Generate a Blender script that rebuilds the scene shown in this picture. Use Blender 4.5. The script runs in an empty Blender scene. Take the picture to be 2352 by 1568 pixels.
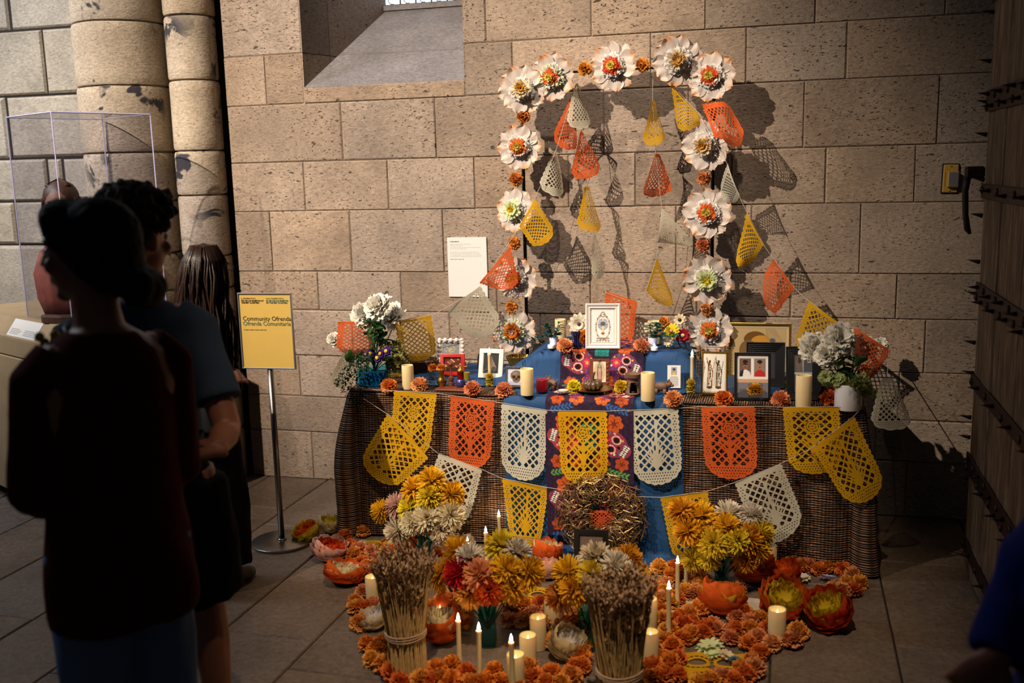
import bpy, bmesh, math, random
import numpy as np
from mathutils import Vector, Matrix, Euler, noise as mnoise

random.seed(7); NR = np.random.RandomState(11)
scene = bpy.context.scene
COL = scene.collection
pi = math.pi

# ------------------------------------------------------------------ camera
F_PX, PITCH, ROLL, YAW, CAM_H, CAM_D = 2294.68, 0.17318, -0.025204, 0.27185, 1.80656, 5.20796
_cy, _sy, _cp, _sp = math.cos(YAW), math.sin(YAW), math.cos(PITCH), math.sin(PITCH)
FW = np.array([-_sy * _cp, _cy * _cp, -_sp]); _r0 = np.array([_cy, _sy, 0.0]); _u0 = np.cross(_r0, FW)
_c, _s = math.cos(ROLL), math.sin(ROLL)
RT = _c * _r0 + _s * _u0; UP = -_s * _r0 + _c * _u0
CAM = np.array([0.0, -CAM_D, CAM_H])
cam_data = bpy.data.cameras.new('camera'); cam = bpy.data.objects.new('camera', cam_data); COL.objects.link(cam)
cam_data.sensor_width = 36.0; cam_data.sensor_fit = 'HORIZONTAL'; cam_data.lens = F_PX / 2352 * 36.0
cam_data.clip_start = 0.05; cam_data.clip_end = 100
M = Matrix.Identity(4)
for i in range(3):
    M[i][0] = RT[i]; M[i][1] = UP[i]; M[i][2] = -FW[i]; M[i][3] = CAM[i]
cam.matrix_world = M
cam_data.dof.use_dof = True; cam_data.dof.focus_distance = 4.75; cam_data.dof.aperture_fstop = 1.9
scene.camera = cam

# ------------------------------------------------------------------ world, lights, exposure
vs = scene.view_settings
vs.view_transform = 'Standard'; vs.look = 'None'; vs.gamma = 1.0; vs.use_curve_mapping = False
vs.exposure = 0.0
cy = scene.cycles
cy.max_bounces = 4; cy.diffuse_bounces = 1; cy.glossy_bounces = 1; cy.transmission_bounces = 3; cy.transparent_max_bounces = 8; cy.caustics_reflective = False; cy.caustics_refractive = False; cy.sample_clamp_indirect = 4.0
world = bpy.data.worlds.new('hall_ambient'); scene.world = world; world.use_nodes = True
_bg = world.node_tree.nodes['Background']; _bg.inputs[0].default_value = (0.85, 0.88, 1.0, 1); _bg.inputs[1].default_value = 0.016

def spot(name, loc, target, energy, color, size_deg, blend, radius):
    d = bpy.data.lights.new(name, 'SPOT'); d.energy = energy; d.color = color
    d.spot_size = math.radians(size_deg); d.spot_blend = blend; d.shadow_soft_size = radius
    o = bpy.data.objects.new(name, d); COL.objects.link(o); o.location = loc
    o.rotation_euler = (Vector(target) - Vector(loc)).to_track_quat('-Z', 'Y').to_euler()
    return o
def area(name, loc, target, energy, color, sx, sy, spread=180):
    d = bpy.data.lights.new(name, 'AREA'); d.energy = energy; d.color = color; d.shape = 'RECTANGLE'; d.size = sx; d.size_y = sy
    d.spread = math.radians(spread)
    o = bpy.data.objects.new(name, d); COL.objects.link(o); o.location = loc
    o.rotation_euler = (Vector(target) - Vector(loc)).to_track_quat('-Z', 'Y').to_euler()
    return o
# ceiling track spots of the gallery, then an added floor fill
spot('key_track_spot', (-4.3, -5.3, 5.6), (-1.70, 0.0, 1.58), 3200, (1.0, 0.84, 0.67), 39.5, 1.0, 0.03)
spot('steep_track_spot', (-0.45, -1.75, 5.6), (-0.95, -0.15, 0.9), 560, (1.0, 0.83, 0.66), 34, 1.0, 0.03)
spot('floor_fill_spot', (-0.35, -4.1, 5.6), (-0.80, -1.40, 0.0), 900, (1.0, 0.77, 0.53), 32, 1.0, 0.04)  # added warm fill to brighten the floor offerings, aimed clear of the visitors
# added column fill, then daylight from the tall windows at the far left of the hall and from the niche window
spot('column_fill_spot', (-5.6, -4.6, 5.6), (-4.15, 0.1, 1.75), 1700, (1.0, 0.88, 0.75), 31, 1.0, 0.03)  # added fill that brightens the shafts and the wall beyond them
area('hall_window_daylight', (-6.4, -1.7, 4.3), (-4.4, -0.2, 1.0), 70, (0.82, 0.88, 1.0), 1.4, 2.4, 130)
area('niche_window_daylight', (-2.1, 1.35, 3.9), (-2.15, 0.2, 2.4), 34, (0.55, 0.66, 1.0), 0.5, 0.9, 110)

# ------------------------------------------------------------------ placing helpers: picture point -> point on a real plane of the room
def ray(px, py):
    return FW + (px - 1176.0) / F_PX * RT + (784.0 - py) / F_PX * UP
def pz(px, py, z=0.0):
    d = ray(px, py); t = (z - CAM[2]) / d[2]; return Vector(CAM + t * d)
def pyy(px, py, y=0.0):
    d = ray(px, py); t = (y - CAM[1]) / d[1]; return Vector(CAM + t * d)
def pd(px, py, dist):
    return Vector(CAM + dist * ray(px, py))
def rnd(a, b): return random.uniform(a, b)

# ------------------------------------------------------------------ object helpers
LABELS = {}
def tag(o, label, cat, group=None, kind=None):
    if label: o['label'] = label
    if cat: o['category'] = cat
    if group: o['group'] = group
    if kind: o['kind'] = kind
    return o
def empty(name, loc=(0, 0, 0), rot=(0, 0, 0)):
    o = bpy.data.objects.new(name, None); COL.objects.link(o); o.location = loc; o.rotation_euler = rot
    o.empty_display_size = 0.05
    return o
def link(name, me, parent=None, mat=None, loc=None, rot=None):
    o = bpy.data.objects.new(name, me); COL.objects.link(o)
    if parent is not None: o.parent = parent
    if mat is not None and not me.materials: me.materials.append(mat)
    if loc is not None: o.location = loc
    if rot is not None: o.rotation_euler = rot
    return o
def thing(name, label, cat, loc=(0, 0, 0), rot=(0, 0, 0), group=None):
    return tag(empty(name, loc, rot), label, cat, group)

class MB:
    """collects vertices and faces of one mesh"""
    def __init__(s): s.v = []; s.f = []; s.uv = None; s.mi = []
    def add(s, vs, fs, mi=0):
        n = len(s.v); s.v += [tuple(map(float, p)) for p in vs]; s.f += [tuple(i + n for i in f) for f in fs]; s.mi += [mi] * len(fs)
        return s
    def box(s, c, d, rot=None, mi=0, taper=1.0):
        vs = []
        for z in (-.5, .5):
            k = 1.0 if z < 0 else taper
            for x, y in ((-.5, -.5), (.5, -.5), (.5, .5), (-.5, .5)): vs.append(Vector((x * d[0] * k, y * d[1] * k, z * d[2])))
        if rot is not None:
            R = rot if isinstance(rot, Matrix) else Euler(rot).to_matrix(); vs = [R @ p for p in vs]
        vs = [p + Vector(c) for p in vs]
        return s.add(vs, [(0, 3, 2, 1), (4, 5, 6, 7), (0, 1, 5, 4), (1, 2, 6, 5), (2, 3, 7, 6), (3, 0, 4, 7)], mi)
    def bbox(s, c, d, b, mi=0):
        """box with chamfered edges"""
        hx, hy, hz = d[0] / 2, d[1] / 2, d[2] / 2
        vs = []; fs = []
        idx = {}
        for sx in (-1, 1):
            for sy in (-1, 1):
                for sz in (-1, 1):
                    for a in range(3):
                        p = [sx * (hx - b), sy * (hy - b), sz * (hz - b)]; p[a] = (sx, sy, sz)[a] * (hx, hy, hz)[a]
                        idx[(sx, sy, sz, a)] = len(vs); vs.append((p[0] + c[0], p[1] + c[1], p[2] + c[2]))
        for a in range(3):
            o1, o2 = [i for i in range(3) if i != a]
            for sg in (-1, 1):
                q = []
                for s1, s2 in ((-1, -1), (1, -1), (1, 1), (-1, 1)):
                    k = [0, 0, 0]; k[a] = sg; k[o1] = s1; k[o2] = s2; q.append(idx[(k[0], k[1], k[2], a)])
                fs.append(tuple(q))
        for a in range(3):
            o1, o2 = [i for i in range(3) if i != a]
            for s1 in (-1, 1):
                for s2 in (-1, 1):
                    q = []
                    for sg, ax in ((-1, o1), (-1, o2), (1, o2), (1, o1)):
                        k = [0, 0, 0]; k[a] = sg; k[o1] = s1; k[o2] = s2; q.append(idx[(k[0], k[1], k[2], ax)])
                    fs.append(tuple(q))
        for sx in (-1, 1):
            for sy in (-1, 1):
                for sz in (-1, 1): fs.append(tuple(idx[(sx, sy, sz, a)] for a in range(3)))
        return s.add(vs, fs, mi)
    def lathe(s, prof, n=24, c=(0, 0, 0), cap=True, mi=0, wob=None):
        vs = []; fs = []
        for j, (r, z) in enumerate(prof):
            for i in range(n):
                a = 2 * pi * i / n; k = r * (wob(a, z) if wob else 1.0)
                vs.append((c[0] + k * math.cos(a), c[1] + k * math.sin(a), c[2] + z))
        for j in range(len(prof) - 1):
            for i in range(n):
                i2 = (i + 1) % n; fs.append((j * n + i, j * n + i2, (j + 1) * n + i2, (j + 1) * n + i))
        if cap:
            fs.append(tuple(range(n - 1, -1, -1))); m = (len(prof) - 1) * n; fs.append(tuple(m + i for i in range(n)))
        return s.add(vs, fs, mi)
    def tube(s, pts, rad, n=6, cap=True, mi=0, flat=1.0, side=None):
        pts = [Vector(p) for p in pts]; m = len(pts)
        rs = rad if hasattr(rad, '__len__') else [rad] * m
        vs = []; fs = []; prev = None
        for i in range(m):
            t = (pts[min(i + 1, m - 1)] - pts[max(i - 1, 0)])
            t = t.normalized() if t.length > 1e-9 else Vector((0, 0, 1))
            if prev is None:
                ref = Vector(side) if side is not None else (Vector((0, 0, 1)) if abs(t.z) < .9 else Vector((1, 0, 0)))
                u = (ref - t * ref.dot(t)).normalized()
            else:
                u = (prev - t * prev.dot(t)); u = u.normalized() if u.length > 1e-6 else t.orthogonal().normalized()
            prev = u; w = t.cross(u)
            r = rs[i]; ra, rb = (r if hasattr(r, '__len__') else (r, r * flat))
            for k in range(n):
                a = 2 * pi * k / n; vs.append(pts[i] + u * (ra * math.cos(a)) + w * (rb * math.sin(a)))
        for i in range(m - 1):
            for k in range(n):
                k2 = (k + 1) % n; fs.append((i * n + k, i * n + k2, (i + 1) * n + k2, (i + 1) * n + k))
        if cap:
            fs.append(tuple(range(n - 1, -1, -1))); fs.append(tuple((m - 1) * n + k for k in range(n)))
        return s.add(vs, fs, mi)
    def ball(s, c, r, nu=12, nv=8, mi=0, rot=None):
        r = r if hasattr(r, '__len__') else (r, r, r)
        vs = [Vector((0, 0, -r[2]))]; fs = []
        for j in range(1, nv):
            t = -pi / 2 + pi * j / nv
            for i in range(nu):
                a = 2 * pi * i / nu; vs.append(Vector((r[0] * math.cos(t) * math.cos(a), r[1] * math.cos(t) * math.sin(a), r[2] * math.sin(t))))
        vs.append(Vector((0, 0, r[2]))); L = len(vs) - 1
        for i in range(nu):
            i2 = (i + 1) % nu; fs.append((0, 1 + i2, 1 + i)); fs.append((L, L - nu + i, L - nu + i2))
            for j in range(nv - 2): fs.append((1 + j * nu + i, 1 + j * nu + i2, 1 + (j + 1) * nu + i2, 1 + (j + 1) * nu + i))
        if rot is not None:
            R = rot if isinstance(rot, Matrix) else Euler(rot).to_matrix(); vs = [R @ p for p in vs]
        return s.add([p + Vector(c) for p in vs], fs, mi)
    def grid(s, fn, nu, nv, mi=0):
        vs = [fn(i / nu, j / nv) for j in range(nv + 1) for i in range(nu + 1)]
        fs = [(j * (nu + 1) + i, j * (nu + 1) + i + 1, (j + 1) * (nu + 1) + i + 1, (j + 1) * (nu + 1) + i) for j in range(nv) for i in range(nu)]
        return s.add(vs, fs, mi)
    def xform(s, mat, start=0):
        s.v = s.v[:start] + [tuple(mat @ Vector(p)) for p in s.v[start:]]; return s
    def mesh(s, name, mats=None, smooth=False, auto=None):
        me = bpy.data.meshes.new(name); me.from_pydata(s.v, [], s.f)
        for m in (mats if isinstance(mats, (list, tuple)) else [mats] if mats else []): me.materials.append(m)
        if any(s.mi): me.polygons.foreach_set('material_index', s.mi)
        if smooth: me.polygons.foreach_set('use_smooth', [True] * len(me.polygons))
        me.update()
        if auto is not None:
            me.set_sharp_from_angle(angle=math.radians(auto))
        return me
    def obj(s, name, mat, parent=None, smooth=False, loc=None, rot=None, auto=None):
        return link(name, s.mesh(name, mat, smooth or auto is not None, auto), parent, None, loc, rot)
def copy_tree(o, parent=None):
    c = o.copy(); COL.objects.link(c); c.parent = parent
    for ch in list(o.children): copy_tree(ch, c)
    return c
def set_uv(me, uvs):
    lay = me.uv_layers.new(name='uv'); vi = np.zeros(len(me.loops), dtype=np.int32); me.loops.foreach_get('vertex_index', vi)
    lay.data.foreach_set('uv', np.asarray(uvs, dtype=np.float32)[vi].ravel())
def set_col(me, cols, name='ink'):
    a = me.color_attributes.new(name, 'FLOAT_COLOR', 'POINT'); c = np.ones((len(me.vertices), 4), dtype=np.float32); c[:, :3] = cols
    a.data.foreach_set('color', c.ravel())

# ------------------------------------------------------------------ materials
def lin(h):
    h = h.lstrip('#'); r = []
    for i in (0, 2, 4):
        v = int(h[i:i + 2], 16) / 255; r.append(v / 12.92 if v <= .04045 else ((v + .055) / 1.055) ** 2.4)
    return tuple(r)
class NT:
    def __init__(s, m): s.t = m.node_tree; s.n = s.t.nodes; s.l = s.t.links
    def new(s, t, **kw):
        n = s.n.new(t)
        for k, v in kw.items():
            if k.startswith('i_'): n.inputs[int(k[2:]) if k[2:].isdigit() else k[2:].replace('_', ' ')].default_value = v
            else: setattr(n, k, v)
        return n
    def link(s, a, b): s.l.new(a, b)
    def ramp(s, fac, stops, interp='LINEAR'):
        r = s.n.new('ShaderNodeValToRGB'); cr = r.color_ramp; cr.interpolation = interp
        while len(cr.elements) < len(stops): cr.elements.new(.5)
        for e, (p, c) in zip(cr.elements, stops): e.position = p; e.color = tuple(c) + (1,) if len(c) == 3 else c
        s.link(fac, r.inputs[0]); return r.outputs[0]
    def mix(s, fac, a, b, mode='MIX'):
        n = s.n.new('ShaderNodeMix'); n.data_type = 'RGBA'; n.blend_type = mode
        for sock, v in ((n.inputs[0], fac), (n.inputs[6], a), (n.inputs[7], b)):
            if hasattr(v, 'links'): s.link(v, sock)
            elif isinstance(v, (int, float)): sock.default_value = v
            else: sock.default_value = tuple(v) + (1,) if len(v) == 3 else v
        return n.outputs[2]
    def math(s, op, a, b=0.0, clamp=False):
        n = s.n.new('ShaderNodeMath'); n.operation = op; n.use_clamp = clamp
        for sock, v in ((n.inputs[0], a), (n.inputs[1], b)):
            if hasattr(v, 'links'): s.link(v, sock)
            else: sock.default_value = v
        return n.outputs[0]
    def coord(s, kind='Object', scale=(1, 1, 1), rot=(0, 0, 0)):
        c = s.n.new('ShaderNodeTexCoord'); m = s.n.new('ShaderNodeMapping'); m.inputs['Scale'].default_value = scale; m.inputs['Rotation'].default_value = rot
        s.link(c.outputs[kind], m.inputs[0]); return m.outputs[0]
    def noise(s, vec, scale, detail=3, rough=.55, dist=0.0):
        n = s.n.new('ShaderNodeTexNoise'); n.inputs['Scale'].default_value = scale; n.inputs['Detail'].default_value = detail
        n.inputs['Roughness'].default_value = rough; n.inputs['Distortion'].default_value = dist
        if vec is not None: s.link(vec, n.inputs['Vector'])
        return n.outputs[0]
    def bump(s, h, strength, dist, normal=None):
        b = s.n.new('ShaderNodeBump'); b.inputs['Strength'].default_value = strength; b.inputs['Distance'].default_value = dist
        s.link(h, b.inputs['Height'])
        if normal is not None: s.link(normal, b.inputs['Normal'])
        return b.outputs[0]
def new_mat(name):
    m = bpy.data.materials.new(name); m.use_nodes = True; return m, NT(m), m.node_tree.nodes['Principled BSDF']
MATS = {}
def mat(name, col, rough=.6, var=.12, scale=40, bump=.15, bdist=.002, metal=0, trans=0, sss=0, spec=.5, emit=None, estr=0, alpha=1, coat=0, rand=0, ior=None):
    if name in MATS: return MATS[name]
    m, t, b = new_mat(name); c = col if not isinstance(col, str) else lin(col)
    co = t.coord(); n = t.noise(co, scale, 4)
    lo = tuple(max(0, x * (1 - var)) for x in c); hi = tuple(min(1, x * (1 + var)) for x in c)
    out = t.ramp(n, [(.3, lo), (.7, hi)])
    if rand:
        oi = t.new('ShaderNodeObjectInfo'); hs = t.new('ShaderNodeHueSaturation')
        v = t.new('ShaderNodeMapRange'); t.link(oi.outputs['Random'], v.inputs[0]); v.inputs[3].default_value = 1 - rand; v.inputs[4].default_value = 1 + rand
        t.link(v.outputs[0], hs.inputs['Value']); t.link(out, hs.inputs['Color']); out = hs.outputs[0]
    t.link(out, b.inputs['Base Color']); b.inputs['Roughness'].default_value = rough; b.inputs['Metallic'].default_value = metal
    b.inputs['Specular IOR Level'].default_value = spec
    if bump: t.link(t.bump(n, bump, bdist), b.inputs['Normal'])
    if trans: b.inputs['Transmission Weight'].default_value = trans
    if ior: b.inputs['IOR'].default_value = ior
    if sss: b.inputs['Subsurface Weight'].default_value = sss; b.inputs['Subsurface Radius'].default_value = (.02, .012, .006); b.inputs['Subsurface Scale'].default_value = .5
    if emit is not None: b.inputs['Emission Color'].default_value = tuple(emit) + (1,); b.inputs['Emission Strength'].default_value = estr
    if alpha < 1: b.inputs['Alpha'].default_value = alpha
    if coat: b.inputs['Coat Weight'].default_value = coat
    MATS[name] = m; return m
def thin_mat(name, col, rough=.7, var=.1, scale=60, trl=.35, rand=0.0, tip=None, tipcol=None):
    """thin paper or petal: diffuse plus light passing through"""
    if name in MATS: return MATS[name]
    m, t, b = new_mat(name); c = col if not isinstance(col, str) else lin(col)
    co = t.coord(); n = t.noise(co, scale, 4)
    out = t.ramp(n, [(.3, tuple(x * (1 - var) for x in c)), (.7, tuple(min(1, x * (1 + var)) for x in c))])
    if tip:
        uv = t.new('ShaderNodeUVMap'); sp = t.new('ShaderNodeSeparateXYZ'); t.link(uv.outputs[0], sp.inputs[0])
        oi = t.new('ShaderNodeObjectInfo')
        k = t.math('ADD', sp.outputs[1], t.math('MULTIPLY', t.math('SUBTRACT', oi.outputs['Random'], .6), .25))
        fac = t.ramp(k, [(tip, (0, 0, 0)), (min(1, tip + .35), (1, 1, 1))]); out = t.mix(fac, out, tipcol)
    if rand:
        oi = t.new('ShaderNodeObjectInfo'); hs = t.new('ShaderNodeHueSaturation')
        for sock, k in (('Value', rand), ('Hue', rand * .12)):
            v = t.new('ShaderNodeMapRange'); t.link(oi.outputs['Random'], v.inputs[0]); base = 1 if sock == 'Value' else .5
            v.inputs[3].default_value = base - k; v.inputs[4].default_value = base + k; t.link(v.outputs[0], hs.inputs[sock])
        t.link(out, hs.inputs['Color']); out = hs.outputs[0]
    t.link(out, b.inputs['Base Color']); b.inputs['Roughness'].default_value = rough; b.inputs['Specular IOR Level'].default_value = .2
    tr = t.new('ShaderNodeBsdfTranslucent'); t.link(out, tr.inputs[0]); mx = t.new('ShaderNodeMixShader'); mx.inputs[0].default_value = trl
    t.link(b.outputs[0], mx.inputs[1]); t.link(tr.outputs[0], mx.inputs[2]); t.link(mx.outputs[0], t.n['Material Output'].inputs[0])
    t.link(t.bump(n, .3, .002), b.inputs['Normal'])
    MATS[name] = m; return m
def ink_mat(name, rough=.6, bump=.1, spec=.3, coat=0):
    """printed surface: colour comes from the 'ink' attribute of its mesh"""
    if name in MATS: return MATS[name]
    m, t, b = new_mat(name); a = t.new('ShaderNodeAttribute', attribute_name='ink'); co = t.coord(); n = t.noise(co, 300, 2)
    out = t.mix(.12, a.outputs[0], t.ramp(n, [(.3, (.0, .0, .0)), (.7, (1, 1, 1))]), 'SOFT_LIGHT')
    t.link(out, b.inputs['Base Color']); b.inputs['Roughness'].default_value = rough; b.inputs['Specular IOR Level'].default_value = spec; b.inputs['Coat Weight'].default_value = coat
    t.link(t.bump(n, bump, .001), b.inputs['Normal']); MATS[name] = m; return m
def stone_mat(name, col, pit=1.0, tint=.14, blotch=None, flake=None, pscale=1.0, rough=.85):
    m, t, b = new_mat(name); c = lin(col)
    co = t.coord('Object'); oi = t.new('ShaderNodeObjectInfo')
    add = t.new('ShaderNodeVectorMath', operation='MULTIPLY_ADD'); comb = t.new('ShaderNodeCombineXYZ')
    for k in range(3): t.link(oi.outputs['Random'], comb.inputs[k])
    t.link(comb.outputs[0], add.inputs[0]); add.inputs[1].default_value = (37, 19, 53); t.link(co, add.inputs[2]); V = add.outputs[0]
    big = t.noise(V, 3.2, 3, .6)
    mp = t.new('ShaderNodeMapping'); mp.inputs['Scale'].default_value = (1, 1, 2.3); t.link(V, mp.inputs[0])
    mid = t.noise(mp.outputs[0], 42, 2, .78)
    out = t.ramp(big, [(.3, tuple(x * .80 for x in c)), (.5, c), (.72, tuple(min(1, x * 1.22) for x in c))])
    hs = t.new('ShaderNodeHueSaturation'); v = t.new('ShaderNodeMapRange'); t.link(oi.outputs['Random'], v.inputs[0]); v.inputs[3].default_value = 1 - tint; v.inputs[4].default_value = 1 + tint
    sv = t.new('ShaderNodeMapRange'); t.link(t.math('FRACT', t.math('MULTIPLY', oi.outputs['Random'], 17.3)), sv.inputs[0]); sv.inputs[3].default_value = .82; sv.inputs[4].default_value = 1.06
    t.link(v.outputs[0], hs.inputs['Value']); t.link(sv.outputs[0], hs.inputs['Saturation']); t.link(out, hs.inputs['Color']); out = hs.outputs[0]
    out = t.mix(.55, out, t.ramp(mid, [(.25, (.22, .22, .22)), (.75, (.78, .78, .78))]), 'OVERLAY')
    # travertine pits: horizontally drawn-out holes of two sizes, denser in some stones
    p1 = t.noise(mp.outputs[0], 58 * pscale, 1, .6); p2 = t.noise(mp.outputs[0], 19 * pscale, 2, .55)
    th = t.math('SUBTRACT', .672, t.math('MULTIPLY', t.math('SUBTRACT', big, .5), .20))
    h1 = t.math('MULTIPLY', t.math('SUBTRACT', p1, th), 14, True); h2 = t.math('MULTIPLY', t.math('SUBTRACT', p2, .69), 18, True)
    pits = t.math('MULTIPLY', t.math('MAXIMUM', h1, h2), pit, True)
    out = t.mix(t.math('MULTIPLY', pits, .85), out, tuple(x * .13 for x in c))
    if flake:   # remains of dark paint on the shafts
        fn = t.noise(V, 4.2, 4, .62, .6); mk = t.noise(V, 1.3, 2)
        fl = t.math('MULTIPLY', t.math('SUBTRACT', fn, .575), 30, True); fl = t.math('MULTIPLY', fl, t.math('MULTIPLY', t.math('SUBTRACT', mk, .455), 14, True))
        out = t.mix(fl, out, flake)
    t.link(out, b.inputs['Base Color']); b.inputs['Roughness'].default_value = rough; b.inputs['Specular IOR Level'].default_value = .25
    h = t.math('SUBTRACT', t.math('MULTIPLY', mid, .9), t.math('MULTIPLY', pits, 1.5))
    t.link(t.bump(h, .85, .004), b.inputs['Normal']); MATS[name] = m; return m
# ================================================================== THE SETTING
S_WALL = stone_mat('travertine_blocks', '#9a8674'); S_LEFT = stone_mat('pale_limestone', '#b0a594', pit=.35, tint=.08)
S_SHAFT = stone_mat('painted_shaft_stone', '#b3a18a', pit=.4, tint=.05, flake=lin('#3c3a40')); S_FLOOR = stone_mat('flagstone', '#6e5d4f', pit=.12, tint=.10, rough=.5)
S_MORTAR = mat('mortar', '#8d7b68', .95, .2, 90, .4); S_SILL = stone_mat('grey_sill_stone', '#837e80', pit=.25, tint=.04)
D_JOINT_SHADE = mat('dark_joint_and_slot_shade', '#2a231d', .95, .2, 90, .3)  # real joints of left wall and floor; painted shade on the pier core

def struct(o): o['kind'] = 'structure'; return o
def block(x0, x1, z0, z1, y, parent, m, depth=.10, gap=.002, bev=.0045, proud=.0025, name='stone_block'):
    """one ashlar block, face toward -Y, with worn arrises"""
    g = gap; yy = y - rnd(0, proud); b = bev * rnd(.7, 1.4)
    X0, X1, Z0, Z1 = x0 + g, x1 - g, z0 + g, z1 - g
    def j(): return rnd(-.0025, .0025)
    fr = [(X0 + b + j(), yy, Z0 + b + j()), (X1 - b + j(), yy, Z0 + b + j()), (X1 - b + j(), yy, Z1 - b + j()), (X0 + b + j(), yy, Z1 - b + j())]
    md = [(X0, yy + b, Z0), (X1, yy + b, Z0), (X1, yy + b, Z1), (X0, yy + b, Z1)]; bk = [(p[0], yy + depth, p[2]) for p in md]
    mb = MB(); mb.add(fr + md + bk, [(0, 1, 2, 3)] + [(i, i + 4, (i + 1) % 4 + 4, (i + 1) % 4) for i in range(4)] + [(i + 4, i + 8, (i + 1) % 4 + 8, (i + 1) % 4 + 4) for i in range(4)] + [(11, 10, 9, 8)])
    return mb.obj(name, m, parent)

# --- back wall: courses measured on the wall
ZC = [0.0, .29, .505, .75, 1.018, 1.242, 1.588, 1.862, 2.182, 2.45, 2.80, 3.12]
ROWS = [
    [-3.105, -2.7, -2.1, -1.6, -1.0, -.4, .1, .6, 1.15, 1.8, 2.4],
    [-3.105, -2.95, -2.35, -1.75, -1.2, -.6, 0, .45, 1.15, 1.8, 2.4],
    [-3.105, -2.75, -2.2, -1.7, -1.1, -.5, .05, .55, 1.15, 1.8, 2.4],
    [-3.105, -2.86, -2.4, -1.81, -1.29, -.75, -.3, .2, .66, 1.15, 1.8, 2.4],
    [-3.105, -2.6, -2.09, -1.53, -1.01, -.45, .02, .52, 1.15, 1.8, 2.4],
    [-3.105, -2.88, -2.38, -1.83, -1.25, -.56, -.18, .34, 1.15, 1.8, 2.4],
    [-3.105, -2.65, -2.14, -1.64, -1.12, -.77, -.28, .17, .58, 1.15, 1.8, 2.4],
    [-3.105, -2.4, -1.85, -.93, -.5, .06, .67, 1.15, 1.8, 2.4],
    [-3.105, -2.85, -2.615, -1.675, -1.41, -.69, -.22, .25, 1.15, 1.8, 2.4],
    [-3.105, -2.615, -1.675, -1.55, -.99, -.42, .10, .68, 1.15, 1.8, 2.4],
    [-3.105, -2.615, -1.675, -1.3, -.7, -.1, .5, 1.15, 1.8, 2.4]]
NX0, NX1, NZ = -2.613, -1.677, 2.268       # niche opening
BX0, BX1, BY, BZ = -2.392, -1.90, .70, 2.758  # foot of the window at the back of the niche
bm_ = MB()                                  # mortar bed behind the blocks, with the niche left open
for x0, x1, z0, z1 in ((-3.10, NX0 - .004, 0, 3.12), (NX1 + .004, 2.42, 0, 3.12), (NX0 - .004, NX1 + .004, 0, NZ - .004)):
    bm_.box(((x0 + x1) / 2, .006 + .06, (z0 + z1) / 2), (x1 - x0, .12, z1 - z0))
wall_back = struct(bm_.obj('wall_back', S_MORTAR)); tag(wall_back, 'tan pitted ashlar stone wall behind the altar', 'wall')
for r, xs in enumerate(ROWS):
    for x0, x1 in zip(xs[:-1], xs[1:]):
        z0, z1 = ZC[r], ZC[r + 1]
        if r >= 9 and x0 == NX0 + (-2.615 - NX0) and abs(x0 + 2.615) < .01: continue
        if r == 8 and abs(x0 + 2.615) < .01: z1 = NZ
        block(x0, x1, z0, z1, 0.0, wall_back, S_WALL)
# niche: sloping sill of two stones, splayed jambs, lintel, leaded window
def quad_slab(pts, th, m, parent, name):
    n = (Vector(pts[1]) - Vector(pts[0])).cross(Vector(pts[3]) - Vector(pts[0])).normalized() * -th
    mb = MB(); mb.add(list(pts) + [Vector(p) + n for p in pts], [(0, 1, 2, 3), (7, 6, 5, 4)] + [(i, i + 4, (i + 1) % 4 + 4, (i + 1) % 4) for i in range(4)])
    return mb.obj(name, m, parent)
def lerp3(a, b, t): return tuple(a[i] + (b[i] - a[i]) * t for i in range(3))
_sl = [(NX0, 0, NZ), (NX1, 0, NZ - .01), (BX1, BY, BZ), (BX0, BY, BZ)]
for t0, t1 in ((0, .398), (.402, 1)):
    quad_slab([lerp3(_sl[0], _sl[3], t0), lerp3(_sl[1], _sl[2], t0), lerp3(_sl[1], _sl[2], t1), lerp3(_sl[0], _sl[3], t1)], .12, S_SILL, wall_back, 'sill_stone')
for (xa, xb, sg) in ((NX0, BX0, 1), (NX1, BX1, -1)):
    for k, (t0, t1) in enumerate(((0, .30), (.304, 1.0))):
        for z0, z1 in ((2.0, 2.452), (2.456, 2.88), (2.884, 3.6)):
            if z1 < 2.25 + t0 * .52: continue
            q = [(xa + (xb - xa) * t0, BY * t0, z0), (xa + (xb - xa) * t1, BY * t1, z0), (xa + (xb - xa) * t1, BY * t1, z1), (xa + (xb - xa) * t0, BY * t0, z1)]
            if sg < 0: q = [q[1], q[0], q[3], q[2]]
            quad_slab(q, .12, S_WALL, wall_back, 'jamb_stone')
for sx0, sx1, sy0, sy1 in ((BX0 - .35, BX0 - .02, .72, .95), (BX1 + .02, BX1 + .35, .72, .95)):
    MB().box(((sx0 + sx1) / 2, (sy0 + sy1) / 2, 2.8), (sx1 - sx0, sy1 - sy0, 1.8)).obj('jamb_stone', S_WALL, wall_back)
MB().box((-2.145, .4, 3.66), (1.5, .9, .12)).obj('lintel_stone', S_WALL, wall_back)
window_1 = struct(empty('window_1', (-2.146, .70, 2.758))); tag(window_1, 'leaded glass window at the back of the niche', 'window')
GLASSW = mat('window_daylight_glass', (.55, .68, .95), .3, .25, 9, .2, emit=(.62, .78, 1.0), estr=2.2); GLASSR = mat('red_stained_glass', (.6, .02, .02), .2, .2, 30, .1, emit=(.8, .03, .02), estr=.5)
LEAD = mat('lead_came', '#17161a', .5, .1, 60, .1)
for i in range(5):
    for k in range(8):
        MB().box((-.20 + i * .10, .012, .03 + .055 + k * .11), (.098, .006, .108)).obj('pane', GLASSR if i == 0 and False else GLASSW, window_1)
MB().box((-.262, .006, .42), (.020, .012, .84)).obj('stained_glass_strip', GLASSR, window_1)
for i in range(6): MB().box((-.25 + i * .1, .006, .46), (.008, .012, .9)).obj('lead_came', LEAD, window_1)
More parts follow.
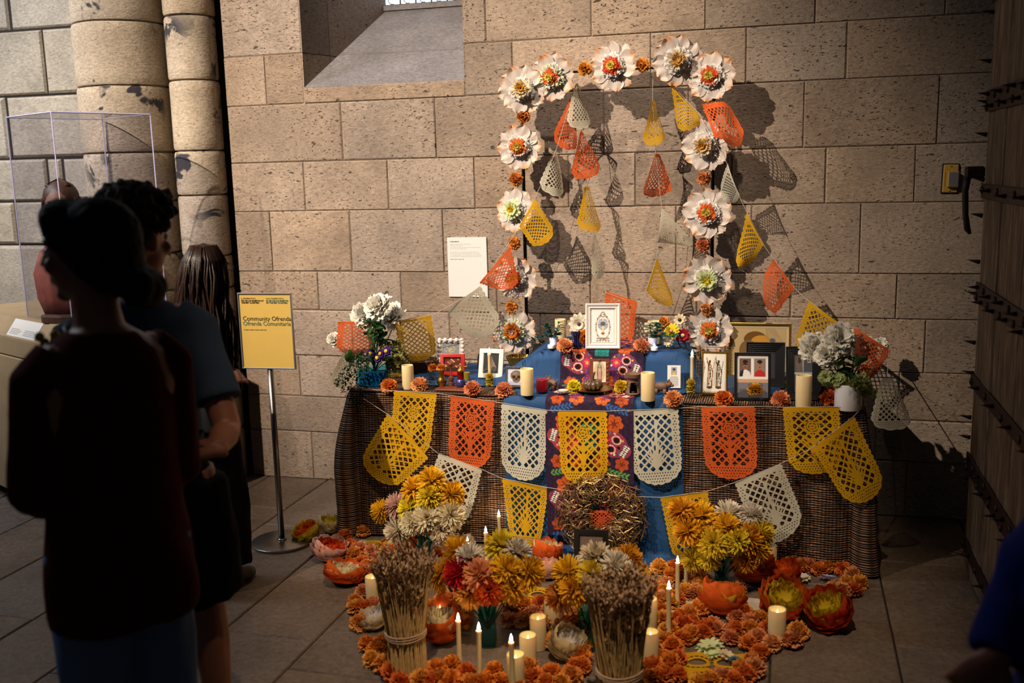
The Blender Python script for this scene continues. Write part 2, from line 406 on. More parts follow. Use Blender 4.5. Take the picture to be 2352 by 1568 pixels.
for k in range(9): MB().box((0, .006, .03 + k * .11), (.52, .012, .008)).obj('lead_came', LEAD, window_1)
for i in range(5):
    mb = MB(); cx = -.2 + i * .1
    mb.tube([(cx + .03 * math.cos(a), .004, .07 + .035 * math.sin(a)) for a in np.linspace(0, 2 * pi * .8, 14)], .003, 5); mb.obj('lead_scroll', LEAD, window_1)
MB().box((0, .0, .012), (.56, .04, .03)).obj('sill_bar', S_SILL, window_1)

# --- pier with two engaged shafts, and the wall beyond it
def shaft(cx, cy, r, zs, name, label):
    root = struct(empty(name, (cx, cy, 0))); tag(root, label, 'column')
    for z0, z1 in zip(zs[:-1], zs[1:]):
        b = .008; rr = r * rnd(.99, 1.01); ph = rnd(0, 6)
        def wob(a, z, ph=ph): return 1 + .006 * math.sin(3 * a + ph) + .004 * math.sin(7 * a + 11 * z + ph)
        H = z1 - z0
        prof = [(rr - .02, z0), (rr - .02, z0 + .003), (rr - b * .6, z0 + .006), (rr, z0 + .02)] + [(rr, z0 + H * k / 6) for k in range(1, 6)] + [(rr, z1 - .02), (rr - b * .6, z1 - .006), (rr - .02, z1 - .003), (rr - .02, z1)]
        MB().lathe(prof, 48, wob=wob).obj('drum', S_SHAFT, root, auto=50)
    return root
shaft(-3.745, -.02, .265, [-.02, .28, .72, 1.14, 1.36, 1.66, 1.94, 2.31, 2.66, 3.12], 'trim_1', 'thick engaged stone shaft with flaking dark paint')
shaft(-3.290, -.02, .140, [-.02, .30, .75, 1.15, 1.34, 1.69, 1.94, 2.33, 2.68, 3.12], 'trim_2', 'slender engaged stone shaft beside the thick one')
pier = struct(MB().box((-3.55, .24, 1.56), (.94, .32, 3.12)).obj('trim_3', D_JOINT_SHADE)); tag(pier, 'recessed pier core coloured dark as shade behind the two shafts', 'pier')  # dark colour paints in the deep shade of the slots beside the shafts
ZL = [0, .45, .935, 1.38, 1.66, 1.935, 2.33, 2.73, 3.12]
XL = [[-6.2, -5.4, -4.6, -3.8], [-6.2, -5.6, -4.95, -4.25, -3.8], [-6.2, -5.3, -4.35, -3.8], [-6.2, -5.5, -4.9, -4.38, -3.8], [-6.2, -5.4, -4.62, -4.5, -4.05, -3.8], [-6.2, -5.7, -4.88, -4.05, -3.8], [-6.2, -5.5, -4.55, -3.8], [-6.2, -5.2, -4.78, -3.8]]
wall_left = struct(MB().box((-5.0, .36, 1.56), (2.5, .1, 3.12)).obj('wall_left', D_JOINT_SHADE)); tag(wall_left, 'grey limestone block wall beyond the columns', 'wall')
for r, xs in enumerate(XL):
    for x0, x1 in zip(xs[:-1], xs[1:]): block(x0, x1, ZL[r], ZL[r + 1], .30, wall_left, S_LEFT, gap=.006, bev=.014, proud=.012)

# --- floor of flagstones laid in strips square to the wall
floor = struct(MB().box((-1.7, -2.9, -.065), (9.4, 6.6, .09)).obj('floor', D_JOINT_SHADE)); tag(floor, 'worn flagstone floor laid in long strips', 'floor')
FX = [-6.3, -5.75, -5.25, -4.8, -4.35, -3.9, -3.455, -3.0, -2.615, -2.16, -1.755, -1.33, -.9, -.46, -.03, .42, .86, 1.3, 1.75, 2.3, 2.9]
CR = {7: [-.515, -1.5, -2.5], 8: [-.755, -1.55, -2.35], 9: [-.9, -1.9, -2.9], 15: [-1.465, -.62, -2.4], 14: [-.95, -2.0]}
for i, (x0, x1) in enumerate(zip(FX[:-1], FX[1:])):
    ys = [.35 if i < 6 else .02] + sorted(CR.get(i, []), reverse=True)
    y = ys[-1]
    while y > -5.9:
        y -= rnd(.7, 1.15); ys.append(max(y, -6.1))
    if i not in CR: ys = [ys[0]] + [a - (i * .37 % .5) for a in ys[1:]]
    for y1, y0 in zip(ys[:-1], ys[1:]):
        g = .003; b = .005; z = -rnd(0, .002)
        mb = MB(); fr = [(x0 + g + b, y0 + g + b, z), (x1 - g - b, y0 + g + b, z), (x1 - g - b, y1 - g - b, z), (x0 + g + b, y1 - g - b, z)]
        md = [(x0 + g, y0 + g, z - b), (x1 - g, y0 + g, z - b), (x1 - g, y1 - g, z - b), (x0 + g, y1 - g, z - b)]; bk = [(p[0], p[1], -.05) for p in md]
        mb.add(fr + md + bk, [(0, 1, 2, 3)] + [(k, k + 4, (k + 1) % 4 + 4, (k + 1) % 4) for k in range(4)] + [(k + 4, k + 8, (k + 1) % 4 + 8, (k + 1) % 4 + 4) for k in range(4)])
        mb.obj('flagstone', S_FLOOR, floor)
# ================================================================== TABLE AND CLOTHS
TX0, TX1, TY0, TZ = -2.08, .33, -.78, .735
WOOD = mat('table_wood', '#4a3524', .6, .2, 30, .1); STEEL_D = mat('dark_steel', '#1c1c1e', .4, .1, 60, .05, metal=.8)
table = thing('folding_table', 'long folding table under the brown woven cloth', 'table', ((TX0 + TX1) / 2, TY0 / 2, 0))
MB().bbox((0, -.0, TZ - .022), (TX1 - TX0 - .02, .74, .034), .006).obj('tabletop', WOOD, table)
for sx in (-1, 1):
    for sy in (-1, 1): MB().tube([(sx * 1.0, sy * .3, .0), (sx * 1.0, sy * .3, TZ - .04)], .014, 10).obj('leg', STEEL_D, table, smooth=True)

def weave_mat():
    m, t, b = new_mat('brown_open_weave'); uv = t.new('ShaderNodeUVMap')
    def wave(scale_x, scale_y, s, dist, bands):
        mp = t.new('ShaderNodeMapping'); mp.inputs['Scale'].default_value = (scale_x, scale_y, 1); t.link(uv.outputs[0], mp.inputs[0])
        w = t.new('ShaderNodeTexWave'); w.bands_direction = bands; w.inputs['Scale'].default_value = s; w.inputs['Distortion'].default_value = dist; w.inputs['Detail'].default_value = 1.5; w.inputs['Detail Scale'].default_value = 1.6
        t.link(mp.outputs[0], w.inputs[0]); return w.outputs[1]
    hz = wave(.35, 1, 30, 4.0, 'Y'); vt = wave(1, .12, 20, 2.5, 'X'); big = t.noise(uv.outputs[0], 9, 3)
    mp2 = t.new('ShaderNodeMapping'); mp2.inputs['Scale'].default_value = (1, .05, 1); t.link(uv.outputs[0], mp2.inputs[0]); strp = t.noise(mp2.outputs[0], 16, 2)
    h = t.math('MULTIPLY', hz, t.math('ADD', .58, t.math('MULTIPLY', vt, .42)))
    k = t.math('MULTIPLY', h, t.math('ADD', .35, t.math('MULTIPLY', strp, 1.2)), True)
    c = t.ramp(k, [(.12, lin('#120a06')), (.45, lin('#553a2a')), (.85, lin('#a9846a'))]); c = t.mix(.4, c, t.ramp(big, [(.3, (.3, .3, .3)), (.7, (.7, .7, .7))]), 'OVERLAY')
    t.link(c, b.inputs['Base Color']); b.inputs['Roughness'].default_value = .85; b.inputs['Specular IOR Level'].default_value = .25; t.link(t.bump(h, .9, .004), b.inputs['Normal']); return m
WEAVE = weave_mat()
def cloth_shell():
    # plan path round three sides of the table, dropping to the floor in folds
    path = []; R = .05
    x0, x1, y0 = TX0 - .012, TX1 + .012, TY0 - .012
    for y in np.linspace(-.03, y0 + R, 18): path.append((x0, y, -1, 0, 0))
    for a in np.linspace(0, pi / 2, 12)[1:-1]: path.append((x0 + R - R * math.cos(a), y0 + R - R * math.sin(a), -math.cos(a), -math.sin(a), math.sin(2 * a)))
    for x in np.linspace(x0 + R, x1 - R, 190): path.append((x, y0, 0, -1, 0))
    for a in np.linspace(0, pi / 2, 12)[1:-1]: path.append((x1 - R + R * math.sin(a), y0 + R - R * math.cos(a), math.sin(a), -math.cos(a), math.sin(2 * a)))
    for y in np.linspace(y0 + R, -.03, 18): path.append((x1, y, 1, 0, 0))
    s = 0; S = [0]
    for p, q in zip(path[:-1], path[1:]): s += math.hypot(q[0] - p[0], q[1] - p[1]); S.append(s)
    n = len(path); nz = 40; V = []; UVs = []; Fc = []
    top = .042
    for j in range(nz + 1):
        t = j / nz; z = TZ + .006 - t * (TZ - .008)
        for i, (x, y, nx, ny, cr) in enumerate(path):
            front = ny < -.99
            f1 = mnoise.noise(Vector((x * 4.2 + 3, y * 4.2, z * .5))); f2 = math.sin(x * 23 + 2.5 * f1 + y * 19)
            edge = 1.0 if not front else (math.exp(-((x - x0) / .22) ** 2) + math.exp(-((x - x1) / .30) ** 2)) * .9 + .16
            d = (.016 * f2 + .012 * f1) * min(1, t * 2.2) * edge
            d += cr * (.045 + .075 * math.sin(min(1, t * 1.6) * pi * .62)) * (t ** .7)
            d += (.012 * t) if front else .045 * math.sin(pi * min(1, t * 1.2)) * (1 if nx < 0 else .5) * (1 if abs(ny) < .01 else .6)
            if t < .04: d -= .012 * (1 - t / .04) ** 2
            V.append((x + nx * d, y + ny * d, z)); UVs.append((S[i], z))
    for j in range(nz):
        for i in range(n - 1): a = j * n + i; Fc.append((a, a + 1, a + n + 1, a + n))
    mb = MB(); mb.add(V, [f[::-1] for f in Fc])
    # top sheet
    m0 = len(mb.v); nx, ny = 60, 20
    for j in range(ny + 1):
        for i in range(nx + 1):
            x = x0 + .002 + (x1 - x0 - .004) * i / nx; y = y0 + .002 + (-.03 - y0) * j / ny
            mb.v.append((x, y, TZ + .006 + .0012 * mnoise.noise(Vector((x * 8, y * 8, 1))))); UVs.append((y, x))
    for j in range(ny):
        for i in range(nx): a = m0 + j * (nx + 1) + i; mb.f.append((a, a + 1, a + nx + 2, a + nx + 1)); mb.mi.append(0)
    me = mb.mesh('woven_tablecloth', WEAVE, True); set_uv(me, UVs); return link('woven_tablecloth', me)
tag(cloth_shell(), 'brown open-weave cloth draped over the altar table to the floor', 'tablecloth')
TT = TZ + .008
# --- blue cloth over the risers, table centre and front
RZ0, RX0, RX1, RY0, RY1 = .905, -1.125, -.475, -.47, -.10
def sstep(a, b, x): t = min(1, max(0, (x - a) / (b - a))); return t * t * (3 - 2 * t)
def riser_h(x, y):
    fx = sstep(-1.47, RX0 + .01, x) * (1 - sstep(RX1 - .01, -.34, x)); fy = sstep(RY0 - .028, RY0 + .006, y)
    return (RZ0 - TT) * fx * fy
BLUE = mat('blue_cotton', '#0b4070', .75, .12, 14, .12, .004)
RISER = mat('riser_board', '#3a2c20', .7, .2, 30, .1)
for nm, lab, x0, x1 in (('riser_box', 'low riser box under the blue cloth at the middle of the altar', RX0 + .012, RX1 - .012),):
    r = thing(nm, lab, 'box', ((x0 + x1) / 2, (RY0 + RY1) / 2, TT)); h = RZ0 - TT - .012
    MB().bbox((0, 0, h - .009), (x1 - x0, RY1 - RY0 - .02, .018), .003).obj('lid', RISER, r)
    for sx in (-1, 1): MB().box((sx * ((x1 - x0) / 2 - .01), 0, (h - .018) / 2), (.016, RY1 - RY0 - .03, h - .018)).obj('side_panel', RISER, r)
    MB().box((0, -(RY1 - RY0) / 2 + .02, (h - .018) / 2), (x1 - x0 - .04, .014, h - .018)).obj('front_panel', RISER, r)
def blue_cloth():
    nx, ny = 150, 62; V = []; xs = np.linspace(-1.86, -.02, nx + 1)
    for j in range(ny + 1):
        for x in xs:
            cen = 1 - sstep(.33, .43, abs(x + .865)); yf = -.60 - .19 * cen - .06 * (1 - cen) * (.5 + .5 * math.sin(x * 7 + 1)); y = yf + (-.07 - yf) * (j / ny) ** 1.0
            w = mnoise.noise(Vector((x * 5, y * 5, 2.2))); w2 = mnoise.noise(Vector((x * 13 + 4, y * 11, 5)))
            hh = riser_h(x, y); amp = .010 * (1 - .8 * cen) + .016 * (1 if .002 < hh < RZ0 - TT - .004 and abs(x + .8) > .36 else 0)
            V.append((x, y, TT + .003 + hh + amp * abs(w) + .005 * (1 - cen) * abs(w2)))
    mb = MB(); mb.add(V, [(j * (nx + 1) + i, j * (nx + 1) + i + 1, (j + 1) * (nx + 1) + i + 1, (j + 1) * (nx + 1) + i) for j in range(ny) for i in range(nx)])
    # front fall, spreading out on the floor at its foot
    n2, m2 = 50, 40; m0 = len(mb.v)
    for j in range(m2 + 1):
        t = j / m2
        for i in range(n2 + 1):
            s = i / n2; x = -1.275 + (.835) * s + .02 * t * math.sin(s * 9)
            if t < .86: tt = t / .86; z = TT + .003 - tt * (TT - .012); y = -.792 - .018 - .010 * tt - .010 * tt * math.sin(s * 17 + mnoise.noise(Vector((s * 3, t * 2, 0))) * 4) + (.018 if tt < .02 else 0)
            else: tt = (t - .86) / .14; z = .012 + .010 * abs(math.sin(s * 22 + tt * 5)) * (1 - tt); y = -.82 - tt * .19
            mb.v.append((x, y, z))
    for j in range(m2):
        for i in range(n2): a = m0 + j * (n2 + 1) + i; mb.f.append((a, a + n2 + 1, a + n2 + 2, a + 1)); mb.mi.append(0)
    return mb.obj('blue_cloth', BLUE, None, True)
tag(blue_cloth(), 'deep blue cloth covering the riser and falling down the table front', 'cloth')

# --- printed runner with painted skulls
def paint_runner(U, Vv):
    """U across 0..1 (0.41 m), Vv along in metres -> rgb"""
    W_ = .41; X = U * W_; C = np.zeros(U.shape + (3,)); C[:] = lin('#2b1533')
    n = np.sin(X * 190 + 5 * np.sin(Vv * 43)) * np.sin(Vv * 170 + 4 * np.sin(X * 37)); C += (n[..., None] * .006)
    def ell(cx, cy, rx, ry, col, rot=0.0, ring=None):
        dx, dy = X - cx, Vv - cy; c, s = math.cos(rot), math.sin(rot); d = np.sqrt(((dx * c + dy * s) / rx) ** 2 + ((-dx * s + dy * c) / ry) ** 2)
        C[(d < 1) if ring is None else ((d < 1) & (d > ring))] = lin(col) if isinstance(col, str) else col
    def flower(cx, cy, r, col, dark):
        for k in range(6): a = k * pi / 3 + cx * 40; ell(cx + r * .62 * math.cos(a), cy + r * .62 * math.sin(a), r * .5, r * .42, col, a)
        for k in range(6): a = k * pi / 3 + .5 + cx * 40; ell(cx + r * .35 * math.cos(a), cy + r * .35 * math.sin(a), r * .28, r * .07, dark, a)
        ell(cx, cy, r * .22, r * .22, dark)
    def leaves(cx, cy, L, rot, col):
        for k in range(6):
            q = (k - 2.5) / 5 * L; px, py_ = cx + q * math.cos(rot), cy + q * math.sin(rot)
            for sg in (-1, 1): ell(px + sg * .007 * -math.sin(rot), py_ + sg * .007 * math.cos(rot), .012, .0045, col, rot + sg * .7)
    def skull(cx, cy, r, rot, col, seed):
        c, s = math.cos(rot), math.sin(rot)
        def P(a, b): return cx + (a * c - b * s) * r, cy + (a * s + b * c) * r
        ell(*P(0, 0), r * 1.0, r * .86, col, rot); ell(*P(.75, 0), r * .55, r * .52, col, rot)
        for k in range(14):
            a = k * 2 * pi / 14; ell(*P(-.08 + .82 * math.cos(a), .7 * math.sin(a)), r * .07, r * .07, ['#e8b23a', '#2a7f8c', '#f2e6dc', '#c8264f'][k % 4])
        for sg in (-1, 1):
            ell(*P(.05, sg * .36), r * .33, r * .29, '#f0e3d6', rot); ell(*P(.05, sg * .36), r * .27, r * .24, '#e0562e', rot); ell(*P(.06, sg * .36), r * .21, r * .19, '#0b0709', rot)
        ell(*P(.44, 0), r * .13, r * .10, '#0b0709', rot)
        ell(*P(.88, 0), r * .22, r * .42, '#120a0c', rot)
        for k in range(6):
            for q in (-.10, .10): ell(*P(.88 + q, -.34 + k * .136), r * .09, r * .056, '#f4ecdf', rot)
        flower(*P(-.55, 0), r * .3, '#d9305e', '#f0c23c')
    for k in range(-1, 6):
        o = k * .30
        for sx, cx in ((-1, .095), (1, .315)):
            skull(cx, o + .105 + (.012 if sx > 0 else 0), .070, (pi if sx < 0 else .25) + .1 * k, ['#a83a44', '#93344f', '#7a3a62'][(k + (sx > 0)) % 3], k * 2 + sx)
            flower(cx + sx * .005, o + .022, .040, '#c8581e', '#7a2a12'); flower(cx - sx * .05, o + .205, .034, '#d0642a', '#8a2f14'); flower(cx + sx * .04, o + .21, .030, '#b84c1c', '#7a2a12')
            leaves(cx + sx * .02, o + .255, .09, .25 * sx, '#2c62a8' if k % 2 == 0 else '#5c9a4a'); leaves(cx - sx * .045, o + .165, .07, 1.2 * sx, '#6d2a70')
        m = (np.abs(X - .205) < .034) & (np.abs(((Vv - o) % .30) - .05) < .024); C[m] = lin('#1f8a7e')
        m = (np.abs(X - .205) < .034) & (np.abs(((Vv - o) % .30) - .13) < .028); C[m] = lin('#2a93ad')
    hol = (np.abs(X - .205) < .030) & (np.sin(X * 420) * np.sin(Vv * 420) > .45) & (C[..., 1] > .18) & (C[..., 0] < .06); C[hol] = lin('#0c4a50')
    g1 = np.sin(X * 310 + 3 * np.sin(Vv * 97)) * np.sin(Vv * 290 + 3 * np.sin(X * 83)); C *= (.86 + .22 * g1)[..., None]
    return np.clip(C, 0, 1)
def runner():
    x0, x1 = -1.07, -.66; nx = 150
    prof = []   # (length, y, z)
    pts = [(-.13, RZ0 + .009), (RY0 + .002, RZ0 + .009), (RY0 - .012, RZ0 + .002), (RY0 - .034, TT + .03), (RY0 - .05, TT + .010), (-.80, TT + .010), (-.826, TT - .004), (-.836, TT - .06), (-.862, .10)]
    L = 0; dense = []
    for (y0, z0), (y1, z1) in zip(pts[:-1], pts[1:]):
        d = math.hypot(y1 - y0, z1 - z0); k = max(2, int(d / .0032))
        for i in range(k): dense.append((L + d * i / k, y0 + (y1 - y0) * i / k, z0 + (z1 - z0) * i / k))
        L += d
    dense.append((L, pts[-1][0], pts[-1][1])); m = len(dense)
    U, Vl = np.meshgrid(np.linspace(0, 1, nx + 1), np.array([d[0] for d in dense]))
    V = []
    for (l, y, z) in dense:
        for i in range(nx + 1):
            s = i / nx; x = x0 + (x1 - x0) * s + (.012 * (l - .7) if l > .7 else 0); w = .0022 * mnoise.noise(Vector((x * 16, l * 9, 3)))
            V.append((x, y - (abs(w) if z < TT - .01 else 0), z + (abs(w) if z > TT else 0)))
    F_ = [(j * (nx + 1) + i, (j + 1) * (nx + 1) + i, (j + 1) * (nx + 1) + i + 1, j * (nx + 1) + i + 1) for j in range(m - 1) for i in range(nx)]
    me = MB().add(V, F_).mesh('skull_print_runner', ink_mat('runner_print', .8, .2), True); set_col(me, paint_runner(U, Vl).reshape(-1, 3)); return link('skull_print_runner', me)
tag(runner(), 'purple runner printed with painted skulls and orange flowers', 'table runner')

# ================================================================== CUT-PAPER BANNERS
def banner_field(kind):
    nx, ny = 86, 118; xs = np.linspace(-.53, .53, nx + 1); ys = np.linspace(.0, -1.42, ny + 1); X, Y = np.meshgrid(xs, ys); 
    # outline: scalloped sides, round scalloped foot
    sc = (.028 * np.abs(np.sin(pi * Y / .098)) - .006 if kind < 2 else .034 * np.abs(np.sin(pi * Y / .17)) - .014); side = .482 + sc - np.abs(X)
    yb = -1.02; r = np.sqrt((X / .98) ** 2 + ((Y - yb) / .74) ** 2); ang = np.arctan2(Y - yb, X); foot = .482 + (.026 * np.abs(np.sin(ang * 8)) - .006 if kind < 2 else .040 * np.abs(np.sin(ang * 4.5)) - .014) - r
    sol = np.where(Y > yb, side, foot); sol = np.minimum(sol, -Y + 1e-3)
    # lattice holes
    sp = .110 if kind < 2 else .104; p = (X + Y) / math.sqrt(2); q = (X - Y) / math.sqrt(2)
    def bar(v): return np.abs(((v / sp) % 1) - .5) * sp
    lat = np.minimum(.5 * sp - .0165 - bar(p), .5 * sp - .0165 - bar(q))
    box = np.minimum(np.minimum(.345 - np.abs(X), -.095 - Y), Y + 1.13); lat = np.minimum(lat, box)
    mot = np.full(X.shape, -1.0)
    def seg(x0, y0, x1, y1, w):
        dx, dy = x1 - x0, y1 - y0; t = np.clip(((X - x0) * dx + (Y - y0) * dy) / (dx * dx + dy * dy), 0, 1); return w * (1 - .55 * t) - np.hypot(X - x0 - t * dx, Y - y0 - t * dy)
    if kind == 0:
        d = np.hypot(X, Y + .40); mot = np.maximum(mot, .135 + .01 * np.cos(np.arctan2(Y + .4, X) * 10) - d)
        for sx in (-1, 1):
            for k in (0, 2): mot = np.maximum(mot, seg(.02 * sx, -1.0 + .06 * k, sx * (.10 + .05 * k), -.72 + .045 * k, .0115))
            mot = np.maximum(mot, seg(0, -.72, sx * .17, -.58, .013)); mot = np.maximum(mot, seg(0, -.86, sx * .2, -.68, .013))
        mot = np.maximum(mot, seg(0, -1.06, 0, -.45, .014))
    elif kind == 1:
        mot = np.maximum(mot, seg(.02, -.62, .06, -.22, .03)); mot = np.maximum(mot, seg(.0, -1.05, .03, -.60, .018))
        for sx, y1, w in ((-.13, -.66, .022), (-.06, -.56, .02), (.14, -.70, .022), (.20, -.80, .02), (-.18, -.82, .02), (.08, -.60, .018)): mot = np.maximum(mot, seg(0, -1.04, sx, y1, w))
        d = np.hypot((X - .055) / .7, (Y + .25) / 1.3); mot = np.maximum(mot, .05 - d)
    holes = np.minimum(lat, -mot - .004)
    if kind == 0:   # rings cut in the rose
        d = np.hypot(X, Y + .40); rg = np.minimum(.0085 - np.abs(((d + .004) % .046) - .023), .118 - d); rg = np.minimum(rg, np.abs(np.sin(np.arctan2(Y + .4, X) * 2.5 + d * 40)) * .05 - .012); holes = np.maximum(holes, rg)
    # lace border of little holes
    s2 = .052; row = np.floor(Y / s2); hx = ((X + (row % 2) * s2 / 2) % s2) - s2 / 2; hy = (Y % s2) - s2 / 2; lace = .0135 - np.hypot(hx, hy)
    lace = np.minimum(lace, np.maximum(np.minimum(np.abs(X) - .372, .452 - np.abs(X)), np.minimum(-1.15 - Y, 1))); lace = np.minimum(lace, -.10 - Y); lace = np.minimum(lace, np.where(Y > yb, 1, .445 - r))
    holes = np.maximum(holes, lace)
    return xs, ys, np.minimum(sol, -holes)
def march(xs, ys, Fv):
    ny, nx = Fv.shape; vid = {}; V = []; Fc = []
    def vert(key, p):
        if key not in vid: vid[key] = len(V); V.append(p)
        return vid[key]
    ins = Fv > 0
    for j in range(ny - 1):
        for i in range(nx - 1):
            c = [(j, i), (j, i + 1), (j + 1, i + 1), (j + 1, i)]; b = [ins[a] for a in c]
            if not any(b): continue
            poly = []
            for k in range(4):
                a, d = c[k], c[(k + 1) % 4]
                if b[k]: poly.append(vert(a, (xs[a[1]], ys[a[0]])))
                if b[k] != b[(k + 1) % 4]:
                    f0, f1 = Fv[a], Fv[d]; t = f0 / (f0 - f1); key = ('e',) + (min(a, d), max(a, d))
                    poly.append(vert(key, (xs[a[1]] + t * (xs[d[1]] - xs[a[1]]), ys[a[0]] + t * (ys[d[0]] - ys[a[0]]))))
            if len(poly) >= 3: Fc.append(tuple(poly))
    return np.array(V), Fc
BPAT = [march(*banner_field(k)) for k in (0, 1, 2)]
PAPER = {'yellow': thin_mat('yellow_cut_paper', '#e0aa16', .75, .05, 25, .30), 'orange': thin_mat('orange_cut_paper', '#e0622a', .75, .05, 25, .30), 'white': thin_mat('white_cut_paper', '#d6cfb8', .75, .04, 25, .30), 'grey': thin_mat('grey_white_cut_paper', '#a49c86', .75, .04, 25, .35)}
GF = 'cut-paper banners on the front garland'; GL = 'cut-paper banners on the low garland'; GA = 'cut-paper banners strung through the arch'; GS = 'cut-paper banners strung off the arch sides'
def banner(label, colr, corners, pat=None, bulge=0.0, twist=0.0, ripple=.004, foot=0.0, group=None, seed=0):
    """corners: top-left, top-right, bottom-left, bottom-right as (px, py, y)"""
    P = [np.array(pyy(*c)) for c in corners]; pv, pf = BPAT[pat if pat is not None else 2 if group in (GA, GS) else (1 if colr in ('white', 'grey') else 0)]
    s = pv[:, 0] / 1.0 + .5; t = -pv[:, 1] / 1.40
    A = P[0][None] * (1 - s)[:, None] + P[1][None] * s[:, None]; B = P[2][None] * (1 - s)[:, None] + P[3][None] * s[:, None]
    Q = A * (1 - t)[:, None] + B * t[:, None]
    nrm = np.cross(P[1] - P[0] + P[3] - P[2], P[2] - P[0] + P[3] - P[1]); nrm = nrm / (np.linalg.norm(nrm) + 1e-9)
    if nrm[1] > 0: nrm = -nrm
    d = bulge * 4 * s * (1 - s) * (.25 + t) + ripple * np.sin(s * 7 + seed) * t + ripple * .8 * np.sin(t * 6 + s * 3 + seed * 2) + twist * (s - .5) * t + foot * np.maximum(0, t - .75) ** 1.5 * 8
    Q = Q + nrm[None] * d[:, None]
    me = bpy.data.meshes.new('paper_banner'); me.from_pydata([tuple(q) for q in Q], [], pf); me.polygons.foreach_set('use_smooth', [True] * len(me.polygons)); me.materials.append(PAPER[colr]); me.update()
    return tag(link('paper_banner', me), label, 'paper banner', group)
CORD = mat('white_cord', '#c9bfae', .8, .1, 200, .2)
def cord(label, pts, r=.0011, sag=0):
    P = [pyy(*p) for p in pts]; out = []
    for a, b in zip(P[:-1], P[1:]):
        n = 6
        for k in range(n): t = k / n; q = a.lerp(b, t); q.z -= sag * 4 * t * (1 - t); out.append(q)
    out.append(P[-1]); return tag(MB().tube(out, r, 5).obj('banner_cord', CORD, None, True), label, 'cord')
yf = -.835
cord('white cord of the upper garland along the table front', [(818, 893, -.80), (905, 897, yf), (1002, 903, yf), (1135, 922, yf), (1258, 942, yf), (1395, 944, yf), (1560, 937, yf), (1612, 934, yf), (1733, 933, yf), (1797, 935, yf), (1928, 934, yf), (1978, 938, -.80)])
banner('yellow cut-paper banner hanging upright at the left end of the upper garland', 'yellow', [(905, 897, yf), (1003, 904, yf), (893, 1048, yf - .01), (985, 1058, yf - .01)], group=GF, seed=1)
banner('orange cut-paper banner left of the pale one on the upper garland', 'orange', [(1034, 907, yf), (1137, 924, yf), (1028, 1075, yf - .01), (1125, 1082, yf - .01)], group=GF, seed=2)
banner('pale cut-paper banner on the upper garland, left of the middle yellow one', 'white', [(1151, 927, yf), (1258, 943, yf), (1150, 1098, yf - .015), (1250, 1110, yf - .015)], group=GF, seed=3)
banner('middle yellow cut-paper banner hanging over the purple runner', 'yellow', [(1281, 944, yf - .01), (1394, 946, yf - .01), (1288, 1116, yf - .03), (1398, 1114, yf - .03)], group=GF, seed=4)
banner('pale cut-paper banner on the upper garland, right of the middle yellow one', 'white', [(1438, 944, yf), (1558, 937, yf), (1456, 1118, yf - .015), (1570, 1112, yf - .015)], group=GF, seed=5)
banner('orange cut-paper banner near the right end of the upper garland', 'orange', [(1610, 934, yf), (1734, 933, yf), (1619, 1100, yf - .01), (1743, 1104, yf - .01)], group=GF, seed=6)
banner('yellow cut-paper banner on the upper garland below the right pillar candle', 'yellow', [(1797, 935, yf), (1928, 934, yf), (1812, 1092, yf - .01), (1938, 1088, yf - .01)], group=GF, seed=7)
cord('white cord of the low swagged garland across the table front', [(835, 915, -.84), (893, 953, yf - .03), (1005, 1040, yf - .02), (1108, 1078, yf - .02), (1152, 1098, yf - .02), (1262, 1120, yf - .03), (1370, 1136, yf - .05), (1517, 1142, yf - .03), (1625, 1128, yf - .03), (1687, 1108, yf - .03), (1790, 1066, yf - .03), (1862, 1030, yf - .03), (1960, 957, yf - .03), (1975, 941, -.81)])
banner('slanting yellow cut-paper banner at the far left of the low garland', 'yellow', [(890, 948, yf - .02), (985, 1052, yf - .02), (818, 1070, yf - .03), (900, 1130, yf - .03)], pat=1, group=GL, seed=8)
banner('pale cut-paper banner behind the left bouquet on the low garland', 'white', [(1007, 1041, yf - .02), (1108, 1079, yf - .02), (962, 1180, yf - .03), (1072, 1215, yf - .03)], group=GL, seed=9)
banner('yellow cut-paper banner left of the twig wreath on the low garland', 'yellow', [(1153, 1099, yf - .02), (1260, 1121, yf - .02), (1172, 1258, yf - .04), (1240, 1262, yf - .04)], pat=1, bulge=-.01, group=GL, seed=10)
banner('yellow cut-paper banner right of the twig wreath on the low garland', 'yellow', [(1516, 1143, yf - .03), (1626, 1129, yf - .03), (1548, 1300, yf - .04), (1650, 1290, yf - .04)], pat=1, group=GL, seed=11)
banner('pale cut-paper banner above the yellow bouquet on the low garland', 'white', [(1687, 1110, yf - .03), (1795, 1064, yf - .03), (1748, 1268, yf - .04), (1856, 1212, yf - .04)], group=GL, seed=12)
banner('slanting yellow cut-paper banner at the right corner of the table', 'yellow', [(1866, 1030, yf - .03), (1962, 955, yf - .03), (1952, 1172, yf - .04), (2044, 1128, yf - .0)], pat=1, group=GL, seed=13)
